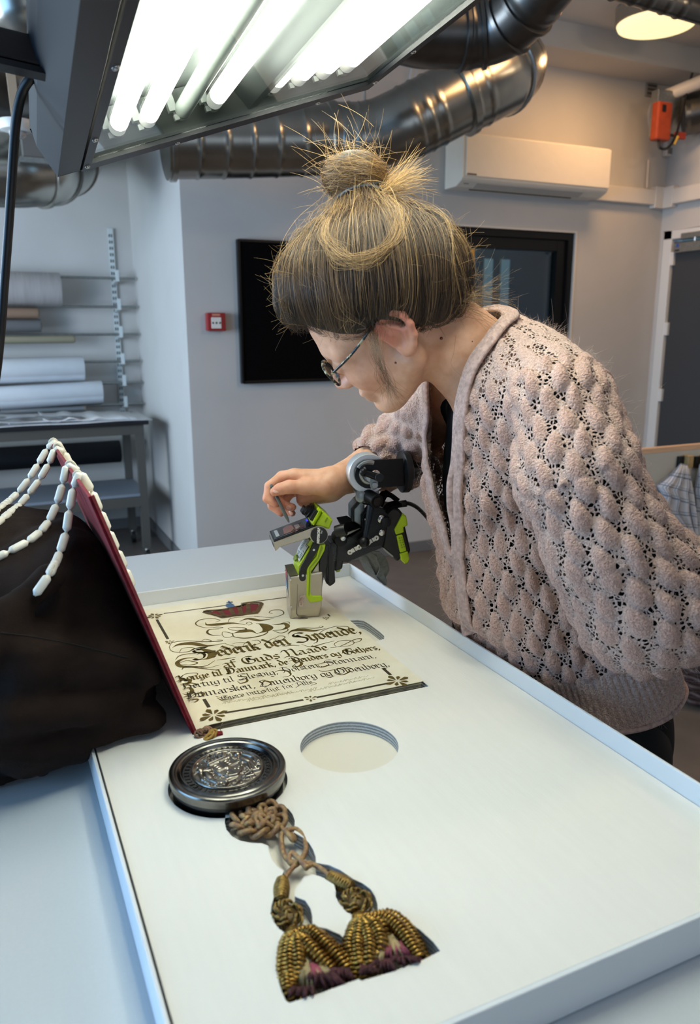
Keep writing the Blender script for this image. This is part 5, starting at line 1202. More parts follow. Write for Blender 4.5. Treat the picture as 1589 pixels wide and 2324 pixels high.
tassel('left_tassel', [([(345, 900), (300, 990), (280, 1100), (275, 1200), (295, 1330)], .0052, .000), ([(360, 930), (325, 1030), (325, 1160), (345, 1300)], .0050, .002), ([(375, 920), (385, 1020), (395, 1120), (380, 1210)], .0048, .004),
    ([(395, 890), (480, 905), (580, 985), (680, 1060), (760, 1130)], .0054, .002), ([(390, 925), (450, 1000), (540, 1070), (640, 1130)], .0054, .004), ([(430, 880), (540, 930), (650, 1020), (760, 1100), (800, 1180)], .0048, -.002), ([(350, 880), (300, 960), (262, 1080), (262, 1250), (300, 1370)], .0042, -.004), ([(300, 1180), (300, 1300), (330, 1370), (400, 1370)], .0042, -.003)], (668, 2122),
    [('cream_fringe', M_THC, [((430, 1040), (450, 1340), 30, 30, 150), ((540, 1130), (600, 1270), 16, 60, 240)]), ('rose_fringe', M_THR, [((500, 1110), (560, 1290), 16, 40, 120)]), ('chenille_fringe', M_THD, [((560, 1160), (620, 1290), 26, 150, 330), ((700, 1150), (720, 1240), 16, 130, 200), ((420, 1290), (400, 1370), 12, 150, 200)])])
tassel('right_tassel', [([(830, 790), (790, 910), (765, 1010), (800, 1100), (830, 1180)], .0046, -.001), ([(850, 800), (840, 900), (835, 1010), (850, 1110), (880, 1180)], .0052, .001), ([(875, 810), (905, 900), (925, 990), (925, 1080), (950, 1150)], .0052, .003),
    ([(905, 800), (960, 860), (1000, 930), (1010, 1000), (980, 1040)], .0056, .004), ([(940, 775), (1050, 810), (1150, 880), (1230, 960), (1310, 1050)], .0058, .003), ([(960, 760), (1080, 780), (1190, 850), (1280, 950), (1345, 1050)], .0046, -.002), ([(890, 780), (990, 830), (1040, 890), (1060, 960)], .0048, .002), ([(840, 1080), (860, 1160), (920, 1180), (1000, 1160)], .0042, -.004)], (818, 2088),
    [('cream_fringe', M_THC, [((1060, 890), (1120, 1110), 30, 60, 260), ((1020, 940), (980, 1190), 14, 20, 80)]), ('rose_fringe', M_THR, [((1050, 930), (1030, 1130), 26, 60, 120), ((1130, 950), (1200, 1080), 18, 60, 120)]), ('chenille_fringe', M_THD, [((1020, 1080), (1030, 1180), 16, 120, 200), ((1180, 1060), (1220, 1120), 18, 160, 260), ((900, 1130), (930, 1210), 10, 80, 130)])])
# small end of loose hairs where the cord joins the capsule
fr_ = MB(); q = np.random.default_rng(4)
for k in range(14):
    a = PZ(565, 1822, .967); fr_.tube(bez([a, a+[q.normal(0, .004), .004*q.random(), .004], a+[q.normal(0, .008), .006*q.random(), .006*q.random()]], 8), .00025, 4)
fr_.build('frayed_end', M_FRAY, cord)['kind'] = 'stuff'
# ================================================================ handheld X-ray analyser on its support arm
e2 = nrm([.231, .973, 0]); e1 = nrm([.973, -.231, 0])
QD = PZ(700, 1402, .9682)
def Dp(px, py, off=0.): return PP(px, py, QD+e2*off, e2)
Z1 = lambda pts, off=0.: [Dp(580+x/7.745, 1120+y/7.745, off) for x, y in pts]
Z2 = lambda pts, off=0.: [Dp(740+x/6.356, 1010+y/6.356, off) for x, y in pts]
M_SHELL = mat('champagne_metal', '#b9b1a3', .3, .75, noise=.06, nscale=30)
M_SHELLD = mat('grey_cast_metal', '#8f8b82', .35, .7)
M_LIME = mat('lime_plastic', '#a9c713', .38, spec=.5); M_LIMED = mat('lime_plastic_dark', '#7e9412', .45)
M_SCR = mat('screen_glass', '#0c0d10', .08, spec=.7)
xrf = thing('xray_analyser', QD+[.0, .03, 0], 'lime green and silver handheld X-ray analyser standing nose down on the page', 'analyser')
TH = .066
def dpart(name, poly, off, th, m, bevel=.0012, parent=None, zmap=Z1, **k):
    return MB().prism(zmap(poly, off), e2*th).build(name, m, parent or xrf, bevel=bevel, **k)
# nose: tapering shell, top rim wider than the foot
top = Z1([(600, 1478), (752, 1470), (900, 1380), (1150, 1480)], 0); 
ntop = [Dp(656.5, 1309, .0), Dp(733, 1298, .0), Dp(733, 1298, .0)+e2*TH, Dp(656.5, 1309, 0)+e2*TH]
nbot = [Dp(658.5, 1405.5, .006), Dp(725.5, 1400, .006), Dp(725.5, 1400, .006)+e2*.046, Dp(658.5, 1405.5, .006)+e2*.046]
nmid = [Dp(659.5, 1386, .002), Dp(731, 1378, .002), Dp(731, 1378, .002)+e2*.058, Dp(659.5, 1386, .002)+e2*.058]
mb = MB().add(nbot+nmid+ntop, [(3, 2, 1, 0), (8, 9, 10, 11)]+[(i, (i+1) % 4, (i+1) % 4+4, i+4) for i in range(4)]+[(i+4, (i+1) % 4+4, (i+1) % 4+8, i+8) for i in range(4)])
mb.build('nose_housing', M_SHELL, xrf, bevel=.003, bseg=3)
MB().prism([p+[0, 0, .0008] for p in (ntop[0], Dp(676, 1306, 0), Dp(676, 1306, 0)+e2*TH, ntop[3])], (0, 0, .0006)).build('nose_top_plate', mat('olive_metal', '#6d6650', .45, .5), xrf)
MB().lathe(Dp(650, 1296, .03), (0, 0, 1), [(.0028, 0), (.0028, .0012), (.001, .0016)], 12).build('screw', M_CHROME, xrf, smooth=True)
MB().lathe(Dp(657.8, 1316, -.0002), -e2, [(.0026, 0), (.0026, .0015), (0, .002)], 12).build('screw', M_CHROME, xrf, smooth=True)
MB().lathe(Dp(660, 1377, .002), -e2, [(.0022, 0), (.0022, .0015), (0, .002)], 12).build('screw', M_CHROME, xrf, smooth=True)
# stickers on the left face of the nose: a round red and blue one, then a small white one
lf = nrm(ntop[0]-ntop[3]); ld = nrm(nmid[0]-ntop[0]); ln_ = -nrm(np.cross(lf, ld)); ln_ = ln_ if ln_[0] < 0 else -ln_
def lface(u, v): return ntop[3]*(1-u)*(1-v)+ntop[0]*u*(1-v)+nmid[3]*(1-u)*v+nmid[0]*u*v+ln_*.0006
for k, (v, c) in enumerate(((.12, '#c4424a'), (.30, '#5f93bf'))):
    c0 = lface(.42, v+.04); MB().prism([c0+lf*.012*math.cos(a)+ld*.0135*math.sin(a) for a in np.arange(20)*math.pi/10], ln_*.0003).build('round_sticker', mat('sticker_'+c[1:], c, .5, noise=.5, nscale=250), xrf)
MB().prism([lface(.25, .52), lface(.62, .52), lface(.62, .68), lface(.25, .68)], ln_*.0003).build('white_sticker', M_WHP, xrf)
MB().prism([lface(.36, .55)+ln_*.0004, lface(.50, .55)+ln_*.0004, lface(.50, .65)+ln_*.0004, lface(.36, .65)+ln_*.0004], ln_*.0002).build('sticker_print', M_BLK, xrf)
dpart('seam_line', [(742, 1470), (748, 1470), (730, 2120), (775, 2190), (920, 2195), (920, 2200), (770, 2198), (722, 2125)], .0005, .002, mat('seam_brown', '#6b6153', .6), 0)
dpart('label_plate', [(775, 1815), (865, 1790), (850, 1985), (760, 2000)], -.0006, .002, mat('label_pink_grey', '#b7a79a', .5, noise=.3, nscale=200), 0)
dpart('label_print', [(788, 1830), (830, 1818), (816, 1960), (775, 1968)], -.0009, .001, mat('label_rose', '#a98f86', .6, noise=.6, nscale=400), 0)
# lime green battery body with the white label on its sloping front
gb = [(745, 1450), (745, 1290), (835, 1150), (1000, 868), (1130, 800), (1215, 900), (1100, 1200), (930, 1400), (900, 1470)]
dpart('green_body', gb, .004, TH-.006, M_LIME, .002)
sA = Z1([(752, 1262)], .004)[0]; sB = Z1([(996, 850)], .004)[0]; sn = nrm(np.cross(e2, sB-sA)); sn = sn if sn[0] < 0 else -sn
def slope(u, v, l=.0008): return sA+(sB-sA)*v+e2*(TH-.006)*u+sn*l
MB().prism([slope(.07, .12), slope(.07, .86), slope(.25, .93), slope(.93, .97), slope(.93, .32), slope(.6, .12)], sn*.0004).build('specification_label', mat('label_white', '#d8e0e2', .4), xrf)
pr = MB(); q = np.random.default_rng(5)
for k in range(13):
    v = .2+k*.055
    for (u0, u1) in ((.12, .42), (.5, .86)):
        if q.random() < .82: pr.prism([slope(u0, v, .0013), slope(u0+(u1-u0)*q.uniform(.6, 1), v, .0013), slope(u0+(u1-u0)*.7, v+.024, .0013), slope(u0, v+.024, .0013)], sn*.0001)
pr.build('label_print', mat('label_ink', '#4c5354', .6), xrf)['kind'] = 'stuff'
MB().prism([slope(.35, -.02, .0016), slope(.6, -.04, .0016), slope(.72, .1, .0016), slope(.55, .2, .0016), slope(.3, .16, .0016)], sn*.003).build('battery_catch', M_LIMED, xrf, bevel=.001)
dpart('green_recess', [(905, 905), (985, 800), (1010, 850), (960, 935)], .001, .004, M_LIMED, .0005)
# black strip with two rivets, lime trigger guard frame, perforated plate
def rounded(path, w):
    p = np.array(path, float); t_ = np.gradient(p, axis=0); t_ /= np.linalg.norm(t_, axis=1)[:, None]; s = np.stack([-t_[:, 1], t_[:, 0]], 1)*w/2
    a0 = math.atan2(-s[0][1], -s[0][0]); cap1 = [p[-1]+np.array([math.cos(q), math.sin(q)])*w/2 for q in np.linspace(math.atan2(s[-1][1], s[-1][0]), math.atan2(s[-1][1], s[-1][0])-math.pi, 8)[1:-1]]
    return list(p+s)+cap1+list((p-s)[::-1])
dpart('black_strip', rounded([(1080, 880), (1000, 1050), (845, 1320), (828, 1380), (828, 1490)], 118), -.0015, .006, M_BLK)
for x, y in ((1025, 990), (832, 1440)): MB().lathe(Z1([(x, y)], -.0015)[0], -e2, [(.0024, 0), (.0022, .001), (.0008, .0011)], 12).build('rivet', M_CHROME, xrf, smooth=True)
dpart('green_guard', [(1130, 895), (1070, 1110), (905, 1300), (890, 1810), (955, 1925), (1170, 1895), (1185, 1850), (1160, 1795), (1010, 1800), (965, 1770), (985, 1375), (1120, 1190), (1215, 1010), (1240, 900)], -.001, TH, M_LIME, .002)
dpart('guard_groove', [(1160, 900), (1090, 1130), (945, 1310), (930, 1790), (950, 1800), (965, 1320), (1110, 1150), (1190, 960)], -.0015, .002, M_LIMED, 0)
dpart('perforated_plate', [(988, 1390), (1115, 1205), (1130, 1580), (1155, 1610), (1140, 1795), (985, 1795)], .006, .05, M_SHELL, .001)
hp = MB()
for i in range(11):
    for j in range(4):
        x = 1010+32*j+(10 if i % 2 else 0); y = 1400+34*i-8*j
        if x < 1125: hp.prism([Z1([(x+7*math.cos(a), y+7*math.sin(a))], .0055)[0] for a in np.arange(6)*math.pi/3], e2*.001)
hp.build('perforations', mat('perforation_dark', '#5d574d', .7), xrf)['kind'] = 'stuff'
dpart('black_back', [(1130, 1170), (1240, 910), (1330, 900), (1290, 1150), (1190, 1520), (1160, 1790), (1135, 1790), (1150, 1610), (1125, 1570)], .004, .055, M_BLK, .001)
# hinge disc with the model lettering
dc = Z1([(1118, 730)], 0)[0]
MB().lathe(dc+e2*.064, -e2, [(.0158, 0), (.0158, .064)], 40).build('hinge_drum', M_SHELL, xrf, smooth=True)
disc = MB().lathe(dc-e2*.0002, -e2, [(.0144, 0), (.0144, .0022), (.0138, .0028)], 40).build('black_disc', M_BLK, xrf, smooth=True)
M_LETW = mat('white_lettering', '#e8e8e6', .5)
xu = nrm(Z1([(1118, 600)], 0)[0]-Z1([(1102, 860)], 0)[0]); yu = nrm(np.cross(-e2, xu)); yu = yu if np.dot(yu, Z1([(1000, 730)], 0)[0]-dc) > 0 else -yu
text_mesh('disc_lettering', 'NITON XL5', .0052, dc-e2*.0032+yu*.0014, xu, yu, M_LETW, xrf, bold=True); text_mesh('disc_lettering', 'Plus', .0034, dc-e2*.0032-yu*.0035+xu*.006, xu, yu, M_LETW, xrf)
# tilted screen unit
sc = [(310, 868), (1045, 590), (1070, 690), (960, 782), (430, 945), (350, 1022)]
dpart('screen_body', sc, 0, TH+.004, M_SHELL, .0015)
a_ = Z1([(312, 862)])[0]; b_ = Z1([(1040, 585)])[0]; up_ = nrm(np.cross(b_-a_, e2)); up_ = up_ if up_[2] > 0 else -up_
def scr(u, v, l=0.): return a_+(b_-a_)*u+e2*(TH+.004)*v+up_*l
def spl(name, q, l, th, m): return MB().prism([scr(u, v, l) for u, v in q], up_*th).build(name, m, xrf)
spl('screen_bezel', [(.02, .03), (.99, .03), (.99, .97), (.02, .97)], .0005, .0015, M_BLK)
spl('screen_glass', [(.05, .09), (.97, .09), (.97, .91), (.05, .91)], .0021, .0004, M_SCR)
M_UI = lambda c, s=.25: mat('ui_'+c[1:], c, .3, emit=c, estr=s)
spl('display_area', [(.10, .17), (.80, .17), (.80, .86), (.10, .86)], .0026, .0002, M_UI('#2c2728'))
spl('display_bar', [(.11, .2), (.19, .2), (.19, .8), (.11, .8)], .0029, .0002, M_UI('#8d9498'))
spl('display_image', [(.30, .2), (.46, .18), (.56, .36), (.55, .72), (.44, .84), (.32, .7)], .0029, .0002, M_UI('#6d4d46'))
for k in range(5): spl('display_row', [(.60+.022*k, .24+.02*k), (.61+.022*k, .24+.02*k), (.61+.022*k, .62), (.60+.022*k, .62)], .0029, .0002, M_UI('#9a9190'))
spl('display_button', [(.72, .2), (.79, .2), (.79, .36), (.72, .36)], .0029, .0002, M_UI('#4a1f26')); spl('display_button', [(.70, .62), (.77, .62), (.77, .8), (.70, .8)], .0029, .0002, M_UI('#221c1d'))
spl('blue_indicator', [(.90, .55), (.94, .55), (.94, .75), (.90, .75)], .0029, .0002, mat('blue_led', '#2a2ac0', .3, emit='#3030ff', estr=1.2))
# end face with ports
en = Z1([(310, 868)])[0]; eb = Z1([(350, 1015)])[0]
endn = nrm(np.cross(e2, eb-en)); endn = endn if endn[0] < 0 else -endn
def ef(v, w, l): return en+(eb-en)*w+e2*(TH+.004)*v+endn*l
for (v0, v1, w0, w1, nm) in ((.10, .42, .22, .62, 'usb_port'), (.60, .72, .35, .42, 'port_mark'), (.86, .95, .25, .55, 'port')):
    MB().prism([ef(v0, w0, .0003), ef(v1, w0, .0003), ef(v1, w1, .0003), ef(v0, w1, .0003)], endn*.0006).build(nm, M_BLK, xrf)
# head: lime frame plate with joystick block in front of it
fA, fB = Z1([(1040, 570)])[0], Z1([(1190, 315)])[0]; fn = nrm(np.cross(fB-fA, e2)); fn = fn if fn[0] < 0 else -fn
def fp(u, v, l=0.): return fA+(fB-fA)*u+e2*(TH+.004)*v+fn*l
fr = MB()
for q in ([(0, 0), (.14, 0), (.14, 1), (0, 1)], [(.86, 0), (1, 0), (1, 1), (.86, 1)], [(.14, 0), (.86, 0), (.86, .1), (.14, .1)], [(.14, .9), (.86, .9), (.86, 1), (.14, 1)]): fr.prism([fp(u, v, .001) for u, v in q], fn*.005)
fr.build('green_frame', M_LIME, xrf, bevel=.0012)
MB().prism([fp(.14, .1, 0), fp(.86, .1, 0), fp(.86, .9, 0), fp(.14, .9, 0)], fn*.012).build('control_block', M_BLK, xrf, bevel=.002)
MB().prism([fp(.05, .62, .006), fp(.5, .62, .006), fp(.5, .98, .006), fp(.05, .98, .006)], fn*.014).build('shutter_block', M_BLKP, xrf, bevel=.002)
MB().lathe(fp(.5, .42, .012), fn, [(.0125, 0), (.0125, .003), (.0095, .004), (.0085, .009), (.006, .010), (0, .0095)], 26).build('joystick', M_BLKP, xrf, smooth=True)
MB().lathe(fp(.80, .2, .006), fn, [(.006, 0), (.006, .002), (.004, .0022)], 18).build('green_boss', M_LIME, xrf, smooth=True)
dpart('head_shell', [(1048, 560), (1190, 318), (1365, 470), (1300, 640), (1200, 600)], .001, TH, M_LIME, .003)
dpart('head_slot', [(1215, 500), (1260, 420), (1275, 432), (1235, 515)], -.0005, .003, M_LIMED, .0005)
# grip with trigger and the lime battery base at the rear
dpart('grip', [(60, 1420), (140, 1395), (180, 1450), (130, 1830), (140, 1990), (60, 2050), (15, 2010), (10, 1600)], .008, .05, M_BLK, .003, zmap=Z2)
dpart('trigger_guard', [(20, 1440), (48, 1440), (40, 2000), (20, 2010), (0, 1990)], .004, .012, M_BLKP, .001, zmap=Z2)
dpart('trigger', [(145, 1800), (215, 1790), (200, 1830), (150, 1840)], .02, .03, M_LIMED, .001, zmap=Z2)
dpart('handle', [(140, 1400), (290, 1345), (520, 1220), (700, 1100), (880, 1200), (830, 1480), (540, 1600), (320, 1700), (250, 1690), (240, 1790), (130, 1830)], .012, .046, M_BLK, .003, zmap=Z2)
dpart('rear_block', [(860, 960), (960, 905), (1050, 915), (1100, 975), (1225, 1515), (1220, 1560), (1085, 1640), (1030, 1692), (830, 1495), (850, 1200)], .004, .056, M_BLK, .004, zmap=Z2)
dpart('rear_clip', [(1108, 1000), (1160, 1022), (1186, 1160), (1120, 1192), (1130, 1262), (1012, 1300), (990, 1222), (1062, 1085)], -.0005, .058, M_LIME, .002, zmap=Z2)
dpart('rear_button', [(1020, 1312), (1104, 1287), (1166, 1530), (1070, 1556)], -.0005, .058, M_LIME, .002, zmap=Z2)
dpart('rear_foot', [(1068, 1568), (1182, 1534), (1206, 1640), (1188, 1702), (1140, 1722), (1090, 1672)], -.0005, .058, M_LIME, .002, zmap=Z2)
dm = MB()
for i in range(6):
    for j in range(2):
        x, y = 1062+9*i+30*j, 1345+33*i-8*j
        if i < 5: dm.prism([Z2([(x+11*math.cos(a), y+11*math.sin(a))], -.0010)[0] for a in np.arange(6)*math.pi/3], e2*.001)
dm.build('grip_dimples', M_LIMED, xrf)['kind'] = 'stuff'
dpart('rear_sticker', [(830, 1492), (848, 1498), (968, 1598), (972, 1620), (945, 1610), (840, 1520)], .003, .002, mat('sticker_grey', '#9a9a96', .5), 0, zmap=Z2)
# grey engraved lettering on the black bracket
lt0 = Z2([(128, 1570)], .0075)[0]; xu = nrm(Z2([(125, 1460)], .0075)[0]-Z2([(140, 1690)], .0075)[0]); yu = np.cross(-e2, xu); yu = nrm(yu if np.dot(yu, -e1) > 0 else -yu)
text_mesh('grip_lettering', 'ONSITE', .0078, lt0, xu, yu, mat('engraved_grey', '#3a3d40', .5), xrf)
tag(MB().tube([Dp(690, 1402, .012)-[0, 0, .0012], Dp(690, 1402, .012)+[0, 0, .0012]], [.006, .006], 16).build('nose_light_spot', mat('light_spot_glow', '#fff6e0', .5, emit='#ffe9c0', estr=1.5), xrf), None, None)  # bright reflection at the nose foot, put in as a glowing disc

# ---- support arm: clamp bracket, swivel head, tube on a floor stand
stand = thing('support_arm', Dp(850, 1075, 0)*[1, 1, 0]+[.5, .45, 0], 'black swivel arm with silver wheel holding the analyser', 'stand')
def spart(name, poly, off, th, m, bevel=.001, parent=None): return MB().prism(Z2(poly, off), e2*th).build(name, m, parent or stand, bevel=bevel)
M_ALU = mat('grey_aluminium', '#8f9697', .35, .85, noise=.1, nscale=30)
spart('bracket_plate', [(360, 1335), (510, 1245), (530, 1190), (530, 1030), (640, 862), (730, 880), (900, 960), (880, 1200), (830, 1440), (560, 1500)], .0, .008, M_BLKP)
spart('clamp_block', [(400, 1105), (400, 925), (492, 822), (560, 832), (560, 1040), (535, 1180)], .010, .05, M_ALU, .002)
spart('clamp_front', [(370, 1100), (365, 930), (478, 806), (560, 838), (640, 862), (530, 1030), (530, 1200), (522, 1190), (505, 1180), (505, 1010), (610, 872), (548, 858), (492, 830), (398, 935), (398, 1105)], .006, .008, M_BLKP)
spart('clamp_rail', [(290, 1310), (480, 1215), (500, 1200), (300, 1270)], .01, .05, M_SHELLD)
spart('bracket_base', [(215, 1130), (370, 1100), (520, 1190), (350, 1310), (290, 1310), (270, 1230)], .014, .045, M_BLKM)
for x, y, r, nm in ((800, 1260, .0054, 'bolt'), (245, 1340, .0046, 'bolt'), (582, 1072, .0036, 'bolt')):
    MB().lathe(Z2([(x, y)], -.001)[0], -e2, [(r, 0), (r, .003), (r*.7, .0042), (r*.45, .0042), (r*.4, .003), (0, .003)], 20).build(nm, M_CHROME, stand, smooth=True)
MB().lathe(Z2([(170, 1310)], .03)[0], -e2, [(.012, 0), (.0125, .02), (.011, .031), (.004, .033)], 24).build('black_knob', M_BLKP, stand, smooth=True)
MB().lathe(Z2([(145, 1250)], .0)[0], nrm(camv(1, .25, -.3)), [(.0105, 0), (.011, .012), (.0095, .018)], 20).build('knob_cap', M_BLK, stand, smooth=True)
MB().lathe(Z2([(845, 1090)], .004)[0], -e2, [(.0085, 0), (.0095, .006), (.0085, .014), (0, .015)], 22).build('round_knob', M_BLKP, stand, smooth=True)
MB().lathe(Z2([(790, 1060)], .004)[0], -e2, [(.007, 0), (.007, .006), (.004, .008)], 22).build('bolt', M_CHROME, stand, smooth=True)
def slot(x0, y0, x1, y1, n):
    d = np.array([x1-x0, y1-y0], float); L = np.linalg.norm(d); d /= L; s = np.array([-d[1], d[0]])
    for k in range(n):
        a = np.array([x0, y0])+d*L*(k+.08)/n; b_ = np.array([x0, y0])+d*L*(k+.86)/n; w = 30 if k in (0, n-1) else 27
        if k in (0, n-1):
            c = (a+b_)/2; mb = MB()
            th_ = np.linspace(0, 2*math.pi, 16, endpoint=False)
            mb.tube([Z2([c+d*24*math.cos(q)+s*22*math.sin(q)], -.0008)[0] for q in th_], .0018, 6, closed=True).build('slot_ring', M_WHP, stand, smooth='all')
        else: spart('slot_bar', [a-s*w, b_-s*w, b_+s*w, a+s*w], -.0012, .002, M_WHP, .0003)
slot(325, 1560, 505, 1460, 4); slot(590, 1425, 750, 1330, 4)
# ball lever
MB().tube([Z2([(650, 870)], -.012)[0], Z2([(560, 1350)], -.016)[0]], [.0062, .0042], 14).build('lever_rod', mat('blued_steel', '#1a2530', .3, .4), stand, smooth=True)
MB().sphere(Z2([(550, 1402)], -.017)[0], .0098, 20, 12).build('lever_ball', M_BLKP, stand, smooth='all')
MB().cyl(Z2([(585, 720)], .012)[0], Z2([(740, 815)], -.02)[0], .0125, 24).build('lever_hub', M_BLKP, stand, smooth=True, bevel=.001)
MB().cyl(Z2([(728, 808)], -.019)[0], Z2([(742, 818)], -.022)[0], .0075, 20).build('hub_cap', M_BLK, stand, smooth=True)
spart('silver_clamp', [(445, 660), (540, 640), (770, 650), (770, 740), (690, 700), (590, 700), (560, 800), (500, 790), (440, 700)], .004, .032, M_ALU, .002)
MB().cyl(Z2([(620, 660)], .02)[0], Z2([(620, 600)], .02)[0], .0085, 20).build('silver_stem', M_ALU, stand, smooth=True)
MB().lathe(Z2([(505, 745)], .004)[0], -e2, [(.010, 0), (.010, .004), (.006, .006)], 20).build('clamp_eye', M_ALU, stand, smooth=True)
# swivel wheel between two black clevis plates
wc = Z2([(622, 425)], 0)[0]
MB().lathe(wc+e2*.034, -e2, [(.0335, 0), (.0345, .002), (.0345, .028), (.0335, .030)], 48).build('silver_wheel', mat('satin_silver', '#d3d6d8', .38, .7), stand, smooth=True)
arc_ = MB().tube([Z2([(622+175*math.cos(a), 425+175*math.sin(a))], -.0035)[0] for a in np.linspace(-2.6, -1.2, 16)], .004, 8); 
cl = [(622+205*math.cos(a), 425+205*math.sin(a)) for a in np.linspace(math.pi*.5, math.pi*1.5, 20)]
xt = 1115
spart('clevis_plate', cl+[(xt, 195), (xt+20, 590)], -.003, .005, M_BLKP); 
spart('clevis_plate', cl+[(xt, 195), (xt+20, 590)], .038, .005, M_BLKP)
arc_.build('wheel_slot', M_STEEL, stand, smooth=True)
ring2 = MB().tube([Z2([(622+110*math.cos(a), 425+110*math.sin(a))], -.0035)[0] for a in np.linspace(1.4, 4.2, 20)], .0045, 8); ring2.build('washer', M_STEEL, stand, smooth=True)
MB().lathe(Z2([(625, 470)], -.003)[0], -e2, [(.009, 0), (.009, .002), (.006, .003), (.006, .006), (0, .006)], 24).build('axle_nut', M_CHROME, stand, smooth=True)
MB().lathe(Z2([(700, 420)], -.004)[0], -e2, [(.0085, 0), (.0085, .008), (.006, .010)], 20).build('axle_nut', M_CHROME, stand, smooth=True)
MB().tube([Z2([(540, 395)], -.014)[0], Z2([(770, 470)], -.018)[0]], [.0052, .0068], 14).build('small_lever', M_BLKP, stand, smooth=True)
MB().sphere(Z2([(538, 393)], -.014)[0], .0068, 14, 8).build('small_lever_knob', M_BLKP, stand, smooth='all')
MB().cyl(Z2([(772, 470)], -.012)[0], Z2([(772, 470)], -.028)[0], .0075, 16).build('small_lever_hub', M_BLK, stand, smooth=True, bevel=.001)
spart('silver_lug', [(640, 480), (660, 478), (755, 510), (755, 600), (725, 640), (680, 648), (640, 610)], -.010, .006, M_ALU)
MB().prism([Z2([(703+48*math.cos(a), 580+48*math.sin(a))], -.0105)[0] for a in np.arange(6)*math.pi/3], -e2*.003).build('hex_bolt', M_STEEL, stand, bevel=.0005)
# flange and tube: the tube runs back past the woman to a floor stand
td = nrm([.87, .48, -.09]); t0 = Z2([(1120, 385)], .018)[0]
MB().lathe(t0-e1*.006, nrm(e1*.9+td*.1), [(.030, 0), (.0365, .002), (.0365, .012), (.034, .014), (.0, .014)], 40).build('flange', M_BLK, stand, smooth=True)
t1 = t0+td*.60
MB().cyl(t0+e1*.002, t1, .0175, 28).build('arm_tube', M_BLKP, stand, smooth=True)
MB().cyl([*t1[:2], .03], [*t1[:2], t1[2]+.05], .02, 24).build('stand_post', M_BLKP, stand, smooth=True)
MB().lathe([*t1[:2], 0], (0, 0, 1), [(.2, 0), (.2, .012), (.19, .018), (.03, .03)], 40).build('stand_base', M_BLKP, stand, smooth=True)
# hook and loop strap clip, cable and grey webbing strap
strap = thing('grey_strap', Z2([(640, 1560)], .03)[0], 'grey webbing strap looped beneath the black analyser grip', 'strap')
rb = bez([Z2([(500, 1560)], .03)[0], Z2([(560, 1680)], .05)[0], Z2([(640, 1830)], .08)[0], Z2([(720, 1930)], .10)[0], Z2([(790, 1960)], .10)[0], Z2([(770, 1850)], .075)[0], Z2([(720, 1720)], .05)[0], Z2([(660, 1620)], .03)[0], Z2([(640, 1540)], .02)[0]], 50)
M_WEB = mat('grey_webbing', '#6f726e', .8, noise=.25, nscale=120, bump=.6, bscale=700)
MB().ribbon(rb, nrm(e1*.75-np.array([0, 0, .55])+e2*.1), .030, .0015).build('loop_band', M_WEB, strap, smooth=True)
rb = bez([Z2([(700, 1530)], .02)[0], Z2([(790, 1620)], .03)[0], Z2([(830, 1720)], .04)[0], Z2([(840, 1800)], .05)[0], Z2([(790, 1900)], .085)[0]], 30)
MB().ribbon(rb, nrm(e1*.8-np.array([0, 0, .2])+e2*.3), .022, .0015).build('loop_band', M_WEB, strap, smooth=True)
st = thing('strap_clip', Z2([(930, 800)], .02)[0], 'black fastening strap sticking up behind the analyser grip', 'strap')
MB().ribbon(bez([Z2([(770, 860)], .012)[0], Z2([(830, 720)], .012)[0], Z2([(900, 720)], .014)[0], Z2([(1000, 800)], .016)[0], Z2([(1050, 830)], .016)[0]], 20), e2, .035, .004).build('band', M_BLKM, st, smooth=True)
MB().ribbon(bez([Z2([(880, 690)], .010)[0], Z2([(960, 735)], .010)[0], Z2([(1015, 770)], .010)[0]], 10), e2, .035, .006).build('end_tab', M_BLKM, st)
MB().ribbon(bez([Z2([(1060, 840)], .014)[0], Z2([(960, 860)], .012)[0], Z2([(900, 900)], .012)[0], Z2([(850, 960)], .01)[0]], 14), e2, .033, .004).build('band', M_BLKM, st, smooth=True)
cb_ = bez([Z2([(960, 880)], .02)[0], Z2([(1060, 855)], .02)[0], Z2([(1170, 840)], .02)[0], Z2([(1290, 885)], .03)[0], Z2([(1400, 980)], .04)[0], Z2([(1490, 1090)], .05)[0], Z2([(1550, 1190)], .06)[0], Dp(1002, 1260, .10), Dp(1015, 1340, .16), Dp(1030, 1420, .22), np.array([.93, 1.40, .45]), np.array([.98, 1.46, .06]), np.array([1.06, 1.55, .03])], 90)
cbt = thing('analyser_cable', cb_[0], 'thin black cable from the analyser running behind the cardigan', 'cable')
MB().tube(cb_, .0036, 10).build('lead', M_BLK, cbt, smooth='all')
MB().tube(bez([Z2([(960, 880)], .02)[0], Z2([(1060, 855)], .02)[0], Z2([(1160, 841)], .02)[0]], 8), .0062, 12).build('sleeve', M_BLK, cbt, smooth='all')
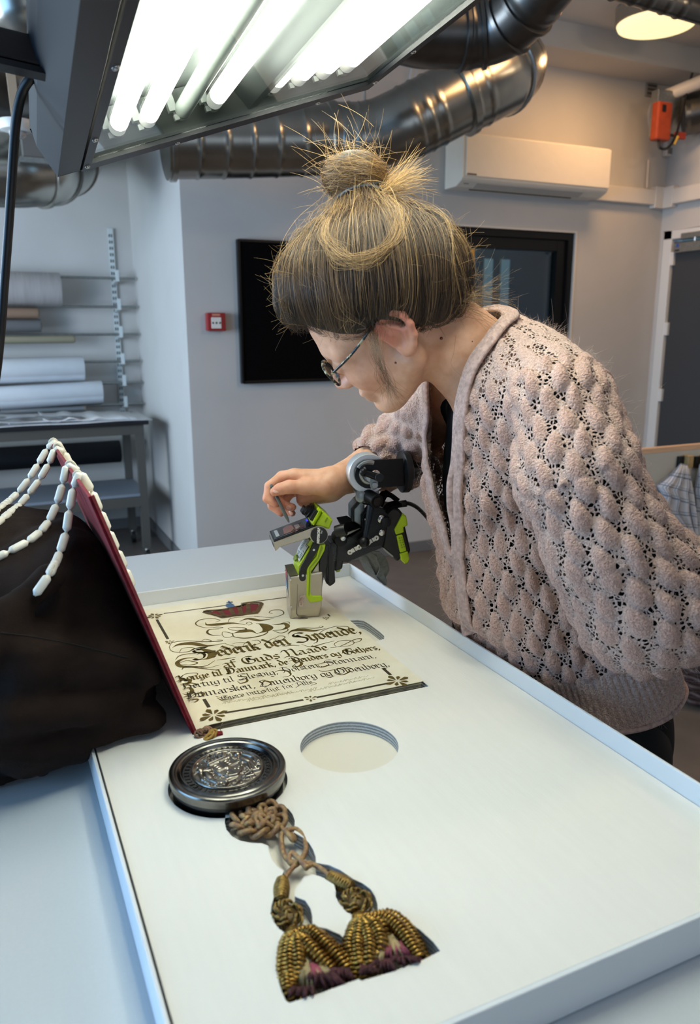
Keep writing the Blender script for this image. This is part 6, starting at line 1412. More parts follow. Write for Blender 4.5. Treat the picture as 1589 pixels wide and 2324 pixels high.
# ================================================================ the woman leaning over the tray
def attr_mat(name, base_rgb, builder):
    m = bpy.data.materials.new(name); m.use_nodes = True; builder(m.node_tree, m.node_tree.nodes['Principled BSDF']); MATS[name] = m; return m
def skin_nodes(nt, b):
    at = nt.nodes.new('ShaderNodeAttribute'); at.attribute_name = 'blush'
    n = nt.nodes.new('ShaderNodeTexNoise'); n.inputs['Scale'].default_value = 60; n.inputs['Detail'].default_value = 4
    tc = nt.nodes.new('ShaderNodeTexCoord'); nt.links.new(tc.outputs['Object'], n.inputs['Vector'])
    r = nt.nodes.new('ShaderNodeValToRGB'); r.color_ramp.elements[0].color = (*hexc('#d19a78'), 1); r.color_ramp.elements[1].color = (*hexc('#e4b292'), 1); r.color_ramp.elements[0].position = .3; r.color_ramp.elements[1].position = .7
    nt.links.new(n.outputs['Fac'], r.inputs[0])
    mx = nt.nodes.new('ShaderNodeMix'); mx.data_type = 'RGBA'; nt.links.new(at.outputs['Fac'], mx.inputs[0]); nt.links.new(r.outputs[0], mx.inputs[6]); mx.inputs[7].default_value = (*hexc('#cf7361'), 1)
    nt.links.new(mx.outputs[2], b.inputs['Base Color']); b.inputs['Roughness'].default_value = .48; b.inputs['Specular IOR Level'].default_value = .4
    b.inputs['Subsurface Weight'].default_value = .12; b.inputs['Subsurface Radius'].default_value = (.010, .004, .002); b.inputs['Subsurface Scale'].default_value = .6
    v = nt.nodes.new('ShaderNodeTexVoronoi'); v.inputs['Scale'].default_value = 900; nt.links.new(tc.outputs['Object'], v.inputs['Vector'])
    bp = nt.nodes.new('ShaderNodeBump'); bp.inputs['Strength'].default_value = .08; bp.inputs['Distance'].default_value = .001; nt.links.new(v.outputs['Distance'], bp.inputs['Height']); nt.links.new(bp.outputs[0], b.inputs['Normal'])
M_SKIN = attr_mat('skin', None, skin_nodes)

# head frame: forward (down-left, a little away), up, left (towards the camera)
yaw_, pit_, rol_ = math.radians(24), math.radians(36), math.radians(-42)
cp_, sp_ = math.cos(pit_), math.sin(pit_)
fc = np.array([-math.cos(yaw_)*cp_, -sp_, math.sin(yaw_)*cp_]); u0 = np.array([-math.cos(yaw_)*sp_, cp_, math.sin(yaw_)*sp_]); l0 = np.cross(u0, fc)
uc = u0*math.cos(rol_)+l0*math.sin(rol_); lc = -np.cross(uc, fc); lc = lc if lc[2] < 0 else -lc
HF, HU, HL = [camv(*v) for v in (fc, uc, lc)]
HS = .965; HC = PD(884, 729, 1.10)
def hd(f, l, u): return HC+HS*(HF*f+HL*l+HU*u)
HA = np.array([HF, HL, HU])
def h_ell(p, c, r): return sd_ell(p, hd(*c), np.array(r)*HS, HA)
def h_cone(p, a, b, r1, r2): return sd_cone(p, hd(*a), hd(*b), r1*HS, r2*HS)
def sd_head(p):
    d = h_ell(p, (-.016, 0, .052), (.097, .075, .083))
    d = smin(d, h_ell(p, (.040, 0, .050), (.056, .063, .054)), .03)
    d = smin(d, h_ell(p, (.036, 0, -.022), (.062, .057, .080)), .035)
    for s in (1, -1):
        d = smin(d, h_cone(p, (.002, s*.056, -.044), (.066, s*.018, -.088), .020, .017), .028)
        d = smin(d, h_ell(p, (.064, s*.038, -.018), (.030, .028, .030)), .025)
        d = smin(d, h_cone(p, (.090, s*.012, .030), (.072, s*.050, .028), .010, .011), .018)
    d = smin(d, h_ell(p, (.083, 0, -.092), (.020, .022, .019)), .022)
    for s in (1, -1): d = smax(d, -h_ell(p, (.102, s*.031, .010), (.016, .018, .013)), .012)
    d = smin(d, h_cone(p, (.094, 0, .022), (.116, 0, -.022), .0085, .0105), .012)
    for s in (1, -1): d = smin(d, h_ell(p, (.105, s*.012, -.026), (.011, .008, .008)), .008)
    d = smin(d, h_cone(p, (.096, -.018, -.052), (.098, .018, -.052), .007, .007), .012)
    d = smin(d, h_cone(p, (.094, -.016, -.064), (.094, .016, -.064), .008, .008), .010)
    d = smax(d, -h_cone(p, (.104, -.02, -.058), (.104, .02, -.058), .002, .002), .004)
    for s in (1, -1): d = smin(d, h_ell(p, (.088, s*.031, .010), (.014, .017, .0125)), .006)   # closed lids, looking down
    return d
EAR = [(.012, .004), (.016, .018), (.010, .031), (-.004, .037), (-.018, .034), (-.026, .022), (-.026, .006), (-.020, -.010), (-.010, -.021), (-.002, -.028), (.006, -.026), (.009, -.016)]
def ept(a, b, o, s=1):      # ear plane flares out towards the back
    return (a-.006, s*(.0735+o+max(0, .010-a)*.34), b+.002)
def sd_ears(p):
    d = np.full(len(p), 1.)
    for s in (1, -1):
        e = np.full(len(p), 1.)
        for (a, b), (c, f) in zip(EAR[:-1], EAR[1:]): e = smin(e, h_cone(p, ept(a, b, .004, s), ept(c, f, .004, s), .0050, .0050), .004)
        e = smin(e, h_ell(p, ept(-.007, .004, -.003, s), (.020, .0048, .030)), .004)
        e = smin(e, h_cone(p, ept(-.002, .022, .004, s), ept(-.015, .004, .004, s), .0035, .004), .004)   # inner fold
        e = smin(e, h_cone(p, ept(-.015, .004, .004, s), ept(-.004, -.016, .004, s), .004, .004), .004)
        e = smin(e, h_ell(p, ept(.0, -.024, .003, s), (.010, .006, .009)), .005)                        # lobe
        e = smin(e, h_ell(p, ept(.011, -.004, .003, s), (.005, .005, .007)), .004)                     # tragus
        e = smax(e, -h_ell(p, ept(.002, -.004, .009, s), (.008, .008, .011)), .003)
        d = np.minimum(d, e)
    return d
# torso frame
BH = PD(1335, 1560, 1.23); BN = PD(1125, 800, 1.155)
BU = nrm(BN-BH); bf = np.array([-.955, .295, 0]); BF = nrm(bf-BU*np.dot(bf, BU)); BL = np.cross(BU, BF); BL = BL if np.dot(BL, FW) < 0 else -BL
BA = np.array([BF, BL, BU])
def neck_cones(p, k=0.): return smin(sd_cone(p, PD(985, 735, 1.125), PD(1095, 825, 1.155), .057+k, .062+k), sd_cone(p, PD(1040, 800, 1.13), PD(1125, 885, 1.17), .05+k, .060+k), .03)
TORSO = [((1368, 1575, 1.235), (.106, .155, .19)), ((1220, 1370, 1.255), (.138, .165, .155)), ((1180, 1140, 1.24), (.136, .17, .18)), ((1165, 950, 1.175), (.104, .16, .14))]
def sd_torso(p, g=0.):
    d = None
    for c, r in TORSO:
        e = sd_ell(p, PD(*c), np.array(r)+g, BA); d = e if d is None else smin(d, e, .06)
    d = smin(d, sd_cone(p, PD(1140, 815, 1.165), PD(1262, 895, 1.03), .050+g, .058+g), .04)
    d = smin(d, sd_cone(p, PD(1110, 830, 1.18), PD(1010, 905, 1.305), .050+g, .056+g), .04)
    return d
ARM_N = [(1280, 925, 1.0, .060), (1312, 1085, .97, .059), (1388, 1245, .965, .064), (1462, 1362, .975, .070)]
def sd_sleeve_near(p, g=0.):
    d = None
    for a, b in zip(ARM_N[:-1], ARM_N[1:]):
        e = sd_cone(p, PD(*a[:3]), PD(*b[:3]), a[3]+g, b[3]+g); d = e if d is None else smin(d, e, .04)
    return smin(d, sd_cone(p, PD(1475, 1368, .975), PD(1700, 1325, 1.12), .070+g, .058+g), .05)
ARM_F = [(1005, 915, 1.31, .058), (925, 1018, 1.475, .055)]
def sd_sleeve_far(p, g=0.):
    d = sd_cone(p, PD(*ARM_F[0][:3]), PD(*ARM_F[1][:3]), .058+g, .055+g)
    d = smin(d, sd_cone(p, PD(925, 1022, 1.475), PD(872, 1030, 1.435), .054+g, .044+g), .03)
    return d
# hand: thumb and fingers, px / depth / radius
PALM = dict(wrist=(752, 1092, 1.372))
FING = [
 [(668, 1079, 1.360, .0120), (640, 1082, 1.357, .0100), (612, 1104, 1.353, .0090), (607, 1131, 1.349, .0082), (627, 1143, 1.346, .0070)],
 [(664, 1083, 1.382, .0115), (630, 1092, 1.380, .0100), (611, 1120, 1.377, .0088), (618, 1148, 1.371, .0080), (638, 1164, 1.364, .0068)],
 [(668, 1095, 1.402, .0115), (640, 1105, 1.400, .0100), (628, 1128, 1.395, .0088), (643, 1146, 1.384, .0080), (664, 1151, 1.378, .0070)],
 [(676, 1110, 1.418, .0105), (655, 1122, 1.414, .0090), (645, 1142, 1.406, .0078), (653, 1160, 1.396, .0070), (664, 1165, 1.390, .0060)]]
THUMB = [(738, 1102, 1.352, .0170), (693, 1105, 1.342, .0135), (656, 1105, 1.333, .0110), (636, 1110, 1.330, .0095), (623, 1116, 1.329, .0078)]
def sd_hand(p):
    w = PD(752, 1092, 1.372)
    d = sd_cone(p, PD(930, 1036, 1.48), PD(850, 1060, 1.43), .040, .036)
    d = smin(d, sd_cone(p, PD(850, 1060, 1.43), PD(757, 1090, 1.365), .0355, .0215), .03)
    d = smin(d, sd_cone(p, PD(850, 1062, 1.44), PD(757, 1096, 1.385), .0345, .0215), .02)
    for f, r0 in zip(FING, (.019, .020, .021, .020)):
        d = smin(d, sd_cone(p, PD(748, 1090+FING.index(f)*5, 1.366+.010*FING.index(f)), PD(*f[0][:3]), r0, f[0][3]+.0005), .012)
    d = smin(d, sd_cone(p, PD(748, 1112, 1.385), PD(690, 1135, 1.402), .019, .0135), .018)
    d = smin(d, sd_cone(p, PD(752, 1094, 1.365), PD(*THUMB[0][:3]), .021, .0175), .014)
    for a, b in zip(THUMB[:-1], THUMB[1:]): d = smin(d, sd_cone(p, PD(*a[:3]), PD(*b[:3]), a[3], b[3]), .006)
    for f in FING:
        e = None
        for a, b in zip(f[:-1], f[1:]):
            q = sd_cone(p, PD(*a[:3]), PD(*b[:3]), a[3], b[3]); e = q if e is None else smin(e, q, .003)
        d = smin(d, e, .0035)
    return d
def boxed(fn, p, lo, hi, out):
    """evaluate fn only near its box"""
    m = ((p > lo) & (p < hi)).all(1); d = np.full(len(p), 9.)
    dd = np.linalg.norm(np.maximum(np.maximum(lo-p, p-hi), 0), axis=1); d = dd+out
    if m.any(): d[m] = fn(p[m])
    return d
hlo, hhi = HC-.19, HC+.19
alo, ahi = np.minimum(PD(590, 1180, 1.25), PD(960, 990, 1.6))-.05, np.maximum(PD(590, 1180, 1.25), PD(960, 990, 1.6))+.05
def sd_skin(p):
    d = boxed(lambda q: smin(sd_head(q), sd_ears(q), .004), p, hlo, hhi, .03)
    d = smin(d, neck_cones(p), .022)
    d = smin(d, sd_torso(p, -.030), .03)
    d = smin(d, sd_sleeve_near(p, -.030), .03)
    d = smin(d, sd_cone(p, PD(1005, 915, 1.31), PD(932, 1030, 1.482), .042, .040), .03)
    d = smin(d, boxed(sd_hand, p, alo, ahi, .03), .01)
    return d
woman = thing('person', (.9, .86, 0), 'woman in a dusty pink bobble-knit cardigan leaning over the open book with a stylus', 'person')
V, Q = surface_net(sd_skin, np.array([.30, .48, .78]), np.array([1.15, 1.62, 1.72]), .0024)
V = smooth_mesh(V, Q, 1, .35)
blush = np.zeros(len(V))
loc = (V-HC)@HA.T/HS
ear_d = sd_ears(V); near = np.abs(loc).max(1) < .2
blush = np.where(near, np.clip(.62-np.clip(ear_d, 0, 1)/.012, 0, .62)*(np.abs(loc[:, 1]) > .07)*np.clip(.35+(loc[:, 2]+.02)/.05, .15, 1), 0)
ck = np.linalg.norm((loc-np.array([.072, .045, -.02]))/[.03, .03, .028], axis=1); blush = np.maximum(blush, np.where(near, .34*np.exp(-ck**2), 0))
nk = np.linalg.norm((loc-np.array([.118, 0, -.022]))/[.02, .02, .02], axis=1); blush = np.maximum(blush, np.where(near, .4*np.exp(-nk**2), 0))
for f in FING+[THUMB]:
    for i, a in enumerate(f):
        g = np.linalg.norm(V-PD(*a[:3]), axis=1)/.016; blush = np.maximum(blush, (.18+.09*i)*np.exp(-g**2))
body = np_mesh('body', V, Q, M_SKIN, woman, attrs={'blush': blush})
# nails, eyelids' lashes, mole
M_NAIL = mat('finger_nail', '#dba994', .3, spec=.6)
def nail(px, py, d, r, ax): MB().sphere(PD(px, py, d), r, 12, 8, ax=ax).build('finger_nail', M_NAIL, body, smooth='all')
tdv = nrm(PD(*THUMB[4][:3])-PD(*THUMB[3][:3])); tn = nrm(camv(.1, .35, -1)-tdv*np.dot(camv(.1, .35, -1), tdv))
nail(629, 1112, 1.3222, (.0078, .0056, .0016), [tdv, np.cross(tdv, tn), tn])
for (x, y, d, f) in ((656, 1152, 1.3725, 2), (660, 1164, 1.3855, 3)):
    dv = nrm(PD(*FING[f][4][:3])-PD(*FING[f][3][:3])); n_ = camv(.2, -.5, -1); n_ = nrm(n_-dv*np.dot(n_, dv)); nail(x, y, d, (.006, .0044, .0013), [dv, np.cross(dv, n_), n_])
for (x, y, r) in ((1002, 768, .0022), (898, 823, .0018), (1072, 775, .0010)):
    dr = ray(x, y); h = None
    for dd in np.linspace(.9, 1.2, 600):
        if sd_skin((CAM+dr*dd)[None])[0] < 0: h = CAM+dr*dd; break
    if h is not None: MB().sphere(h, r, 8, 6).build('mole', mat('mole_brown', '#7a4636', .6), body, smooth='all')

# ---- hair: cap and strands drawn up into a bun
def hair_nodes(nt, b):
    at = nt.nodes.new('ShaderNodeAttribute'); at.attribute_name = 'tone'
    r = nt.nodes.new('ShaderNodeValToRGB'); e = r.color_ramp.elements
    e[0].position = 0; e[0].color = (*hexc('#2b211a'), 1); e[1].position = 1; e[1].color = (*hexc('#d0a766'), 1)
    m_ = e.new(.5); m_.color = (*hexc('#765a3c'), 1)
    nt.links.new(at.outputs['Fac'], r.inputs[0]); nt.links.new(r.outputs[0], b.inputs['Base Color'])
    b.inputs['Roughness'].default_value = .38; b.inputs['Specular IOR Level'].default_value = .55
M_HAIR = attr_mat('hair_strands', None, hair_nodes)
M_HCAP = mat('hair_base', '#33271d', .6, noise=.35, nscale=90)
TIE = PD(822, 452, 1.055); BUN = PD(806, 402, 1.05); STEM = PD(832, 508, 1.062)
ha, hb = PD(672, 760, 1.13), PD(1058, 690, 1.13); hdir = nrm(hb-ha); HN = nrm(np.cross(hdir, HL)); HN = HN if np.dot(HN, UP) > 0 else -HN
def hair_floor(p):      # hairline in head coordinates: forehead, temple, round the ear, nape
    q = (p-HC)@HA.T/HS
    return (q[:, 2]-np.interp(q[:, 0], [-.11, -.06, -.035, -.015, .0, .03, .055, .09], [-.052, -.046, -.022, .022, .037, .034, .052, .088]))*HS*.85
def sd_hair(p):
    d = sd_ell(p, PD(848, 652, 1.085), (.119, .098, .086), np.array([RT, FW, UP]))
    d = smin(d, h_ell(p, (-.016, 0, .052), (.112, .090, .098)), .03)
    d = smin(d, sd_ell(p, PD(708, 668, 1.11), (.046, .060, .056), np.array([RT, FW, UP])), .05)
    d = smin(d, sd_ell(p, PD(985, 630, 1.085), (.044, .066, .055), np.array([RT, FW, UP])), .05)
    d = smin(d, sd_cone(p, PD(838, 600, 1.075), STEM, .050, .027), .035)
    d = smin(d, sd_cone(p, STEM, TIE, .029, .024), .02)
    d = smax(d, -hair_floor(p), .014)
    return d
Vh, Qh = surface_net(sd_hair, PD(850, 600, 1.08)-.2, PD(850, 600, 1.08)+.2, .0045)
Nh = vert_normals(Vh, Qh)
gr = (sd_hair(Vh+Nh*.002) > sd_hair(Vh-Nh*.002)).mean()
if gr < .5: Nh = -Nh
hair = np_mesh('hair', Vh-Nh*.003, Qh, M_HCAP, woman)
def proj_hair(P, off, it=4):
    s = P.shape; p = P.reshape(-1, 3).copy(); o = np.broadcast_to(off, s[:2]).reshape(-1)
    for _ in range(it):
        d = sd_hair(p)-o; e = .0015
        g = np.stack([sd_hair(p+[e, 0, 0])-sd_hair(p-[e, 0, 0]), sd_hair(p+[0, e, 0])-sd_hair(p-[0, e, 0]), sd_hair(p+[0, 0, e])-sd_hair(p-[0, 0, e])], 1)
        g /= np.linalg.norm(g, axis=1)[:, None]+1e-9; p -= g*np.clip(d, -.04, .04)[:, None]*.9
    return p.reshape(s)
hr = np.random.default_rng(11)
zz = hair_floor(Vh); wgt = np.where(zz < .022, 3.2, 1.0)*((Vh-STEM)@UP < -.0); wgt /= wgt.sum()
NS = 11000; K = 11
idx = hr.choice(len(Vh), NS, p=wgt); R0 = Vh[idx]
ax_ = UP; rel = R0-STEM; az = np.arctan2(rel@FW, rel@RT)
clump = np.round(az/(.16))*.16+hr.normal(0, .03, NS); az2 = az*.55+clump*.45
tgt = TIE+(np.cos(az2)*.021)[:, None]*RT+(np.sin(az2)*.021)[:, None]*FW+hr.normal(0, .002, (NS, 3))
mid = STEM+(np.cos(az2)*.030)[:, None]*RT+(np.sin(az2)*.030)[:, None]*FW
t_ = np.linspace(0, 1, K)[None, :, None]
S = R0[:, None]*(1-t_)**2+2*t_*(1-t_)*(mid*.75+R0*.25)[:, None]+t_**2*tgt[:, None]
cn_ = vnoise(R0, 34, 2); layer = hr.random(NS)
ofs = np.stack([vnoise(R0, 26, k) for k in (21, 22, 23)], 1)+.5*np.stack([vnoise(R0, 70, k) for k in (31, 32, 33)], 1)
S = S+(ofs*.011)[:, None]*(np.sin(np.pi*np.linspace(0, 1, K))**1.2)[None, :, None]
S = proj_hair(S, (.0005+.0065*layer*(.55+.45*cn_)+.003*np.clip(vnoise(R0, 55, 9), 0, 1))[:, None]*np.sin(np.pi*np.linspace(.12, .9, K))[None]**.6)
S = S+np.cumsum(hr.normal(0, .00035, S.shape), 1)*(layer > .7)[:, None, None]
up_h = np.clip(((R0-PD(850, 640, 1.085))@UP+.03)/.10, 0, 1)
tone = np.clip(.05+.45*up_h+.26*cn_+.14*vnoise(R0, 90, 3)+hr.normal(0, .10, NS)+.25*(layer > .92), 0, 1)
rad = np.interp(np.linspace(0, 1, K), [0, .2, 1], [.00007, .00015, .00013])[None]
# strands fall into groups: hair proper, loose flyaways, bun
fly = hr.choice(NS, 900); Fm = S[fly].copy()
gout = Fm-PD(848, 640, 1.085); gout /= np.linalg.norm(gout, axis=2)[..., None]
amp = np.abs(hr.normal(0, .010, 900))[:, None]*np.sin(np.pi*np.linspace(0, 1, K)*hr.uniform(.4, 1.2, 900)[:, None])**2
Fm += gout*amp[..., None]+hr.normal(0, .006, (900, 1, 3))*np.linspace(0, 1, K)[None, :, None]
S_all = [S, Fm]; tone_all = [tone, np.clip(.55+hr.normal(0, .2, 900), 0, 1)]
hair_curves('hair_strands', np.concatenate(S_all), rad, M_HAIR, hair, {'tone': np.concatenate(tone_all)})
# short broken hairs standing up round the crown and behind the nape
def wisps(n, root_fn, dir_fn, ln, curl, k=9):
    out = []
    for i in range(n):
        p = root_fn(i); d = nrm(dir_fn(i)); c = hr.normal(0, 1, 3); c -= d*np.dot(c, d); c = nrm(c); L = hr.uniform(*ln); s = np.linspace(0, 1, k)[:, None]
        out.append(p+d*L*s+c*L*curl*hr.uniform(.2, 1.3)*s**2)
    return np.array(out)
crown = Vh[((Vh-STEM)@UP > -.085) & (sd_hair(Vh) < .01)]
w1 = wisps(380, lambda i: crown[hr.integers(len(crown))], lambda i: camv(hr.normal(0, .8), .35+.3*hr.random(), hr.normal(0, .5)), (.012, .04), .8)
c0 = PD(850, 640, 1.085)
w2r = Vh[hr.integers(len(Vh), size=360)]
w2 = wisps(360, lambda i: w2r[i], lambda i: (w2r[i]-c0)/.1+hr.normal(0, .9, 3), (.008, .035), .8)
low_v = Vh[(zz < .006) & (Nh@HU < .1)]
w6 = wisps(650, lambda i: low_v[hr.integers(len(low_v))], lambda i: -HU*hr.uniform(.1, .9)+(low_v[i % len(low_v)]-c0)*3+hr.normal(0, .45, 3), (.006, .022), .6)
w3 = wisps(170, lambda i: PD(1040+hr.normal(0, 8), 685+hr.normal(0, 12), 1.07+hr.normal(0, .02)), lambda i: camv(1, .05+hr.normal(0, .35), hr.normal(0, .3)), (.03, .085), .45)
w4 = []
for i in range(70):
    a = PD(846+hr.normal(0, 9), 752+hr.normal(0, 8), 1.022); b_ = PD(858+hr.normal(0, 7), 810, 1.010); c = PD(876+hr.normal(0, 9), 860, 1.015); e = PD(900+hr.normal(0, 22), 903+hr.normal(0, 12), 1.03)
    w4.append(bez([a, b_, c, e], 24))
w4 = np.array([q[np.linspace(0, len(q)-1, 9).astype(int)] for q in w4])
w5 = np.array([bez([PD(1035, 760, 1.07), PD(1030, 800, 1.065), PD(1025, 830, 1.065), PD(1055, 860, 1.07)], 24)[::3][:9], bez([PD(1050, 690, 1.09), PD(1080, 705, 1.08), PD(1110, 712, 1.08), PD(1120, 714, 1.08)], 24)[::3][:9]])
WS = np.concatenate([w6, w1, w2, w3, w4, w5]); wt = np.concatenate([np.clip(hr.normal(.25, .15, len(w6)), 0, 1), np.clip(hr.normal(.85, .2, len(w1)), 0, 1), np.clip(hr.normal(.6, .2, len(w2)), 0, 1), np.clip(hr.normal(.55, .2, len(w3)), 0, 1), np.clip(hr.normal(.25, .12, len(w4)), 0, 1), [.3, .3]])
hair_curves('loose_hairs', WS, np.interp(np.linspace(0, 1, 9), [0, 1], [.00012, .00006])[None], M_HAIR, hair, {'tone': wt})
# bun
Vb, Qb = surface_net(lambda p: smin(sd_ell(p, BUN, (.037, .032, .0235), np.array([RT, FW, UP])), sd_cone(p, TIE, BUN, .024, .024), .02)+.006*vnoise(p, 38)+.002*vnoise(p, 90, 2), BUN-.07, BUN+.07, .004)
bun = np_mesh('bun', Vb, Qb, M_HCAP, hair)
NB = 2600; KB = 16; th0 = hr.uniform(0, 6.28, NB); ln_b = hr.uniform(1.2, 4.4, NB)
zax = np.stack([hr.normal(0, .42, NB), hr.normal(0, .42, NB), np.ones(NB)], 1); zax = zax/np.linalg.norm(zax, axis=1)[:, None]
zax = zax[:, :1]*RT+zax[:, 1:2]*FW+zax[:, 2:]*UP
ua = np.cross(zax, RT); ua /= np.linalg.norm(ua, axis=1)[:, None]; va = np.cross(zax, ua)
rr = (hr.uniform(.80, 1.16, NB)+.10*(hr.random(NB) > .9))[:, None]; th = th0[:, None]+ln_b[:, None]*np.linspace(0, 1, KB)[None]; hgt = hr.normal(0, .5, NB)[:, None]+.4*np.sin(th*.5+th0[:, None])
circ_ = np.sqrt(np.clip(1-np.clip(hgt, -1, 1)**2*.75, .1, 1))
q = (ua[:, None]*np.cos(th)[..., None]+va[:, None]*np.sin(th)[..., None])*(circ_*rr)[..., None]+zax[:, None]*(np.clip(hgt, -1, 1)*rr)[..., None]
qc = np.stack([q@RT, q@FW, q@UP], -1)*np.array([.039, .034, .0255]); Bs = BUN+qc[..., :1]*RT+qc[..., 1:2]*FW+qc[..., 2:]*UP
spk = wisps(330, lambda i: PD(868+hr.normal(0, 8), 432+hr.normal(0, 10), 1.04+hr.normal(0, .01)), lambda i: camv(1, .55+hr.normal(0, .25), hr.normal(0, .3)), (.02, .072), .35, KB)
spk2 = wisps(260, lambda i: BUN+hr.normal(0, .02, 3), lambda i: camv(hr.normal(-.2, 1), .4+.5*hr.random(), hr.normal(0, .6)), (.02, .055), .9, KB)
bt = np.concatenate([np.clip(.5+.3*vnoise(Bs[:, 0], 60, 4)+hr.normal(0, .15, NB), 0, 1), np.clip(hr.normal(.8, .15, 590), 0, 1)])
hair_curves('bun_strands', np.concatenate([Bs, spk, spk2]), np.interp(np.linspace(0, 1, KB), [0, .8, 1], [.00014, .00014, .00007])[None], M_HAIR, bun, {'tone': bt})
# drooping loop of hair below the bun
lp = []
for i in range(130):
    j = hr.normal(0, 1, 3); x = hr.normal(0, 11); P = bez([PD(770+x, 470, 1.04), PD(738+j[0]*12, 530, 1.0), PD(770+j[1]*14, 585+x, .99), PD(830+x, 602+j[2]*9, .99), PD(885+j[0]*10, 575, 1.0), PD(895+x, 520, 1.02), PD(860+x, 480, 1.04)], 18); lp.append(P[np.linspace(0, len(P)-1, 16).astype(int)])
lp = np.array(lp); lp = proj_hair(lp, (.003+.008*hr.random(130))[:, None]*np.ones((1, 16)), 3)
hair_curves('loop_strands', lp, .00013, M_HAIR, hair, {'tone': np.clip(hr.normal(.62, .2, 130), 0, 1)})
tl = np.linspace(0, 2*math.pi, 48, endpoint=False)
for dz, r in ((0, .0305), (.0042, .0300)):
    MB().tube([TIE+UP*.004+RT*math.cos(a)*r*1.12+FW*math.sin(a)*r+UP*(dz+.002*math.sin(a*3+dz*900)+.0035*math.cos(a)) for a in tl], .0022, 8, closed=True).build('hair_tie', mat('grey_hair_tie', '#4a535b', .6), hair, smooth='all')

eb = []
for i in range(90):
    f = hr.random(); a = hd(.099-.022*f, .014+.040*f, .031+.006*math.sin(math.pi*f)+hr.normal(0, .0016)); eb.append(a+(HL*.5-HF*.25+HU*hr.normal(.25, .3))*np.linspace(0, .008, 9)[:, None]+HF*.0006)
hair_curves('eyebrow', np.array(eb), .00011, M_HAIR, body, {'tone': np.full(90, .2)})
el = []
for i in range(40):
    f = hr.random(); a = hd(.104-.006*f, .022+.020*f, .003); el.append(a+(HF*.8-HU*.5)*np.linspace(0, .008, 9)[:, None])
hair_curves('eyelashes', np.array(el), .0001, M_HAIR, body, {'tone': np.full(40, .05)})
# ---- glasses
M_TORT = mat('tortoiseshell', '#b7a67c', .18, spec=.6, noise=.5, nscale=95, col2='#0c0907')
for n_ in M_TORT.node_tree.nodes:
    if n_.type == 'VALTORGB': n_.color_ramp.elements[0].position = .54; n_.color_ramp.elements[1].position = .62
M_LENS = bpy.data.materials.new('spectacle_lens'); M_LENS.use_nodes = True; glassify(M_LENS, (.93, .95, .95), .12)
gl = thing('eyeglasses', hd(.112, 0, .01), 'tortoiseshell framed eyeglasses worn by the woman', 'glasses')
for s in (1, -1):
    c = (.109, s*.034, .011); th = np.linspace(0, 2*math.pi, 40, endpoint=False)
    sq = lambda a: (abs(math.cos(a))**.7*math.copysign(1, math.cos(a)), abs(math.sin(a))**.7*math.copysign(1, math.sin(a)))
    loop = [hd(c[0]-.10*abs(c[1]+s*.025*sq(a)[0])*abs(c[1])/.05*.5+.012*0, c[1]+.0255*sq(a)[0], c[2]+.0180*sq(a)[1]) for a in th]
    MB().tube(loop, .0022, 8, closed=True).build('lens_rim', M_TORT, gl, smooth='all')
    MB().face(loop).build('lens', M_LENS, gl)
    e0 = hd(.101, s*.061, .018); e1_ = hd(.055, s*.076, .026); e2_ = hd(.004, s*.080, .038); e3 = hd(-.016, s*.081, .034); e4 = hd(-.032, s*.080, .016)
    MB().tube(bez([e0, e1_, e2_, e3, e4] if s < 0 else [e0, e1_, e2_, hd(-.03, .083, .046)], 24), .0020, 8).build('temple_arm', M_TORT, gl, smooth='all')
MB().tube(bez([hd(.110, -.010, .017), hd(.114, 0, .020), hd(.110, .010, .017)], 10), .0022, 8).build('bridge', M_TORT, gl, smooth='all')

# ---- stylus held between thumb and fingers
sty = thing('stylus', PD(655, 1186, 1.335), 'slim grey stylus pen held over the analyser screen', 'pen')
sa_, sb_ = PD(614.5, 1100, 1.339), PD(656.5, 1186, 1.333); sd_ = nrm(sb_-sa_)
MB().tube([sa_, sa_+sd_*.002, sb_-sd_*.012, sb_-sd_*.002, sb_], [.0022, .0030, .0031, .0016, .0008], 14).build('barrel', mat('stylus_grey', '#5d625f', .35, .3), sty, smooth=True)
MB().tube([sa_+sd_*.004, sa_+sd_*.010], .0033, 14).build('cap_ring', mat('stylus_dark', '#3a3b38', .4), sty, smooth=True)

# ---- black top and trousers
M_TOP = mat('black_jersey', '#07080a', .8, spec=.2)
V2, Q2 = surface_net(lambda p: smax(smax(smin(sd_torso(p, -.020), sd_sleeve_near(p, -.018)+.004, .02), (p-BN)@BU+.045, .01), .682-p[:, 0]-np.clip((p[:, 2]-1.0)*1.6, 0, 1), .01), (.5, .5, .78), (1.05, 1.5, 1.5), .010)
V2 = smooth_mesh(V2, Q2, 3, .5)
np_mesh('black_top', V2, Q2, M_TOP, woman)
M_JEAN = mat('black_denim', '#0a0a0b', .75, noise=.3, nscale=300, spec=.25)
hipc = PD(1342, 1610, 1.225); hn = hipc+BL*.076-np.array([0, 0, .05]); hf_ = hipc-BL*.076-np.array([0, 0, .05])
def sd_jean(p):
    d = sd_ell(p, hipc-[0, 0, .02], (.092, .144, .13), BA)
    for h, dx in ((hn, .02), (hf_, -.03)):
        k = h+[.02+dx, .0, -.40]; a = k+[.05+dx, 0, -.36]; a[2] = .09
        d = smin(d, sd_cone(p, h, k, .078, .062), .04); d = smin(d, sd_cone(p, k, a, .064, .052), .02)
    d = smax(d, .678-p[:, 0], .02)
    return smax(d, -(p[:, 2]-.075), .004)
V3, Q3 = surface_net(sd_jean, (.55, .5, .06), (1.3, 1.3, 1.12), .011)
V3 = smooth_mesh(V3, Q3, 3, .5)
tr_ = np_mesh('trousers', V3, Q3, M_JEAN, woman)
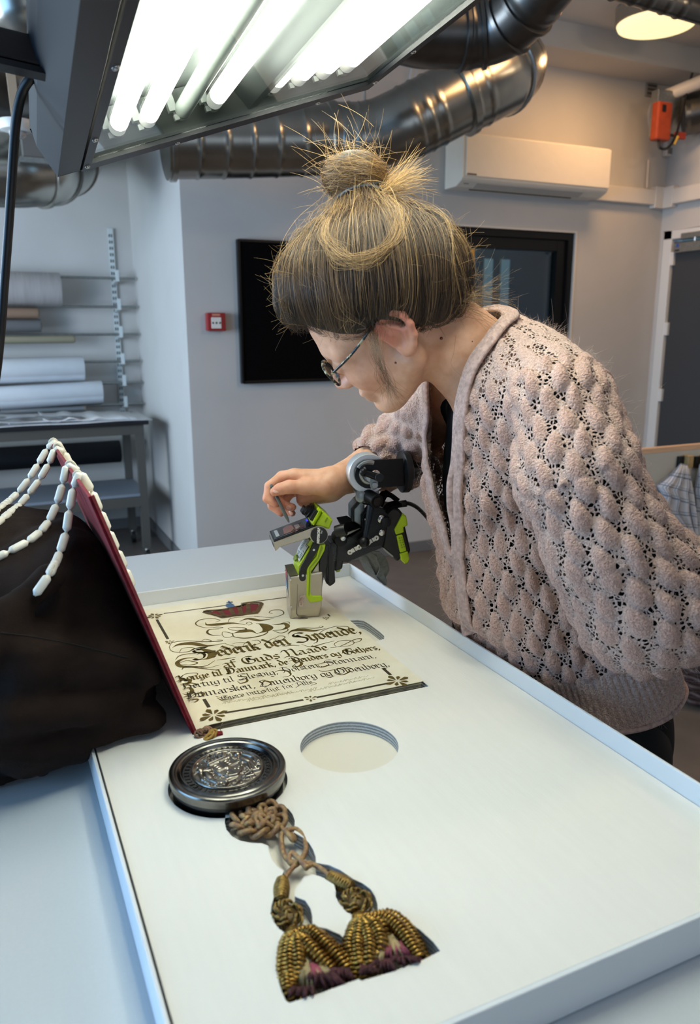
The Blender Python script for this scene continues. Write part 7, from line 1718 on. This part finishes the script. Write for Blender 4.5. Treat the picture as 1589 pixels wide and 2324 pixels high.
for h, dx in ((hn, .02), (hf_, -.03)):
    a = h+[.07+2*dx, 0, 0]; a[2] = 0
    Vs, Qs = surface_net(lambda p: smax(smin(sd_cone(p, a+[.05, 0, .045], a+[-.15, .02, .035], .048, .036), sd_cone(p, a+[0, 0, .06], a+[0, 0, .12], .052, .05), .03), .002-p[:, 2], .004), a-.3, a+.3, .011)
    np_mesh('shoe', Vs, Qs, mat('dark_shoe', '#1a1a1c', .5), woman)

# ---- cardigan
def sd_card0(p):
    d = smin(sd_torso(p, .004), sd_sleeve_near(p, .004), .014)
    d = smin(d, sd_sleeve_far(p, .004), .03)
    # rolled-up cuff on the far arm
    rc = PD(868, 1040, 1.43); rd_ = nrm(PD(757, 1090, 1.372)-PD(930, 1036, 1.48)); q = p-rc
    for off, r1, r2 in ((.0, .047, .017), (.024, .044, .013), (-.03, .052, .020)):
        h = (q@rd_)-off; rad_ = np.linalg.norm(q-(q@rd_)[:, None]*rd_, axis=1); d = smin(d, np.hypot(rad_-r1+.008, h)-r2, .012)
    return d
def sd_card(p):
    d = sd_card0(p)
    d = smax(d, .669-p[:, 0]-np.clip((p[:, 2]-1.0)*1.6, 0, 1), .02)
    d = d+.005*vnoise(p, 11, 4)+.0025*vnoise(p, 26, 6)
    # soft folds at the armpit and elbow
    w = (p-PD(1330, 1330, 1.0)); d = d+.006*np.sin(((p-BN)@BU*.8+(p@BF)*.6)*70+2*vnoise(p, 8, 1))*np.exp(-(np.linalg.norm(p-PD(1215, 1180, 1.06), axis=1)/.10)**2)
    return d
HC_ = .0036
Vc, Qc = surface_net(sd_card, (.42, .42, .80), (1.22, 1.62, 1.56), HC_)
Vc = smooth_mesh(Vc, Qc, 2, .5)
hem_n = nrm(BU+BF*-.02); hem0 = PD(1374, 1672, 1.09)
rel = Vc-BN; cf, cl_, cu_ = rel@BF, rel@BL, rel@BU
hem_d = (Vc-hem0)@hem_n-.10*((Vc-hem0)@BF)*0
da = sd_sleeve_near(Vc); dfar = sd_sleeve_far(Vc); dt = sd_torso(Vc)
arm = (da < dt-.004) & (da < dfar); farm = (dfar < dt-.004) & ~arm
torso_m = ~arm & ~farm
VB = -.285                                   # foot of the V opening along the spine direction
wv = np.interp(cu_, [VB, VB+.10, -.10, .05], [0, .022, .046, .085])
vcut = (cf > .03) & (np.abs(cl_-.012) < wv) & (cu_ > VB) & (dfar > .0) & (da > 0)
neckcut = sd_cone(Vc, PD(985, 735, 1.10), PD(1085, 805, 1.14), .064, .064) < 0
sl_end = np.linalg.norm(Vc-PD(868, 1040, 1.43), axis=1)
fax = nrm(PD(757, 1090, 1.372)-PD(930, 1036, 1.48)); fq = Vc-PD(868, 1040, 1.43); fin = (np.linalg.norm(fq-(fq@fax)[:, None]*fax, axis=1) < .031) & (fq@fax > .016) & (fq@fax < .1)
cut = vcut | neckcut | ((hem_d < -.02) & torso_m) | fin | ((hem_d < -.03) & ~arm)
# knit relief: staggered bobbles, openwork between them, ribbing at the hem
def axis_param(V, pts):
    best = np.full(len(V), 9.); u = np.zeros(len(V)); ang = np.zeros(len(V)); acc = 0; ref = BF
    for a, b in zip(pts[:-1], pts[1:]):
        A, B = PD(*a[:3]), PD(*b[:3]); d = B-A; L = np.linalg.norm(d); d /= L; t_ = (V-A)@d; tc = np.clip(t_, 0, L); q = V-A-tc[:, None]*d; r = np.linalg.norm(q, axis=1)
        e1_ = nrm(ref-d*np.dot(ref, d)); e2b = np.cross(d, e1_); an = np.arctan2(q@e2b, q@e1_); m = r < best; best = np.where(m, r, best); u = np.where(m, acc+t_, u); ang = np.where(m, an, ang); acc += L
    return u, ang
ua_, aa_ = axis_param(Vc, ARM_N+[(1700, 1325, 1.12, .06)]); uf_, af_ = axis_param(Vc, ARM_F+[(860, 1040, 1.43, .04)])
S_ = np.where(arm, aa_*.080, np.where(farm, af_*.055, np.arctan2(cl_, cf)*.165)); T_ = np.where(arm, -ua_, np.where(farm, -uf_, cu_))
CW, RH = .040, .030
row = np.floor(T_/RH); fy = T_/RH-row
def bob(row, fy):
    xs = S_/CW+.5*(row % 2)+.10*np.sin(row*12.9)+.03*np.sin(T_*90); fx = xs-np.floor(xs)-.5
    jit = .06*np.sin(np.floor(xs)*7.7+row*3.1); w = .285-.08*(fy-.45)+.5*jit; return np.clip(1-((fx+jit)/w)**2-((fy-.48)/.70)**2, 0, 1)
B_ = np.maximum(np.maximum(bob(row, fy), bob(row+1, fy-1)), bob(row-1, fy+1))**.6
rib = torso_m & (hem_d < .082)
band_d = np.minimum(np.abs(np.abs(cl_-.012)-wv), 1)
Nc = vert_normals(Vc, Qc)
tst = sd_card0(Vc[::50]+Nc[::50]*.003) > sd_card0(Vc[::50]-Nc[::50]*.003)
if tst.mean() < .5: Nc = -Nc
yoke = np.clip((-cu_-.0)/.06, .35, 1); yoke = np.where(arm, 1, yoke)
B_ = np.where(rib, 0, B_*yoke); amp = .0085+.0035*vnoise(Vc, 22, 3)
ribw = np.where(rib, (.5+.5*np.cos(S_*2*math.pi/.0105))**.8, 0)
disp = B_*amp+ribw*.0046*np.clip(hem_d/.02, 0, 1)-.006*rib*np.clip(hem_d/.08, 0, 1)*0+.0006*vnoise(Vc, 260, 5)+.0008*vnoise(Vc, 120, 6)
Vd = Vc+Nc*disp[:, None]
keep = ~cut[Qc].any(1) & ~((hem_d < 0) & torso_m)[Qc].all(1); Qk = Qc[keep]
low = (hem_d < 0) & torso_m; Vd[low] -= hem_n*((Vd[low]-hem0)@hem_n)[:, None]     # straight hem
used = np.unique(Qk); remap = -np.ones(len(Vd), int); remap[used] = np.arange(len(used))
Vk = Vd[used]; Qk = remap[Qk]
def knit_nodes(nt, b):
    N = nt.nodes.new; Lk = nt.links.new
    tc = N('ShaderNodeTexCoord'); at = N('ShaderNodeAttribute'); at.attribute_name = 'bobble'; ar = N('ShaderNodeAttribute'); ar.attribute_name = 'plain'
    nz = N('ShaderNodeTexNoise'); nz.inputs['Scale'].default_value = 140; Lk(tc.outputs['Object'], nz.inputs['Vector'])
    wr = N('ShaderNodeMix'); wr.data_type = 'VECTOR'; wr.inputs[0].default_value = .004
    Lk(tc.outputs['Object'], wr.inputs[4]); Lk(nz.outputs['Color'], wr.inputs[5])
    vo = N('ShaderNodeTexVoronoi'); vo.feature = 'DISTANCE_TO_EDGE'; vo.inputs['Scale'].default_value = 175; Lk(wr.outputs[1], vo.inputs['Vector'])
    n2 = N('ShaderNodeTexNoise'); n2.inputs['Scale'].default_value = 38; Lk(tc.outputs['Object'], n2.inputs['Vector'])
    # threshold rises with the bobble so that only the openwork has holes
    ma = N('ShaderNodeMath'); ma.operation = 'MULTIPLY_ADD'; ma.inputs[1].default_value = 1.1; ma.inputs[2].default_value = .145; Lk(at.outputs['Fac'], ma.inputs[0])
    mb_ = N('ShaderNodeMath'); mb_.operation = 'MULTIPLY_ADD'; mb_.inputs[1].default_value = -.22; Lk(n2.outputs['Fac'], mb_.inputs[0]); ml = N('ShaderNodeMath'); ml.operation = 'ADD'; ml.inputs[1].default_value = .128; Lk(ma.outputs[0], ml.inputs[0]); Lk(ml.outputs[0], mb_.inputs[2])
    mc = N('ShaderNodeMath'); mc.operation = 'ADD'; Lk(mb_.outputs[0], mc.inputs[0]); Lk(ar.outputs['Fac'], mc.inputs[1])
    ho = N('ShaderNodeMath'); ho.operation = 'GREATER_THAN'; Lk(vo.outputs['Distance'], ho.inputs[0]); Lk(mc.outputs[0], ho.inputs[1])
    # colour: pale grey-beige mohair net, pinker dense bobbles, stitch flecks
    n3 = N('ShaderNodeTexNoise'); n3.inputs['Scale'].default_value = 420; n3.inputs['Detail'].default_value = 3; Lk(tc.outputs['Object'], n3.inputs['Vector'])
    cr = N('ShaderNodeValToRGB'); cr.color_ramp.elements[0].color = (*hexc('#c3a799'), 1); cr.color_ramp.elements[1].color = (*hexc('#ba9484'), 1); Lk(at.outputs['Fac'], cr.inputs[0])
    hs = N('ShaderNodeMix'); hs.data_type = 'RGBA'; hs.blend_type = 'MULTIPLY'; hs.inputs[0].default_value = .75; Lk(cr.outputs[0], hs.inputs[6])
    c2 = N('ShaderNodeValToRGB'); c2.color_ramp.elements[0].position = .3; c2.color_ramp.elements[0].color = (.55, .5, .48, 1); c2.color_ramp.elements[1].position = .62; c2.color_ramp.elements[1].color = (1.12, 1.08, 1.05, 1); Lk(n3.outputs['Fac'], c2.inputs[0]); Lk(c2.outputs[0], hs.inputs[7])
    Lk(hs.outputs[2], b.inputs['Base Color']); b.inputs['Roughness'].default_value = .95; b.inputs['Specular IOR Level'].default_value = .15; b.inputs['Sheen Weight'].default_value = .25; b.inputs['Sheen Roughness'].default_value = .6
    bp = N('ShaderNodeBump'); bp.inputs['Strength'].default_value = .9; bp.inputs['Distance'].default_value = .0016
    v2 = N('ShaderNodeTexVoronoi'); v2.inputs['Scale'].default_value = 480; Lk(wr.outputs[1], v2.inputs['Vector']); sm = N('ShaderNodeMath'); sm.operation = 'SUBTRACT'
    e_ = N('ShaderNodeMath'); e_.operation = 'MULTIPLY'; e_.inputs[1].default_value = -1.6; Lk(vo.outputs['Distance'], e_.inputs[0]); Lk(e_.outputs[0], sm.inputs[0]); Lk(v2.outputs['Distance'], sm.inputs[1])
    Lk(sm.outputs[0], bp.inputs['Height']); Lk(bp.outputs[0], b.inputs['Normal'])
    tr = N('ShaderNodeBsdfTransparent'); mx = N('ShaderNodeMixShader'); out = nt.nodes['Material Output']
    Lk(ho.outputs[0], mx.inputs[0]); Lk(b.outputs[0], mx.inputs[1]); Lk(tr.outputs[0], mx.inputs[2]); Lk(mx.outputs[0], out.inputs[0])
M_KNIT = attr_mat('mohair_knit', None, knit_nodes)
plain = np.where(rib, 1., 0.)+np.clip(.6-.0*cu_, 0, 0)
plain = np.maximum(plain, np.where((dfar < .02) & (fq@fax > -.03), .6, 0))
card = np_mesh('cardigan', Vk, Qk, M_KNIT, woman, attrs={'bobble': B_[used], 'plain': plain[used]})
card['label'] = 'dusty pink mohair cardigan with bobbles'
# ribbed band along the front opening and round the neck
E4 = np.sort(np.concatenate([Qk[:, [0, 1]], Qk[:, [1, 2]], Qk[:, [2, 3]], Qk[:, [3, 0]]]), 1); ek = E4[:, 0].astype(np.int64)*len(Vk)+E4[:, 1]
un, ct = np.unique(ek, return_counts=True); be = np.stack([un[ct == 1]//len(Vk), un[ct == 1] % len(Vk)], 1)
adj = {}
for a, b in be: adj.setdefault(int(a), []).append(int(b)); adj.setdefault(int(b), []).append(int(a))
loops = []; seen = set()
for s in adj:
    if s in seen: continue
    L = [s]; seen.add(s); cur = s
    while True:
        nx_ = [n for n in adj[cur] if n not in seen]
        if not nx_: break
        cur = nx_[0]; seen.add(cur); L.append(cur)
    loops.append(np.array(L))
neckc = BN-BU*.05
loops = [L for L in loops if len(L) > 60]
nl_ = min(loops, key=lambda L: np.linalg.norm(Vk[L].mean(0)-(BN-BU*.12+BF*.1))) if loops else None
hl_ = min(loops, key=lambda L: np.abs((Vk[L]-hem0)@hem_n).mean()) if loops else None
def gradn(p, fn, e=.002): 
    g = np.stack([fn(p+np.eye(3)[k]*e)-fn(p-np.eye(3)[k]*e) for k in range(3)], 1); return g/(np.linalg.norm(g, axis=1)[:, None]+1e-9)
def band(P, w, sgn_to, name, closed=True):
    n = 260; P = np.asarray(P)
    for _ in range(40): P = (np.roll(P, 1, 0)+2*P+np.roll(P, -1, 0))/4 if closed else np.vstack([P[:1], (P[:-2]+2*P[1:-1]+P[2:])/4, P[-1:]])
    Lc = np.concatenate([[0], np.cumsum(np.linalg.norm(np.diff(np.vstack([P, P[:1]]) if closed else P, axis=0), axis=1))]); PP_ = np.vstack([P, P[:1]]) if closed else P
    s = np.linspace(0, Lc[-1], n, endpoint=not closed); P = np.stack([np.interp(s, Lc, PP_[:, k]) for k in range(3)], 1)
    tg = np.roll(P, -1, 0)-np.roll(P, 1, 0) if closed else np.gradient(P, axis=0); tg /= np.linalg.norm(tg, axis=1)[:, None]+1e-9
    g = gradn(P, sd_card0); sd = np.cross(tg, g); sd /= np.linalg.norm(sd, axis=1)[:, None]+1e-9
    sg = np.sign(((P-sgn_to)*sd).sum(1).mean()); sd *= sg; m = 11; rows = []
    for j in range(m):
        f = j/(m-1); q = P+sd*(w*(f-.30))[..., None] if False else P+sd*(w*(f-.30)); dd = sd_card(q); gg = gradn(q, sd_card0)
        q = q-gg*np.clip(dd, -.03, .03)[:, None]*(0 if f < .3 else 1)+gg*(.007+.0035*math.sin(math.pi*f)+.0016*(1 if j % 2 else -1)); rows.append(q)
    Vb_ = np.stack(rows, 1).reshape(-1, 3); ii = np.arange(n*m).reshape(n, m)
    a = ii if not closed else np.vstack([ii, ii[:1]])
    Qb_ = np.stack([a[:-1, :-1], a[1:, :-1], a[1:, 1:], a[:-1, 1:]], -1).reshape(-1, 4)
    o = np_mesh(name, Vb_, Qb_, M_BAND, card); sdm = o.modifiers.new('t', 'SOLIDIFY'); sdm.thickness = .004; sdm.offset = 0; return o
M_BAND = mat('ribbed_band', '#b99b90', .95, noise=.3, nscale=160, bump=.6, bscale=420, sheen=.25, spec=.1)
if nl_ is not None: band(Vk[nl_], .022, BN-BU*.12+BF*.1, 'button_band')
if hl_ is not None:
    P = Vk[hl_]+hem_n*.002
    for _ in range(30): P = (np.roll(P, 1, 0)+2*P+np.roll(P, -1, 0))/4
    P = P[::3]; MB().tube(P, .0042, 8, closed=np.linalg.norm(P[0]-P[-1]) < .04).build('hem_edge', M_BAND, card, smooth='all')
fl_pts = []
for u_ in np.linspace(VB+.01, -.60, 40):
    p = BN+BU*u_+BL*.014+BF*.22; 
    for _ in range(14): d = sd_card0(p[None])[0]; p = p-BF*max(-.05, min(.05, d))*.9
    fl_pts.append(p)
fl_pts = np.array(fl_pts); fl_pts = fl_pts[((fl_pts-hem0)@hem_n > 0) & (fl_pts[:, 2] > 1.005)]
if len(fl_pts) > 5: band(fl_pts, .022, fl_pts.mean(0)-BL*.2, 'front_band', closed=False)
# mohair haze: short fine fibres all over the knit
nf = 26000; fi = hr.integers(len(Vk), size=nf); Nk = Nc[used]; fd = Nk[fi]*.7+hr.normal(0, .55, (nf, 3)); fd /= np.linalg.norm(fd, axis=1)[:, None]
ln_f = hr.gamma(2.2, .0026, nf)[:, None, None]; bend = hr.normal(0, .6, (nf, 3)); s5 = np.linspace(0, 1, 5)[None, :, None]
FS = Vk[fi][:, None]+fd[:, None]*ln_f*s5+bend[:, None]*ln_f*s5**2
hz = hair_curves('mohair_fibres', FS, np.linspace(.00009, .00004, 5)[None], mat('mohair_fibre', '#d0b6aa', .8, spec=.2), card); hz['kind'] = 'stuff'
